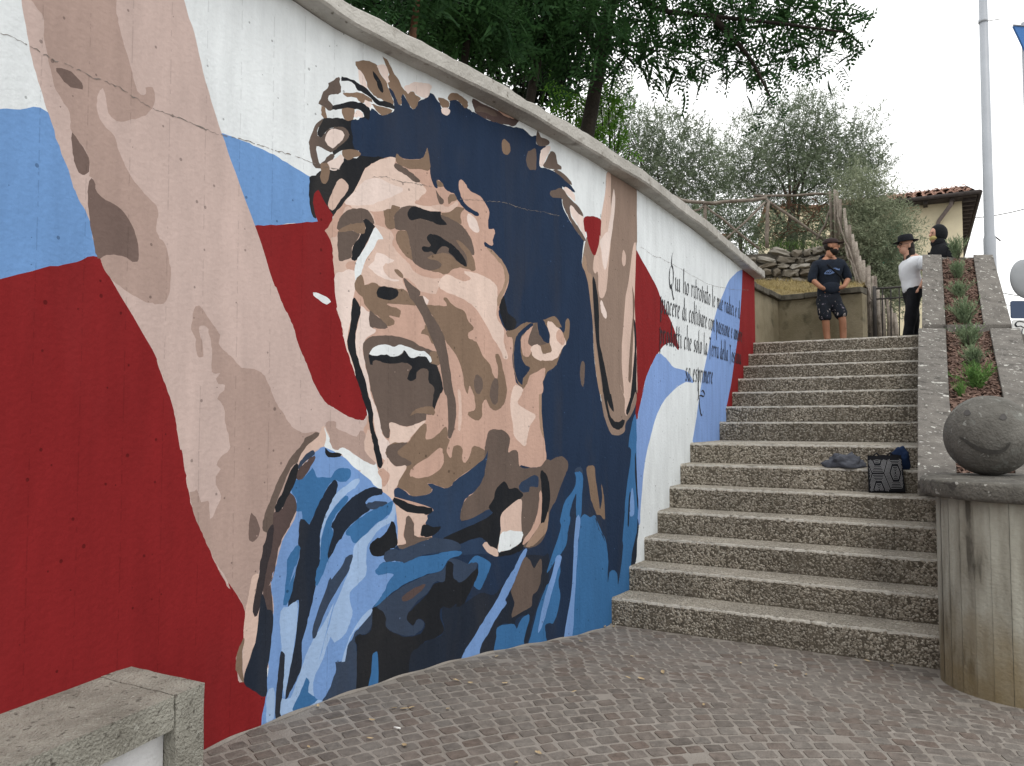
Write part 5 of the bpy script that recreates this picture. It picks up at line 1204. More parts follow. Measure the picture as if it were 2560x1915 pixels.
# ------------------------------------------------------------------ log fence
YF = 14.5
def log(b, p, q, r0, r1=None, n=9, wig=.012, seg=6):
    p, q = Vector(p), Vector(q); r1 = r1 or r0
    P_ = [p.lerp(q, i / seg) + (Vector(RN.normal(0, wig, 3)) if 0 < i < seg else Vector()) for i in range(seg + 1)]
    b.tube(P_, [r0 + (r1 - r0) * i / seg + RN.normal(0, .002) for i in range(seg + 1)], n)
fence = thing('log_fence', 'weathered log fence with diagonal braces standing on the rubble wall', 'fence', at(1920, 620, YF))
for name, pts, r_ in (
    ('post', [(1761, 511), (1763, 640)], .042), ('post', [(1920, 505), (1919, 622)], .045), ('rail', [(1640, 470), (1705, 500), (1762, 508)], .040), ('rail', [(1757, 509), (1840, 503), (1918, 494)], .042),
    ('rail', [(1884, 490), (1985, 487), (2090, 484)], .030), ('brace', [(1759, 511), (1828, 566), (1896, 621)], .028), ('brace', [(1757, 514), (1722, 536), (1690, 560)], .028),
    ('brace', [(1913, 505), (1860, 555), (1800, 612)], .028), ('brace', [(1915, 499), (1990, 550), (2066, 604)], .034), ('brace', [(2085, 500), (2062, 560), (2042, 600)], .028)):
    b = MB(); P_ = [at(*p, YF) for p in pts]
    for k in range(len(P_) - 1): pass
    Q_ = [P_[0].lerp(P_[1], t) for t in (0, .33, .66)] + [P_[-2].lerp(P_[-1], t) for t in (0, .5, 1)] if len(P_) > 2 else [P_[0].lerp(P_[1], t) for t in (0, .25, .5, .75, 1)]
    Q_ = [q + Vector(RN.normal(0, .008, 3)) for q in Q_]
    b.tube(Q_, [r_ * .78 + RN.normal(0, .002) for _ in Q_], 9); b.build(name, M['wood'], fence)
# paling fence that drops down the slope to the gate: bleached stakes
pal = thing('paling_fence', 'bleached split-stake fence stepping down the slope beside the olive bush', 'fence', at(2150, 800, 12.6))
stakes = [(2076, 478, 600, 14.3), (2088, 474, 596, 14.2), (2096, 478, 600, 14.1), (2103, 498, 610, 14.0), (2110, 520, 618, 13.9), (2117, 545, 630, 13.8), (2124, 562, 650, 13.7), (2131, 585, 670, 13.6), (2138, 604, 690, 13.5), (2145, 624, 715, 13.4),
          (2152, 640, 740, 13.2), (2159, 650, 770, 13.1), (2166, 668, 800, 13.0), (2173, 664, 820, 12.9), (2180, 690, 838, 12.8), (2187, 690, 840, 12.7), (2196, 720, 845, 12.6), (2206, 738, 845, 12.6), (2217, 748, 845, 12.6), (2228, 770, 845, 12.6), (2238, 782, 845, 12.6)]
for k, (x, y0, y1, yy) in enumerate(stakes):
    b = MB(); a, c = at(x + RN.normal(0, 2), y0, yy), at(x + RN.normal(4, 3), y1 + 12, yy)
    b.tube([c, c.lerp(a, .5) + Vector(RN.normal(0, .012, 3)), a], [.040, .036, .026], 6, flat=.5)
    o_ = b.build('stake', M['wood_pale'] if k % 3 else M['wood'], pal); rough(o_, .008, 14, k)
b = MB(); P_ = [at(x - 3, y0 + 60 + 6 * math.sin(i), yy - .06) for i, (x, y0, y1, yy) in enumerate(stakes[2:16])]
b.tube(P_, .016, 7); b.build('rail', M['wood'], pal)
b = MB(); P_ = [at(x + 4, y0 + 95 + 6 * math.sin(i * 2), yy - .06) for i, (x, y0, y1, yy) in enumerate(stakes[4:17])]
b.tube(P_, .018, 7); b.build('rail', M['wood_pale'], pal)

# iron gate at the right of the landing
YG = 12.3
gate = thing('iron_gate', 'small rusty iron gate between the low wall and the woman', 'gate', at(2186, 840, YG))
def bar(a, c, r_, name, m=M['metal_dark'], n=6):
    b = MB(); b.tube([a, c], r_, n); return b.build(name, m, gate)
bar(at(2186, 716, YG), at(2188, 860, YG), .032, 'post'); bar(at(2188, 722, YG), at(2300, 714, YG - .25), .016, 'rail'); bar(at(2188, 748, YG), at(2300, 741, YG - .25), .013, 'rail')
for k in range(5):
    x = 2206 + 21 * k
    bar(at(x, 720, YG - .05 * k), at(x + 1, 855, YG - .05 * k), .010, 'bar')

# ------------------------------------------------------------------ house behind
hs = thing('ochre_house', 'ochre house with terracotta roof, deep eaves and green shutter behind the hooded person', 'house', (10.5, 21, 0))
C0 = np.array([11.67, 19.3]); ZE_ = 7.2                       # eave corner
e1, e2 = np.array([.886, -.463]), np.array([.463, .886])
W0 = C0 - e1 * .62 + e2 * .35                                 # wall corner under the eave
def hp(u, v, z): p = C0 - e1 * u + e2 * v; return Vector((p[0], p[1], z))
b = MB(); b.prism([tuple(hp(.32, .45, 0)[:2]), tuple(hp(.32, 9.5, 0)[:2]), tuple(hp(3.3, 9.5, 0)[:2]), tuple(hp(3.3, .45, 0)[:2])], 0, ZE_ + .12); b.build('wall', M['house'], hs)
b = MB()                                                       # eave boards: front and right-hand side
b.prism([tuple(hp(0, 0, 0)[:2]), tuple(hp(0, 10, 0)[:2]), tuple(hp(3.6, 10, 0)[:2]), tuple(hp(3.6, 0, 0)[:2])], ZE_ - .02, ZE_ + .05)
eave = b.build('eave', M['eave'], hs)
for k in range(22):                                            # rafters under the overhang
    b = MB(); v0 = .2 + k * .45
    for (u_, w_) in ((0, .62),):
        p_ = [hp(.02, v0, 0), hp(.30, v0, 0), hp(.30, v0 + .12, 0), hp(.02, v0 + .12, 0)]
        b.prism([(q.x, q.y) for q in p_], ZE_ - .10, ZE_ - .022)
    b.build('rafter', M['eave'], hs)
for k in range(5):
    b = MB(); u0 = .5 + k * .6; p_ = [hp(u0, .03, 0), hp(u0 + .1, .03, 0), hp(u0 + .1, .44, 0), hp(u0, .44, 0)]
    b.prism([(q.x, q.y) for q in p_], ZE_ - .09, ZE_ - .022); b.build('rafter', M['eave'], hs)
b = MB(); RID = 4.5
def rz(u, v): return ZE_ + .06 + .30 * min(v, 5.0)
pts4 = [hp(0, 0, rz(0, 0)), hp(3.6, 0, rz(0, 0)), hp(3.6, 5, rz(0, 5)), hp(0, 5, rz(0, 5)), hp(0, 10, rz(0, 0)), hp(3.6, 10, rz(0, 0))]
b.poly([pts4[0], pts4[3], pts4[2], pts4[1]]); b.poly([pts4[3], pts4[4], pts4[5], pts4[2]]); b.poly([pts4[0], pts4[4], pts4[3]])
roof = b.build('roof', M['roof'], hs, recalc=False)
tile_me = {}
def tile(u, v, parent):
    """curved cover tile lying up the slope"""
    if 'm' not in tile_me:
        bb = MB(); L_, r_ = .46, .085
        prev = None
        for j in range(2):
            ring_ = [bb.bm.verts.new((math.cos(PI * i / 6) * (r_ - .012 * j), L_ * j, math.sin(PI * i / 6) * (r_ - .012 * j))) for i in range(7)]
            if prev:
                for i in range(6): bb.bm.faces.new((prev[i], prev[i + 1], ring_[i + 1], ring_[i])).smooth = True
            prev = ring_
        m_ = bpy.data.meshes.new('roof_tile'); bb.bm.to_mesh(m_); bb.bm.free(); m_.materials.append(M['roof']); tile_me['m'] = m_
    o = bpy.data.objects.new('roof_tile', tile_me['m']); COL.objects.link(o)
    o.parent = parent; p = hp(u, v, rz(u, v) + .005)
    ang = math.atan2(e2[1], e2[0]) - PI / 2
    o.matrix_local = Matrix.Translation(p) @ Matrix.Rotation(ang, 4, 'Z') @ Matrix.Rotation(math.atan(.30) + RN.normal(0, .02), 4, 'X') @ Matrix.Rotation(RN.normal(0, .04), 4, 'Z')
for row in range(11):
    for k in range(15):
        u = .12 + k * .235
        tile(u, -.06 + row * .42, roof)
b = MB(); P_ = [hp(.56, .10, ZE_ - .02), hp(.58, .16, ZE_ - .16), hp(.86, .38, ZE_ - .50), hp(.89, .40, ZE_ - .62), hp(.89, .40, 0.2)]
b.tube(P_, .05, 10); b.build('downpipe', M['pipe'], hs)
b = MB(); b.tube([hp(-.06, -.06, ZE_ + .04), hp(3.7, -.06, ZE_ + .04)], .055, 8); b.build('gutter', M['eave'], hs)
b = MB(); b.tube([hp(-.06, -.06, ZE_ + .04), hp(-.06, 10, ZE_ + .04)], .05, 8); b.build('gutter', M['eave'], hs)
sh = MB(); sh.box((0, -.05, 0), (.62, 0, 1.35), Matrix.Translation(hp(2.32, .42, 5.45)) @ Matrix.Rotation(math.atan2(e1[1], e1[0]), 4, 'Z')); sho = sh.build('shutter', M['shutter'], hs)
for k in range(14):
    b = MB(); b.box((.05, -.07, .06 + k * .092), (.57, -.052, .12 + k * .092), Matrix.Translation(hp(2.32, .42, 5.45)) @ Matrix.Rotation(math.atan2(e1[1], e1[0]), 4, 'Z'))
    child_of(b.build('slat', M['shutter']), sho)
# second roofline further off
h2 = thing('far_house', 'ochre gable of a further house peeping over the olive bush', 'house', (11.5, 29, 0))
b = MB(); G = [at(2150, 470, 29), at(2215, 478, 28.6), at(2262, 486, 28.2)]
b.prism([(10.0, 30), (14.4, 28.6), (15.5, 33), (11, 34.5)], 0, [9.75, 9.35, 9.35, 9.75]); b.build('wall', M['house'], h2)
b = MB(); b.prism([(9.8, 29.9), (14.6, 28.4), (15.8, 33.2), (10.9, 34.8)], [9.77, 9.37, 9.37, 9.77], [9.9, 9.5, 9.5, 9.9]); b.build('roof', M['roof'], h2)
h3 = thing('tiled_roof_house', 'dim house with a tiled roof glimpsed under the log fence', 'house', (6.5, 25, 0))
b = MB(); b.prism([(5.0, 24.5), (6.7, 24.3), (7.1, 28), (5.4, 28.4)], 0, 7.2); b.build('wall', M['house'], h3)
b = MB(); b.prism([(4.8, 24.2), (6.9, 24.0), (7.3, 28.3), (5.2, 28.7)], [7.22, 7.22, 7.9, 7.9], [7.35, 7.35, 8.03, 8.03]); b.build('roof', M['roof'], h3)

# ------------------------------------------------------------------ street pole, mirror, signs, wires
YP = 13.6
pole = thing('street_lamp_pole', 'tall slim grey steel lamp pole rising behind the planter', 'lamp pole', at(2476, 640, YP))
b = MB(); a, c = at(2477, 700, YP), at(2453, -420, YP)
base_ = Vector((a.x, a.y, 2.0)); top_ = Vector((a.x + .02, a.y, 11.5))
b.tube([base_, Vector((a.x, a.y, 4.72)), Vector((a.x, a.y, 4.78)), top_], [.098, .098, .082, .060], 20); b.build('shaft', M['metal_grey'], pole)
b = MB(); zc = at(2460, 53, YP).z; b.tube([Vector((a.x + .005, a.y, zc - .03)), Vector((a.x + .005, a.y, zc + .03))], .078, 18); b.build('collar', M['metal_grey'], pole)
b = MB(); b.tube([Vector((a.x + .06, a.y, zc)), Vector((a.x + .30, a.y - .02, zc + .03))], .006, 5); b.build('band_tail', M['metal_dark'], pole)
b = MB(); zt2 = at(2484, 596, YP).z; b.tube([Vector((a.x + .09, a.y, zt2 + .04)), Vector((a.x + .13, a.y - .01, zt2)), Vector((a.x + .18, a.y - .02, zt2 - .05))], .012, 5); b.build('cable_tail', M['metal_dark'], pole)
b = MB(); b.tube([top_, top_ + Vector((.1, -.3, .25)), top_ + Vector((.4, -1.2, .35))], [.05, .04, .035], 10); b.ball(top_ + Vector((.5, -1.45, .33)), (.14, .32, .07)); b.build('lamp_head', M['metal_grey'], pole)

YM = 11.9
mpost_x = at(2588, 700, YM).x
mir = thing('traffic_mirror', 'grey back of a round traffic mirror at the right edge', 'mirror', (mpost_x, YM + .1, 0))
b = MB(); b.tube([Vector((mpost_x, YM + .08, 0)), Vector((mpost_x, YM + .08, 4.3))], .035, 12); b.build('post', M['metal_grey'], mir)
mc = at(2566, 697, YM)
b = MB(); ring = []
prof = [(0, .055), (.12, .05), (.22, .03), (.29, .008), (.305, -.012), (.295, -.02), (0, -.02)]
mm = Matrix.Translation(mc) @ Matrix.Rotation(.25, 4, 'Z') @ Matrix.Rotation(PI / 2, 4, 'X')
b.lathe(prof, n=40); b.bm.transform(mm); b.build('dish', M['sign_grey'], mir)
b = MB(); b.tube([mc + Vector((.0, .02, 0)), Vector((mpost_x, YM + .08, mc.z))], .02, 8); b.build('bracket', M['metal_dark'], mir)
sg = thing('road_sign', 'dark blue road sign plate under the traffic mirror', 'sign', (mpost_x, YM - .02, 2.9))
a, c = at(2527, 752, YM - .05), at(2625, 796, YM - .05)
def rounded_plate(a, c, y, t, name, m, par, r_=.03):
    b = MB(); x0, x1, z0, z1 = a.x, c.x, c.z, a.z; P_ = []
    for cx_, cz_, a0 in ((x1 - r_, z1 - r_, 0), (x0 + r_, z1 - r_, PI / 2), (x0 + r_, z0 + r_, PI), (x1 - r_, z0 + r_, 1.5 * PI)):
        for k in range(5): P_.append((cx_ + r_ * math.cos(a0 + PI / 2 * k / 4), cz_ + r_ * math.sin(a0 + PI / 2 * k / 4)))
    fr_ = [b.bm.verts.new((p[0], y, p[1])) for p in P_]; bk_ = [b.bm.verts.new((p[0], y + t, p[1])) for p in P_]
    b.bm.faces.new(fr_); b.bm.faces.new(bk_[::-1])
    for k in range(len(P_)): b.bm.faces.new((fr_[k], bk_[k], bk_[(k + 1) % len(P_)], fr_[(k + 1) % len(P_)]))
    return b.build(name, m, par)
rounded_plate(a, c, YM - .05, .02, 'plate', M['sign_navy'], sg)
sg2 = thing('picture_sign', 'white sign plate with a black line drawing under the blue plate', 'sign', (mpost_x, YM - .02, 2.6))
a, c = at(2532, 799, YM - .08), at(2625, 862, YM - .08)
rounded_plate(a, c, YM - .08, .02, 'plate', M['sign_white'], sg2)
for cv in ([(2537, 812), (2541, 806), (2549, 803), (2562, 805), (2580, 804)], [(2537, 812), (2542, 817), (2552, 815), (2562, 820), (2575, 818)], [(2541, 808), (2539, 812), (2543, 815)], [(2556, 822), (2555, 832), (2558, 838), (2565, 840)], [(2556, 843), (2560, 846), (2566, 845)]):
    b = MB(); P_ = [at(p[0], p[1], YM - .084) for p in catmull(cv, 5)]
    for q in P_: q.y = YM - .083
    b.tube(P_, .0075, 5); b.build('drawing', M['ink'], sg2)
YT = 6.3
tp = at(2534, 65, YT); tsx = at(2600, 66, YT); tb = at(2572, 150, YT)
ts = thing('triangular_sign', 'corner of a blue triangular sign at the top right edge', 'sign', (tsx.x - .05, YT + .04, 0))
b = MB(); P_ = [at(2534, 64, YT), at(2614, 70, YT), at(2576, 152, YT)]
fr_ = [b.bm.verts.new((p.x, YT, p.z)) for p in P_]; bk_ = [b.bm.verts.new((p.x, YT + .02, p.z)) for p in P_]
b.bm.faces.new(fr_); b.bm.faces.new(bk_[::-1])
for k in range(3): b.bm.faces.new((fr_[k], bk_[k], bk_[(k + 1) % 3], fr_[(k + 1) % 3]))
b.build('plate', M['sign_blue'], ts)
b = MB(); b.tube([at(2533, 62.5, YT - .004), at(2615, 68.5, YT - .004)], .007, 6); b.build('rim', M['metal_grey'], ts)
b = MB(); xq = P_[2].x; b.tube([Vector((xq, YT + .05, 0)), Vector((xq, YT + .05, P_[0].z + .05))], .03, 10); b.build('post', M['metal_grey'], ts)
for k, (p0, p1, lab) in enumerate(((at(2380, 548, 24), at(2640, 500, 19), 'thin overhead wire crossing the sky beside the lamp pole'), (at(2490, 728, 24), at(2640, 731, 20), 'thin overhead wire low behind the traffic mirror'), (at(2490, 757, 26), at(2640, 755, 22), 'lowest overhead wire behind the blue road sign'))):
    b = MB(); P_ = [p0.lerp(p1, t / 8) + Vector((0, 0, -.12 * math.sin(PI * t / 8))) for t in range(9)]
    b.tube(P_, .012, 5); tag(b.build('overhead_wire', M['wire']), lab, 'wire', 'overhead wires')

# ------------------------------------------------------------------ foliage
def frames(d, rng, up=.0, roll=1.0):
    """rotation matrices whose x axis is d and whose z axis leans up"""
    d = d / np.linalg.norm(d, axis=1)[:, None]
    u = np.tile((0, 0, 1.0), (len(d), 1)) * up + rng.normal(0, roll, d.shape)
    y = np.cross(u, d); y /= np.linalg.norm(y, axis=1)[:, None] + 1e-9
    z = np.cross(d, y)
    return np.stack([d, y, z], -1)
def scatter(T, F, pos, rot, sc):
    V = np.einsum('nij,kj->nki', rot, T) * sc[:, None, None] + pos[:, None, :]
    return V.reshape(-1, 3), (F[None] + (np.arange(len(pos)) * len(T))[:, None, None]).reshape(-1, F.shape[1])
def pinnate(pairs=6, L=.25, ll=.054, lw=.021, droop=.12):
    """compound leaf: elliptical leaflets either side of a drooping stalk"""
    V, F = [], []
    def leaflet(p, ang, l, w):
        b0 = len(V); c, s = math.cos(ang), math.sin(ang)
        for (a, t) in ((0, 0), (.28, .5), (.7, .45), (1, 0), (.7, -.45), (.28, -.5)):
            x, y = a * l, t * w; V.append((p[0] + x * c - y * s, p[1] + x * s + y * c, p[2] - a * l * .15))
        F.append([b0 + k for k in range(6)])
    for k in range(pairs):
        t = (k + 1.2) / (pairs + .6); p = (L * t, 0, -droop * t * t)
        for sg in (1, -1): leaflet((p[0], sg * .003, p[2]), sg * 1.15, ll * (1 - .25 * abs(t - .5)), lw)
    leaflet((L, 0, -droop), 0, ll, lw)
    b0 = len(V); V += [(0, -.0015, 0), (L * .5, -.0015, -droop * .25), (L, -.001, -droop), (L, .001, -droop), (L * .5, .0015, -droop * .25), (0, .0015, 0)]; F.append([b0 + k for k in range(6)])
    return np.array(V), np.array(F)
PIN = pinnate(); PIN2 = pinnate(4, .17, .050, .023, .06)
SIMPLE = (np.array([(0, 0, 0), (.4, .5, .05), (1, 0, -.1), (.4, -.5, .05)]) * (.085, .055, .085), np.array([(0, 1, 2, 3)]))
OLIVE = (np.array([(0, 0, 0), (.45, .5, 0), (1, 0, -.03), (.45, -.5, 0)]) * (.072, .017, .072), np.array([(0, 1, 2, 3)]))
def cloud_pts(rng, c, rad, n):
    v = rng.normal(0, 1, (n, 3)); v /= np.linalg.norm(v, axis=1)[:, None]
    return np.array(c) + v * (rng.random(n) ** (1 / 2.4))[:, None] * np.array(rad)
def crown(name, clouds, Y, tmpl, dens, m, parent, seed, depth=1.0, up=1.0, drop=.5, sc=(.75, 1.2)):
    """clouds: photo x, y, radius in photo pixels (+ density factor); filled with whole leaves"""
    rng = np.random.default_rng(seed); VV, FF, n0 = [], [], 0
    for cl in clouds:
        px, py, r_ = cl[:3]; df = cl[3] if len(cl) > 3 else 1.0; yy = cl[4] if len(cl) > 4 else Y
        c = at(px, py, yy); rm = r_ / FPX * yy
        n = max(3, int(dens * df * rm * rm * 12))
        P_ = cloud_pts(rng, c, (rm, max(rm * 1.1, .35) * depth, rm), n)
        d = rng.normal(0, 1, (n, 3)); d[:, 2] -= drop
        V, F = scatter(*tmpl, P_, frames(d, rng, up, .6), rng.uniform(*sc, n))
        VV.append(V); FF.append(F + n0); n0 += len(V)
    return link(name, np_mesh(name, np.vstack(VV), np.vstack(FF)), m, parent)
def twig_crown(name, clouds, Y, n_tw, m, parent, seed, leaves=16, ln=.34, sc=1.0):
    """olive: fine twigs carrying narrow leaves either side"""
    rng = np.random.default_rng(seed); PP, DD = [], []
    for cl in clouds:
        px, py, r_ = cl[:3]; df = cl[3] if len(cl) > 3 else 1.0; yy = cl[4] if len(cl) > 4 else Y
        c = np.array(at(px, py, yy)); rm = r_ / FPX * yy
        n = max(8, int(n_tw * 16 * df * rm * rm))
        st = cloud_pts(rng, c, (rm, rm * 1.2, rm), n)
        dr = (st - c) / rm * .7 + rng.normal(0, .5, (n, 3)) + (0, 0, .45); dr /= np.linalg.norm(dr, axis=1)[:, None]
        for k in range(leaves):
            t = (k + .5) / leaves
            pos = st + dr * ln * t + (0, 0, -.12) * np.array([t * t])[:, None] * ln
            d = dr * .55 + rng.normal(0, .55, (n, 3)); PP.append(pos); DD.append(d)
    P_ = np.vstack(PP); d = np.vstack(DD)
    V, F = scatter(*OLIVE, P_, frames(d, rng, .3, 1.0), rng.uniform(.7, 1.25, len(P_)) * sc)
    return link(name, np_mesh(name, V, F), m, parent)
def limb(b, pts, r0, r1, n=8):
    P_ = catmull([tuple(p) for p in pts], 4) if len(pts) > 2 else np.array([tuple(pts[0]), tuple(pts[1])])
    b.tube([Vector(p) for p in P_], [r0 + (r1 - r0) * i / (len(P_) - 1) for i in range(len(P_))], n)

def locust(label, Y, base_px, top_px, r0, clouds, limbs, m_bark, seed, dens):
    a, c = at(*base_px, Y), at(*top_px, Y)
    d = (c - a) / (c.z - a.z)
    root = a - d * (a.z - 3.25); up = a + d * (7.6 - a.z)
    t = thing('locust_tree', label, 'tree', root, 'locust trees above the painted wall')
    b = MB(); limb(b, [root, a, c, up], r0 * 1.2, r0 * .6, 10)
    for lb in limbs: limb(b, [at(x, y, yy) for x, y, yy in lb], r0 * .5, r0 * .12, 6)
    b.build('trunk', m_bark, t)
    crown('crown', clouds, Y, PIN, dens, M['robinia'], t, seed, drop=.15)
    return t
locust('tall locust tree with a leafy branch reaching right over the stairs', 8.0, (1467, 338), (1528, 0), .078,
       [(1600, 50, 105), (1690, 60, 110), (1790, 50, 115), (1880, 80, 110), (1960, 50, 110), (2040, 45, 85), (2088, 75, 55, .8), (2128, 85, 35, .7), (2150, 75, 22, .6), (1895, 190, 50, .8), (1922, 245, 32, .8), (1945, 280, 24, .8), (1655, 150, 50), (1740, 165, 48),
        (1790, 170, 40), (2080, 140, 40, .8), (2095, 165, 24, .7), (2000, 130, 60), (1560, 110, 85), (1535, 190, 40), (1640, 190, 25, .6), (1715, 200, 24, .7), (1840, 150, 55), (1960, 150, 40),
        (1600, -90, 150), (1800, -110, 160), (1980, -110, 130), (2090, -60, 80, .5)],
       [[(1545, -60, 8.0), (1640, 20, 7.9), (1780, 40, 7.8), (1960, 60, 7.7), (2110, 80, 7.7)], [(1520, 60, 8), (1580, 110, 8), (1650, 130, 7.9)], [(1500, 150, 8), (1455, 60, 8), (1430, -60, 8)], [(1780, 40, 7.8), (1870, 140, 7.8), (1925, 240, 7.8)], [(1530, 30, 8), (1560, -40, 8), (1600, -160, 8)]], M['bark'], 31, 32)
locust('slender locust tree second from the right, leaning over the coping', 7.4, (1331, 220), (1372, 0), .045,
       [(1490, 60, 100), (1400, 40, 120), (1320, 50, 110), (1455, 160, 60, .8), (1370, 130, 80), (1420, 210, 35, .8), (1300, 130, 70), (1400, -120, 150), (1290, -100, 140)],
       [[(1372, 0, 7.4), (1420, -60, 7.4), (1470, -150, 7.4)], [(1350, 110, 7.4), (1300, 40, 7.4), (1270, -60, 7.4)]], M['bark'], 32, 42)
locust('thin dark locust tree third from the right above the wall', 6.6, (1160, 163), (1180, 0), .034,
       [(1230, 40, 110), (1150, 10, 110), (1240, 110, 70), (1080, 0, 110), (1180, 90, 70), (1130, -140, 150)],
       [[(1180, 0, 6.6), (1220, -70, 6.6), (1290, -160, 6.6)]], M['bark'], 33, 56)
locust('red-barked slim tree nearest the left above the coping', 5.8, (1031, 95), (1043, 0), .030,
       [(1010, -10, 100, .7), (930, -40, 90, .8), (880, -20, 60, .8), (1090, 30, 70, .6), (1040, -150, 140)],
       [[(1043, 0, 5.8), (1060, -60, 5.8), (1120, -150, 5.8)]], M['bark_red'], 34, 50)
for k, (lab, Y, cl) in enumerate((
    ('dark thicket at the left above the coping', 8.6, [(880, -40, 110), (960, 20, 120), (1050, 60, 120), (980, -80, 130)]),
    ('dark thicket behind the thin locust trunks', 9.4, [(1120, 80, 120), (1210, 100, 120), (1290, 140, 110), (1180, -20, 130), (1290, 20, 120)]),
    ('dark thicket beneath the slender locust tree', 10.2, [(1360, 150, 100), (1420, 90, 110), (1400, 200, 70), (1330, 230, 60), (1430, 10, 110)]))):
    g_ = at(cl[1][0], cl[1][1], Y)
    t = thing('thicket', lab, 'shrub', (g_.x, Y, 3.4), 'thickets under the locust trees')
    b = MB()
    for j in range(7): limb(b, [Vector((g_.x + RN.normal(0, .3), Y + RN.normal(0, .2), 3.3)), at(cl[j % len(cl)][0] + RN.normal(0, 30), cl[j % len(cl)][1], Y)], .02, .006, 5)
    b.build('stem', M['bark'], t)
    crown('crown', cl, Y, SIMPLE, 150, M['thicket_leaf'], t, 50 + k, up=.3, drop=.2, sc=(.9, 1.6))
for k, (lab, Y, cl) in enumerate((
    ('bright green locust saplings just above the coping beside the leaning trunk', 8.3, [(1425, 265, 48), (1465, 290, 40), (1500, 330, 35), (1390, 235, 40), (1545, 365, 26), (1570, 390, 18)]),
    ('fresh green locust shoots to the right of the leaning trunk', 8.8, [(1530, 255, 45), (1545, 300, 40), (1510, 230, 35), (1555, 330, 26), (1490, 200, 40, .8)]))):
    g_ = at(cl[0][0], 400, Y); t = thing('locust_sapling', lab, 'shrub', (g_.x, Y, 3.4), 'locust saplings behind the coping')
    b = MB()
    for c_ in cl: limb(b, [Vector((g_.x, Y, 3.35)), at(c_[0] - 8, c_[1] + 20, Y), at(c_[0], c_[1] - 15, Y)], .010, .004, 5)
    b.build('stem', M['bark'], t)
    crown('crown', cl, Y, PIN2, 62, M['robinia_lit'], t, 60 + k, depth=.5)

def olive(label, Y, foot_px, clouds, stems, m, seed, n_tw, sc=1.0, name='olive_tree'):
    f_ = at(foot_px[0], foot_px[1], Y); f_.z = min(f_.z, 4.2)
    t = thing(name, label, 'tree' if name == 'olive_tree' else 'shrub', f_)
    b = MB()
    for s_ in stems: limb(b, [f_ + Vector((RN.normal(0, .08), RN.normal(0, .05), 0))] + [at(x, y, Y + RN.normal(0, .15)) for x, y in s_], .055, .010, 7)
    b.build('trunk', M['bark_olive'], t)
    twig_crown('crown', clouds, Y, n_tw, m, t, seed, sc=sc)
olive('grey-green olive tree at the left, over the end of the coping', 16.5, (1660, 640),
      [(1560, 340, 75), (1640, 390, 95), (1710, 430, 95), (1620, 450, 90), (1770, 440, 70), (1540, 265, 42, .6), (1680, 340, 60, .8), (1745, 345, 45, .6), (1500, 300, 60), (1570, 240, 25, .4), (1640, 300, 35, .5), (1785, 500, 50), (1720, 500, 60), (1760, 320, 24, .4)],
      [[(1650, 520), (1640, 380)], [(1640, 520), (1580, 350)], [(1670, 520), (1720, 400)]], M['olive'], 71, 42)
olive('large grey olive tree in the middle above the log fence', 17.2, (1985, 620),
      [(1900, 390, 100), (1985, 340, 95), (2060, 390, 100), (2125, 410, 80), (1995, 440, 115), (1880, 465, 75), (2080, 470, 80), (1960, 285, 55, .7), (2062, 275, 42, .6), (2075, 240, 16, .5), (2165, 345, 45, .5), (2165, 430, 55), (2190, 290, 20, .3), (2020, 260, 30, .5), (1860, 310, 40, .4), (1835, 400, 50, .7), (1845, 480, 50), (2190, 390, 35, .6), (2140, 300, 30, .4), (1930, 520, 60, .5), (2030, 530, 60, .5)],
      [[(1975, 480), (1960, 300)], [(1985, 470), (2010, 320)], [(1990, 480), (2080, 330)], [(1970, 500), (1900, 380)], [(1980, 520), (2120, 420)], [(2000, 500), (2050, 280)], [(1960, 560), (1870, 470)], [(2020, 560), (2100, 480)]], M['olive'], 72, 40)
olive('pale silvery olive bush beside the stakes and the woman', 14.2, (2200, 860),
      [(2185, 560, 65), (2220, 610, 52), (2165, 640, 60), (2215, 690, 65), (2150, 520, 48), (2236, 560, 34), (2135, 465, 45), (2245, 650, 38), (2190, 740, 60), (2240, 740, 50), (2175, 480, 35), (2270, 578, 14, .3), (2285, 572, 10, .3), (2275, 700, 30), (2150, 590, 50), (2255, 535, 16, .4), (2222, 500, 24, .5)],
      [[(2200, 720), (2190, 580)], [(2190, 720), (2150, 520)], [(2210, 720), (2245, 600)]], M['olive_bush'], 73, 95, .85, 'olive_bush')
olive('low scrub seen between the fence braces', 16.0, (1860, 640), [(1840, 590, 55), (1900, 600, 50), (1960, 600, 50), (1800, 560, 40), (2020, 600, 45), (1870, 545, 40, .6), (2060, 590, 40), (1760, 560, 45), (1720, 560, 40)],
      [[(1850, 600), (1840, 570)], [(1950, 600), (1960, 570)]], M['olive'], 74, 60, 1.0, 'scrub_bush')
# brown dead vine behind the fence
t = thing('dead_vine', 'tangle of brown dead twigs behind the log fence', 'shrub', at(2010, 610, 15.4))
b = MB()
for k in range(90):
    x, y = RN.uniform(1920, 2085), RN.uniform(500, 600); p_ = at(x, y, 15.4 + RN.normal(0, .3)); d_ = Vector(RN.normal(0, .22, 3)); d_.z = abs(d_.z) * .8 - .05
    limb(b, [p_, p_ + d_ * .5 + Vector(RN.normal(0, .05, 3)), p_ + d_], .008, .004, 4)
tag(b.build('twigs', M['bark_red'], t), kind='stuff')
v, f = blades(420, lambda g: tuple(at(g.uniform(1850, 2060), g.uniform(606, 628), 14.75 + g.random() * .5)), .13, .006, .5, np.random.default_rng(8))
tag(link('verge_grass', np_mesh('verge_grass', v, f), M['weed']), 'green weeds growing along the top of the rubble wall', 'grass', kind='stuff')

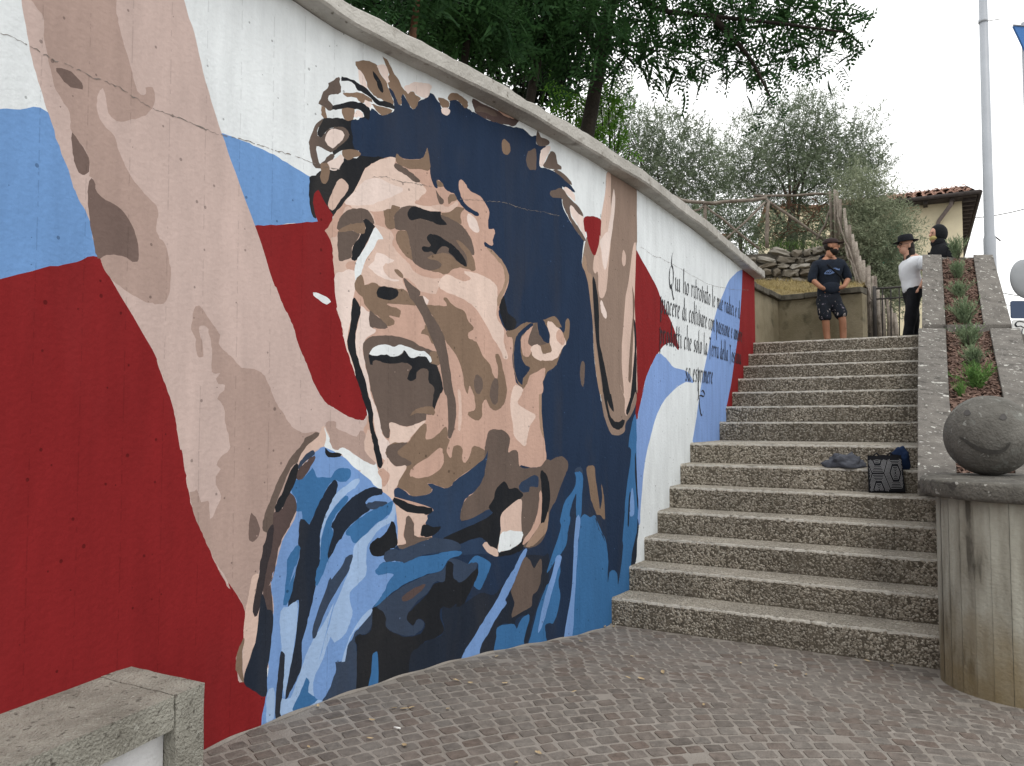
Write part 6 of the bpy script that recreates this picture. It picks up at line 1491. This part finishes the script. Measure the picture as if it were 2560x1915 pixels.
# ------------------------------------------------------------------ rosemary in the planter
def planter_hit(px, py, stn):
    best = min(np.arange(stn[0][0], stn[-1][0], .01), key=lambda y: abs(at(px, py, y).z - soil_z(stn, y)))
    return at(px, py, float(best))
def rosemary_mesh(seed, n_st=70, needles=20, spread=.36):
    rng = np.random.default_rng(seed); PP, DD = [], []
    for k in range(n_st):
        th = rng.uniform(0, 2 * PI); ln = rng.uniform(.55, 1.0); sp = abs(rng.normal(0, spread))
        d0 = np.array([math.cos(th) * sp, math.sin(th) * sp, 1.0]); d0 /= np.linalg.norm(d0)
        bow = np.array([math.cos(th), math.sin(th), 0]) * rng.normal(.0, .18)
        b0 = np.array([math.cos(th), math.sin(th), 0]) * rng.uniform(0, .12)
        for j in range(needles):
            t = (j + .5) / needles; PP.append(b0 + d0 * ln * t + bow * t * t)
            dd = d0 * 1.2 + rng.normal(0, .5, 3); DD.append(dd)
    P_ = np.array(PP); D_ = np.array(DD)
    T = (np.array([(0, -.5, 0), (1, -.12, 0), (1, .12, 0), (0, .5, 0)]) * (.15, .034, 1), np.array([(0, 1, 2, 3)]))
    V, F = scatter(*T, P_, frames(D_, rng, .2, 1.0), rng.uniform(.7, 1.2, len(P_)))
    return np_mesh('rosemary_stems', V, F)
ROS = [rosemary_mesh(k) for k in range(4)]
spec = [(2392, 648, ST_UP, .27, .21, 'topmost pale rosemary plant by the lamp pole', 0), (2395, 697, ST_UP, .21, .20, 'second rosemary plant from the top of the planter', 0), (2399, 744, ST_UP, .20, .21, 'third rosemary plant from the top of the planter', 0), (2414, 812, ST_UP, .29, .27, 'tall spreading rosemary plant just above the cross kerb', 0),
        (2424, 868, ST_LOW, .23, .25, 'dense dark rosemary plant just below the cross kerb', 0), (2434, 918, ST_LOW, .20, .20, 'small rosemary plant second above the stone ball', 0), (2440, 972, ST_LOW, .21, .26, 'bright green rosemary plant directly above the stone ball', 1), (2402, 992, ST_LOW, .12, .09, 'tiny rosemary sprig by the stone ball', 1)]
for k, (px, py, stn, h, w, lab, br) in enumerate(spec):
    p_ = planter_hit(px, py, stn)
    me_ = ROS[k % 4].copy(); me_.materials.clear(); me_.materials.append(M['rosemary_bright' if br else 'rosemary'])
    t = thing('rosemary_plant', lab, 'plant', (p_.x, p_.y, p_.z), 'rosemary plants in the planter')
    o = bpy.data.objects.new('needles', me_); COL.objects.link(o); o.parent = t
    o.scale = (w * 1.2, w * 1.2, h * 1.15); o.rotation_euler = (0, 0, k * 1.3)
    b = MB()
    for j in range(6): b.tube([Vector((0, 0, -.02)), Vector((RN.normal(0, .25) * w, RN.normal(0, .25) * w, h * .5))], [.005, .003], 5)
    s_ = b.build('stem', M['bark_olive']); s_.parent = t

# ------------------------------------------------------------------ people
def grow(verts, radii, edges, sub=2):
    """continuous limb surface grown from a skeleton of joints"""
    me = bpy.data.meshes.new('tmp'); me.from_pydata([tuple(v) for v in verts], edges, [])
    o = bpy.data.objects.new('tmp', me); COL.objects.link(o)
    sk = o.modifiers.new('s', 'SKIN'); sk.use_smooth_shade = True
    lay = me.skin_vertices[0].data
    for i, r_ in enumerate(radii):
        lay[i].radius = r_ if hasattr(r_, '__len__') else (r_, r_); lay[i].use_root = (i == 0)
    ss = o.modifiers.new('u', 'SUBSURF'); ss.levels = sub; ss.render_levels = sub
    dg = bpy.context.evaluated_depsgraph_get(); ev = o.evaluated_get(dg)
    out = bpy.data.meshes.new_from_object(ev); bpy.data.objects.remove(o); bpy.data.meshes.remove(me)
    return out
def chain(defs):
    """defs: list of chains [(x,y,z,r),...]; a chain may start with the index of an earlier joint"""
    V, Rr, Ed = [], [], []
    for ch in defs:
        prev = None
        for j in ch:
            if isinstance(j, int): prev = j; continue
            V.append(j[:3]); Rr.append(j[3] if len(j) == 4 else (j[3], j[4])); k = len(V) - 1
            if prev is not None: Ed.append((prev, k))
            prev = k
    return V, Rr, Ed
def placed(me, name, mats, parent, M4):
    me.transform(M4); o = link(name, me, mats, parent, smooth=True); o.data.name = name
    if name not in ('body', 'calf_tattoo'): rough(o, .012, 11, len(name)); rough(o, .006, 26, 5)      # folds in the cloth
    return o
def head_bm(b, c, r, yaw, mi=0):
    """skull, jaw, nose and ears; looks along +y before yaw"""
    X = Matrix.Translation(c) @ Matrix.Rotation(yaw, 4, 'Z')
    b.ball(X @ Vector((0, -.01, .02)), (r * .80, r * .98, r * 1.02), Matrix.Rotation(yaw, 4, 'Z'), 18, 12, mi)
    b.ball(X @ Vector((0, .022, -.055)), (r * .58, r * .70, r * .72), Matrix.Rotation(yaw, 4, 'Z'), 14, 10, mi)
    b.ball(X @ Vector((0, .098, -.012)), (.014, .022, .026), Matrix.Rotation(yaw, 4, 'Z'), 8, 6, mi)
    for s_ in (1, -1): b.ball(X @ Vector((s_ * r * .80, -.012, -.01)), (.010, .020, .032), Matrix.Rotation(yaw, 4, 'Z'), 8, 6, mi)
    b.tube([X @ Vector((0, -.02, -.06)), X @ Vector((0, -.035, -.19))], [.052, .058], 12, mi=mi)
def face_bits(par, M4, c, yaw, m_eye=None):
    X = M4 @ Matrix.Translation(c) @ Matrix.Rotation(yaw, 4, 'Z')
    for s_ in (1, -1):
        b = MB(); b.ball(X @ Vector((s_ * .032, .080, .008)), (.008, .006, .005), None, 8, 6); b.build('eye', M['hair'], par)
        b = MB(); b.tube([X @ Vector((s_ * .015, .093, .026)), X @ Vector((s_ * .05, .08, .028))], .0035, 5); b.build('eyebrow', M['hair'], par)
    b = MB(); b.tube([X @ Vector((-.022, .082, -.058)), X @ Vector((0, .092, -.062)), X @ Vector((.022, .082, -.058))], .006, 6); b.build('mouth', mat('lip', (.28, .10, .08), .6, .1, 10), par)

ZL_ = ZS[13] - .004
# --- the man leaning on the low wall; +x right in view, -y towards the viewer
mx, my = at(2078, 800, 11.75).x, 11.75
man = thing('person', 'bearded man in navy hoodie, paint-splashed shorts and dark cap, hands in his front pocket', 'person', (mx, my, ZL_))
T = Matrix.Translation((mx, my, ZL_))
body = chain([[(0, .10, .93, .12, .10), (0, .08, 1.10, .12, .09), (0, .06, 1.28, .15, .10), (.005, .05, 1.42, .10, .07), (.015, .03, 1.52, .056), (.03, .015, 1.60, .060)],
              [3, (-.19, .05, 1.385, .062), (-.275, .03, 1.15, .047), (-.175, -.07, 1.01, .036), (-.10, -.03, .99, .030), (-.05, .0, .985, .022)],
              [3, (.19, .03, 1.40, .062), (.285, .02, 1.17, .047), (.175, -.07, 1.02, .036), (.10, -.03, 1.00, .030), (.05, .0, .995, .022)],
              [0, (-.085, .08, .86, .085), (-.075, .02, .52, .058), (-.05, .06, .33, .054), (-.035, .03, .09, .036), (-.05, -.10, .035, .034), (-.06, -.17, .03, .028)],
              [0, (.095, .08, .86, .085), (.165, -.02, .53, .058), (.185, .02, .34, .056), (.18, 0, .09, .036), (.20, -.12, .035, .034), (.21, -.19, .03, .028)]])
me = grow(*[body[0], body[1], body[2]])
bb = MB(); bb.bm.from_mesh(me); head_bm(bb, Vector((.03, .005, 1.655)), .105, -1.95)
for hx_, hz_ in ((-.07, .985), (.08, 1.0)):                    # fingers curled inside the pouch
    for k in range(5):
        bb.tube([Vector((hx_ + .014 * (k - 2), -.01, hz_)), Vector((hx_ + .016 * (k - 2) + .01, -.02, hz_ - .03)), Vector((hx_ + .016 * (k - 2) + .012, -.015, hz_ - .055))], [.010, .009, .007], 6)
me2 = bpy.data.meshes.new('body'); bb.bm.to_mesh(me2); bb.bm.free(); bpy.data.meshes.remove(me)
placed(me2, 'body', M['skin'], man, T)
c = chain([[(0, .09, .85, .165, .125), (0, .085, .92, .185, .135), (0, .08, 1.02, .18, .13), (0, .065, 1.20, .19, .135), (0, .055, 1.36, .165, .115), (.01, .04, 1.455, .095, .085), (.015, .03, 1.495, .080)],
           [4, (-.19, .05, 1.365, .085), (-.255, .035, 1.22, .078), (-.285, .03, 1.08, .068)], [4, (.19, .03, 1.38, .085), (.26, .025, 1.24, .078), (.29, .01, 1.11, .068)]])
hd = placed(grow(*c), 'hoodie', M['navy_cloth'], man, T)
b = MB(); b.ball(Vector((.0, .10, 1.47)), (.135, .07, .075), None, 16, 10); b.bm.transform(T); child_of(b.build('hood', M['navy_cloth'], None), hd)
b = MB(); b.ball(Vector((.0, -.035, 1.01)), (.150, .040, .090), None, 18, 10); b.bm.transform(T); child_of(b.build('front_pocket', M['navy_cloth'], None), hd)
b = MB()
for cv in ([(-.12, 1.215), (-.08, 1.26), (-.02, 1.275), (.03, 1.235), (-.04, 1.21), (-.12, 1.215)], [(-.08, 1.235), (-.05, 1.255)], [(-.05, 1.23), (-.02, 1.26)], [(-.02, 1.225), (.01, 1.255)], [(.0, 1.295), (.06, 1.30), (.11, 1.27)], [(.05, 1.285), (.09, 1.275), (.115, 1.29)]):
    for p0, p1 in zip(cv, cv[1:]):
        d = np.array(p1) - p0; n_ = np.array([-d[1], d[0]]) / (np.linalg.norm(d) + 1e-6) * .007
        f = lambda p: Vector((p[0], -.088 + .55 * p[0] ** 2 + .09 * (p[1] - 1.2), p[1]))
        b.poly([f(np.array(p0) - n_), f(np.array(p1) - n_), f(np.array(p1) + n_), f(np.array(p0) + n_)])
b.bm.transform(T); child_of(b.build('chest_print', M['print'], None), hd)
b = MB(); b.tube([Vector((-.13, -.03, 1.42)), Vector((-.02, -.092, 1.30)), Vector((.12, -.085, 1.17)), Vector((.20, 0, 1.05))], .016, 6, flat=.4); b.bm.transform(T); b.build('bag_strap', M['black_cloth'], man)
c = chain([[(0, .09, 1.0, .165, .12), (0, .085, .86, .175, .125)], [1, (-.09, .07, .76, .115), (-.08, .03, .62, .105), (-.078, .02, .50, .10)], [1, (.10, .07, .76, .115), (.15, .01, .64, .105), (.165, -.01, .53, .098)]])
placed(grow(*c), 'shorts', M['short_cloth'], man, T)
c = chain([[(.18, .005, .43, .060), (.184, .01, .36, .061)]]); placed(grow(*c), 'calf_tattoo', M['tattoo'], man, T)
HC = Vector((.03, .005, 1.655)); yaw = -1.95
X = T @ Matrix.Translation(HC) @ Matrix.Rotation(yaw, 4, 'Z')
b = MB(); b.ball(Vector((0, -.012, .045)), (.100, .120, .082), None, 18, 10)
for v in b.bm.verts:
    if v.co.z < .030: v.co.z = .030
b.bm.transform(X); cp = b.build('cap', M['cap_cloth'], man)
b = MB(); P_ = [(.08 * math.cos(t), .075 + .105 * math.sin(t), .045 - .012 * abs(math.cos(t))) for t in np.linspace(0, PI, 13)]
a_ = [b.bm.verts.new(p) for p in P_]; c_ = [b.bm.verts.new((p[0], p[1], p[2] + .006)) for p in P_]
b.bm.faces.new(a_[::-1]); b.bm.faces.new(c_)
for k in range(13): b.bm.faces.new((a_[k], a_[(k + 1) % 13], c_[(k + 1) % 13], c_[k]))
b.bm.transform(X); child_of(b.build('brim', M['cap_cloth'], None), cp)
def shell(b, c, r_, keep):
    b2 = MB(); b2.ball(Vector(c), r_, None, 22, 16)
    bmesh.ops.delete(b2.bm, geom=[v for v in b2.bm.verts if not keep(v.co)], context='VERTS')
    tmp = bpy.data.meshes.new('t'); b2.bm.to_mesh(tmp); b2.bm.free(); b.bm.from_mesh(tmp); bpy.data.meshes.remove(tmp)
b = MB(); shell(b, (0, .026, -.060), (.069, .083, .086), lambda v: v.z < -.045 and not (v.y > .085 and v.z > -.062)); shell(b, (0, -.01, .02), (.090, .109, .112), lambda v: v.z < .05 and (v.y < -.03 or (v.z < -.005 and v.y < .03)))
b.bm.transform(X); b.build('beard', M['hair'], man)
face_bits(man, T, HC, yaw)
for s_, P_ in ((-1, [(-.035, .04, .02), (-.052, -.09, .02), (-.062, -.18, .02)]), (1, [(.18, .01, .02), (.20, -.11, .02), (.212, -.20, .02)])):
    b = MB(); b.tube([Vector(p) + Vector((0, 0, .025)) for p in P_], [.046, .052, .036], 10, flat=.9); b.bm.transform(T); b.build('shoe', M['black_cloth'], man)

# --- the woman in profile, facing left
wx, wy = at(2277, 800, 10.95).x, 10.95
wom = thing('person', 'woman in black fedora, white blouse and black trousers leaning on the planter', 'person', (wx, wy, ZL_))
T = Matrix.Translation((wx, wy, ZL_))
body = chain([[(.03, 0, .86, .10, .12), (.03, 0, 1.0, .09, .10), (.02, 0, 1.15, .11, .12), (.04, 0, 1.28, .075, .10), (.03, 0, 1.36, .045), (.015, 0, 1.42, .05)],
              [3, (.07, -.15, 1.25, .050), (.14, -.19, 1.04, .040), (.06, -.20, .87, .030), (.03, -.20, .83, .027)], [3, (.07, .15, 1.25, .050), (.13, .17, 1.03, .04), (.05, .17, .85, .03)],
              [0, (.02, -.075, .80, .085), (-.06, -.08, .47, .058), (-.09, -.08, .10, .038), (-.18, -.08, .04, .034), (-.23, -.08, .035, .026)],
              [0, (.06, .075, .80, .085), (.07, .08, .47, .058), (.06, .08, .10, .038), (-.04, .08, .04, .034), (-.09, .08, .035, .026)]])
me = grow(*body)
bb = MB(); bb.bm.from_mesh(me); WHC = Vector((-.045, 0, 1.475)); wyaw = PI / 2
head_bm(bb, WHC, .098, wyaw)
for k in range(5): bb.tube([Vector((.03 - .005 * k, -.20 - .012 * (k - 2), .84)), Vector((.0, -.20 - .013 * (k - 2), .80)), Vector((-.01, -.20 - .012 * (k - 2), .775))], [.010, .009, .007], 6)
me2 = bpy.data.meshes.new('body'); bb.bm.to_mesh(me2); bb.bm.free(); bpy.data.meshes.remove(me)
placed(me2, 'body', M['skin_light'], wom, T)
c = chain([[(.03, 0, .76, .13, .145), (.03, 0, .88, .14, .15), (.02, 0, 1.0, .135, .135), (-.015, 0, 1.12, .155, .15), (.03, 0, 1.25, .12, .14), (.04, 0, 1.32, .07, .09)], [4, (.07, -.155, 1.24, .075), (.11, -.185, 1.10, .066)], [4, (.07, .155, 1.24, .075), (.11, .175, 1.10, .066)]])
placed(grow(*c), 'blouse', M['white_cloth'], wom, T)
c = chain([[(.03, 0, .96, .125, .135), (.035, 0, .84, .145, .155)], [1, (.02, -.08, .72, .10), (-.05, -.085, .45, .088), (-.085, -.085, .16, .074), (-.09, -.085, .07, .074)], [1, (.06, .08, .72, .10), (.08, .08, .45, .088), (.065, .08, .16, .074), (.06, .08, .07, .072)]])
placed(grow(*c), 'trousers', M['black_cloth'], wom, T)
X = T @ Matrix.Translation(WHC) @ Matrix.Rotation(wyaw, 4, 'Z')
b = MB(); b.lathe([(0, .155), (.06, .158), (.082, .15), (.092, .10), (.098, .058)], n=24); b.lathe([(.098, .058), (.135, .05), (.15, .055), (.15, .060), (.098, .065)], n=24)
for v in b.bm.verts: v.co.y = v.co.y * 1.15 - .01
b.bm.transform(X @ Matrix.Rotation(-.12, 4, 'X')); b.build('fedora', M['black_cloth'], wom)
b = MB(); b.ball(Vector((0, -.05, -.02)), (.085, .065, .09), None, 14, 10); b.ball(Vector((.0, -.06, -.11)), (.088, .06, .14), None, 14, 10); b.ball(Vector((-.03, -.03, -.19)), (.045, .045, .08), None, 12, 8); b.ball(Vector((.05, -.02, -.15)), (.03, .035, .10), None, 12, 8)
b.bm.transform(X); hr = b.build('hair', M['hair'], wom); rough(hr, .008, 22, 3)
face_bits(wom, T, WHC, wyaw)
b = MB()
for s_ in (1, -1):
    b.tube([Vector((s_ * .032 + .022 * math.cos(t), .098, .008 + .018 * math.sin(t))) for t in np.linspace(0, 2 * PI, 12)], .0025, 5); b.tube([Vector((s_ * .054, .096, .01)), Vector((s_ * .08, .0, .015))], .0025, 5)
b.bm.transform(X); b.build('glasses', M['ink'], wom)
for px_, py_ in ((-.09, -.085), (.06, .08)):
    b = MB(); b.tube([Vector((px_ + .03, py_, .045)), Vector((px_ - .07, py_, .045)), Vector((px_ - .15, py_, .035))], [.05, .046, .03], 10, flat=.8); b.bm.transform(T); b.build('shoe', M['black_cloth'], wom)

# --- the hooded person behind
hx2, hy2 = at(2348, 620, 11.6).x, 11.6
b = MB(); b.box((hx2 - .9, hy2 - .25, ZL_ - .05), (hx2 + 1.2, hy2 + 1.2, ZL_ + .17)); stp = b.build('upper_step', M['concrete']); tag(stp, kind='structure')
hz2 = ZL_ + .17
hop = thing('person', 'person in a raised black hood with a yellow face mask behind the planter', 'person', (hx2, hy2, hz2))
T = Matrix.Translation((hx2, hy2, hz2))
body = chain([[(.03, 0, .93, .12, .14), (.03, 0, 1.15, .12, .15), (.02, 0, 1.36, .09, .14), (.0, 0, 1.48, .055), (-.02, 0, 1.55, .058)], [2, (.04, -.19, 1.36, .06), (.06, -.23, 1.08, .045), (-.10, -.20, .92, .035)], [2, (.04, .19, 1.36, .06), (.06, .23, 1.08, .045), (-.10, .2, .92, .035)],
              [0, (.02, -.09, .85, .085), (.0, -.09, .48, .06), (.02, -.09, .09, .04), (-.12, -.09, .035, .034)], [0, (.05, .09, .85, .085), (.05, .09, .48, .06), (.06, .09, .09, .04), (-.07, .09, .035, .034)]])
me = grow(*body); bb = MB(); bb.bm.from_mesh(me); OHC = Vector((-.04, 0, 1.62)); oyaw = PI / 2 + .15
head_bm(bb, OHC, .103, oyaw)
for sy in (-1, 1):
    for k in range(5): bb.tube([Vector((-.10, sy * .20 + .012 * (k - 2), .92)), Vector((-.15, sy * .20 + .013 * (k - 2), .90)), Vector((-.175, sy * .20 + .013 * (k - 2), .875))], [.010, .009, .007], 6)
me2 = bpy.data.meshes.new('body'); bb.bm.to_mesh(me2); bb.bm.free(); bpy.data.meshes.remove(me)
placed(me2, 'body', M['skin_light'], hop, T)
c = chain([[(.03, 0, .86, .15, .17), (.03, 0, 1.1, .16, .19), (.03, 0, 1.32, .135, .18), (.01, 0, 1.45, .10, .12), (-.015, 0, 1.53, .085, .095)], [2, (.05, -.20, 1.34, .095), (.075, -.245, 1.10, .075), (-.06, -.215, .95, .06)], [2, (.05, .20, 1.34, .095), (.075, .245, 1.10, .075), (-.06, .215, .95, .06)]])
hd = placed(grow(*c), 'hoodie', M['black_cloth'], hop, T)
X = T @ Matrix.Translation(OHC) @ Matrix.Rotation(oyaw, 4, 'Z')
b = MB(); b.ball(Vector((0, -.045, .02)), (.115, .125, .145), None, 20, 14); b.ball(Vector((0, -.03, -.12)), (.105, .105, .10), None, 16, 10)
for v in b.bm.verts:
    if v.co.y > .058: v.co.y = .058
b.bm.transform(X); child_of(b.build('hood', M['black_cloth'], None), hd)
b = MB(); b.ball(Vector((0, .046, -.055)), (.062, .056, .046), None, 16, 10); b.bm.transform(X); b.build('face_mask', M['mask'], hop)
face_bits(hop, T, OHC, oyaw)
c = chain([[(.03, 0, .92, .13, .15), (.03, 0, .82, .13, .16)], [1, (.02, -.09, .72, .10), (.0, -.09, .45, .08), (.02, -.09, .07, .075)], [1, (.05, .09, .72, .10), (.05, .09, .45, .08), (.06, .09, .07, .075)]])
placed(grow(*c), 'trousers', M['black_cloth'], hop, T)

# ------------------------------------------------------------------ bag, cloth and scarf on the steps
bc = at(2217, 1232, 6.27); BZ = ZS[4] + .006
bag = thing('tote_bag', 'black tote bag with white concentric hexagon lines standing on a step', 'bag', (bc.x, bc.y, BZ))
ang = math.atan2(E1[1], E1[0]) + .12
BM = Matrix.Translation((bc.x, bc.y, BZ)) @ Matrix.Rotation(ang, 4, 'Z') @ Matrix.Rotation(-.05, 4, 'Y')
def bag_p(u, v, off=0.0):
    """u -1..1 across, v 0..1 up the front"""
    w = .132 - .012 * v; bulge = .018 * (1 - u * u) * math.sin(PI * min(1, v * 1.05 + .02))
    return BM @ Vector((u * w, -.062 - bulge - off, .292 * v))
b = MB(); nu, nv = 10, 10
fr_ = [[b.bm.verts.new(bag_p(-1 + 2 * i / nu, j / nv)) for i in range(nu + 1)] for j in range(nv + 1)]
bk_ = [[b.bm.verts.new(BM @ Vector(((-1 + 2 * i / nu) * (.132 - .012 * j / nv), .06 - .02 * (j / nv) + .01 * math.sin(9 * i / nu + j), .292 * j / nv + (.004 * math.sin(i * 1.7) if j == nv else 0)))) for i in range(nu + 1)] for j in range(nv + 1)]
for j in range(nv):
    for i in range(nu):
        b.bm.faces.new((fr_[j][i], fr_[j][i + 1], fr_[j + 1][i + 1], fr_[j + 1][i])).smooth = True; b.bm.faces.new((bk_[j][i + 1], bk_[j][i], bk_[j + 1][i], bk_[j + 1][i + 1])).smooth = True
    b.bm.faces.new((fr_[j][0], fr_[j + 1][0], bk_[j + 1][0], bk_[j][0])); b.bm.faces.new((fr_[j][nu], bk_[j][nu], bk_[j + 1][nu], fr_[j + 1][nu]))
for i in range(nu): b.bm.faces.new((fr_[0][i], bk_[0][i], bk_[0][i + 1], fr_[0][i + 1]))
b.build('pouch', M['bag'], bag)
b = MB()
W_, H_ = .25, .292
def clip_seg(p, q):
    out = []
    n = 8
    for k in range(n):
        a_, c_ = p + (q - p) * k / n, p + (q - p) * (k + 1) / n
        m_ = (a_ + c_) / 2
        if -.118 < m_[0] < .118 and .018 < m_[1] < .262: out.append((a_, c_))
    return out
cell = .155
for (hx_, hz_) in ((-.056, .285), (.069, .155), (-.056, .025), (.069, .415), (-.181, .155), (.194, .285), (.194, .025), (.069, -.105)):
    for rr in np.arange(.10, 1.0, .092):
        if abs(rr - .468) < .02: continue
        sx, sz = rr * .083, rr * .130
        P_ = [np.array((hx_ + sx * a_, hz_ + sz * c_)) for a_, c_ in ((-.5, 1), (.5, 1), (1, 0), (.5, -1), (-.5, -1), (-1, 0))]
        for p0, p1 in zip(P_, P_[1:] + P_[:1]):
            for a_, c_ in clip_seg(p0, p1):
                d = c_ - a_; n_ = np.array([-d[1], d[0]]) / (np.linalg.norm(d) + 1e-9) * .0016
                b.poly([bag_p(q[0] / (.132 - .012 * q[1] / H_), q[1] / H_, .0012) for q in (a_ - n_, c_ - n_, c_ + n_, a_ + n_)])
tag(b.build('hexagon_lines', M['bag_line'], bag), kind='stuff')
for s_ in (-1, 1):
    b = MB(); b.tube([BM @ Vector((s_ * .05 - .03, .045, .285)), BM @ Vector((s_ * .05, .07, .31)), BM @ Vector((s_ * .05 + .03, .075, .27))], .007, 6); b.build('handle', M['bag'], bag)
def crumple(name, c, rad, seed, m, label, cat, amp=.35, flat=.5):
    b = MB(); bmesh.ops.create_icosphere(b.bm, subdivisions=4, radius=1)
    from mathutils import noise
    for v in b.bm.verts:
        n_ = noise.noise(v.co * 1.6 + Vector((seed, 0, 0))) + .6 * abs(noise.noise(v.co * 3.6 + Vector((0, seed, 0)))) + .3 * noise.noise(v.co * 8)
        v.co *= 1 + amp * n_
        v.co = Vector((v.co.x * rad[0], v.co.y * rad[1], v.co.z * rad[2]))
        if v.co.z < -rad[2] * flat: v.co.z = -rad[2] * flat
    b.bm.transform(Matrix.Translation(Vector(c) + Vector((0, 0, rad[2] * flat))) @ Matrix.Rotation(ang, 4, 'Z'))
    for f in b.bm.faces: f.smooth = True
    return tag(b.build(name, m), label, cat)
g = BM @ Vector((.105, .085, 0)); crumple('blue_jacket', (g.x, g.y, BZ + .15), (.075, .05, .105), 3.0, M['cloth_blue'], 'crumpled deep blue jacket stuffed behind the patterned bag', 'jacket', .25, .95)
g = pq(-.80, 7.06); crumple('scarf', (g.x, g.y, ZS[5] + .004), (.13, .085, .072), 5.0, M['scarf'], 'crumpled dark grey scarf lying on the step left of the bag', 'scarf', .55, .45)

# ------------------------------------------------------------------ fallen leaves and a cigarette end
def leaf_mesh(seed):
    rng = np.random.default_rng(seed); n = 5; V, F = [], []
    curl = rng.uniform(.1, .5)
    for i in range(n + 1):
        t = i / n; w = .5 * math.sin(PI * min(1, t * .92 + .06)) ** .8 * .42
        for s_ in (-1, 0, 1): V.append((t - .5, s_ * w, curl * (t - .5) ** 2 + .35 * abs(s_) * w + .02 + rng.normal(0, .02)))
    for i in range(n):
        for k in range(2): a_ = i * 3 + k; F.append((a_, a_ + 1, a_ + 4, a_ + 3))
    me = np_mesh('fallen_leaf', V, F); me.materials.append(M['dry_leaf']); return me
LM = [leaf_mesh(k) for k in range(5)]
LEAF = [(930, 1800), (985, 1770), (1010, 1772), (1028, 1769), (925, 1846), (1012, 1863), (1120, 1772), (1242, 1641), (1140, 1700), (1176, 1707), (1262, 1708), (1452, 1603), (1435, 1729), (1346, 1882), (1290, 1907), (1582, 1641), (1603, 1697), (1570, 1694), (1657, 1680), (1760, 1762), (1852, 1658), (1940, 1664), (2168, 1652), (2230, 1664), (630, 1797), (772, 1868), (1512, 1566), (1525, 1560), (1535, 1566), (795, 1765), (2015, 1686)]
for k, (px, py) in enumerate(LEAF):
    z_ = .1
    for _ in range(4):
        r_ = at(px, py, 1.0) - Vector((0, 0, EYE_Z)); t_ = (z_ - EYE_Z) / r_.z; x_, y_ = r_.x * t_, r_.y * t_; z_ = ground(x_, y_) + .010
    o = bpy.data.objects.new('fallen_leaf', LM[k % 5]); COL.objects.link(o)
    s_ = RN.uniform(.030, .050) * (1.5 if k in (24,) else 1); o.scale = (s_, s_, s_ * .9); o.location = (x_, y_, z_); o.rotation_euler = (RN.normal(0, .15), RN.normal(0, .15), RN.uniform(0, 6.28))
    tag(o, 'small curled dry yellow leaf fallen on the cobbles', 'leaf', 'fallen leaves on the cobbles')
r_ = at(985, 1822, 1.0) - Vector((0, 0, EYE_Z)); t_ = (.115 - EYE_Z) / r_.z
b = MB(); c_ = Vector((r_.x * t_, r_.y * t_, .122)); b.tube([c_, c_ + Vector((.030, -.012, 0))], .0045, 8); tag(b.build('cigarette_end', M['paper']), 'white cigarette end lying on the cobbles near the wall', 'cigarette end')
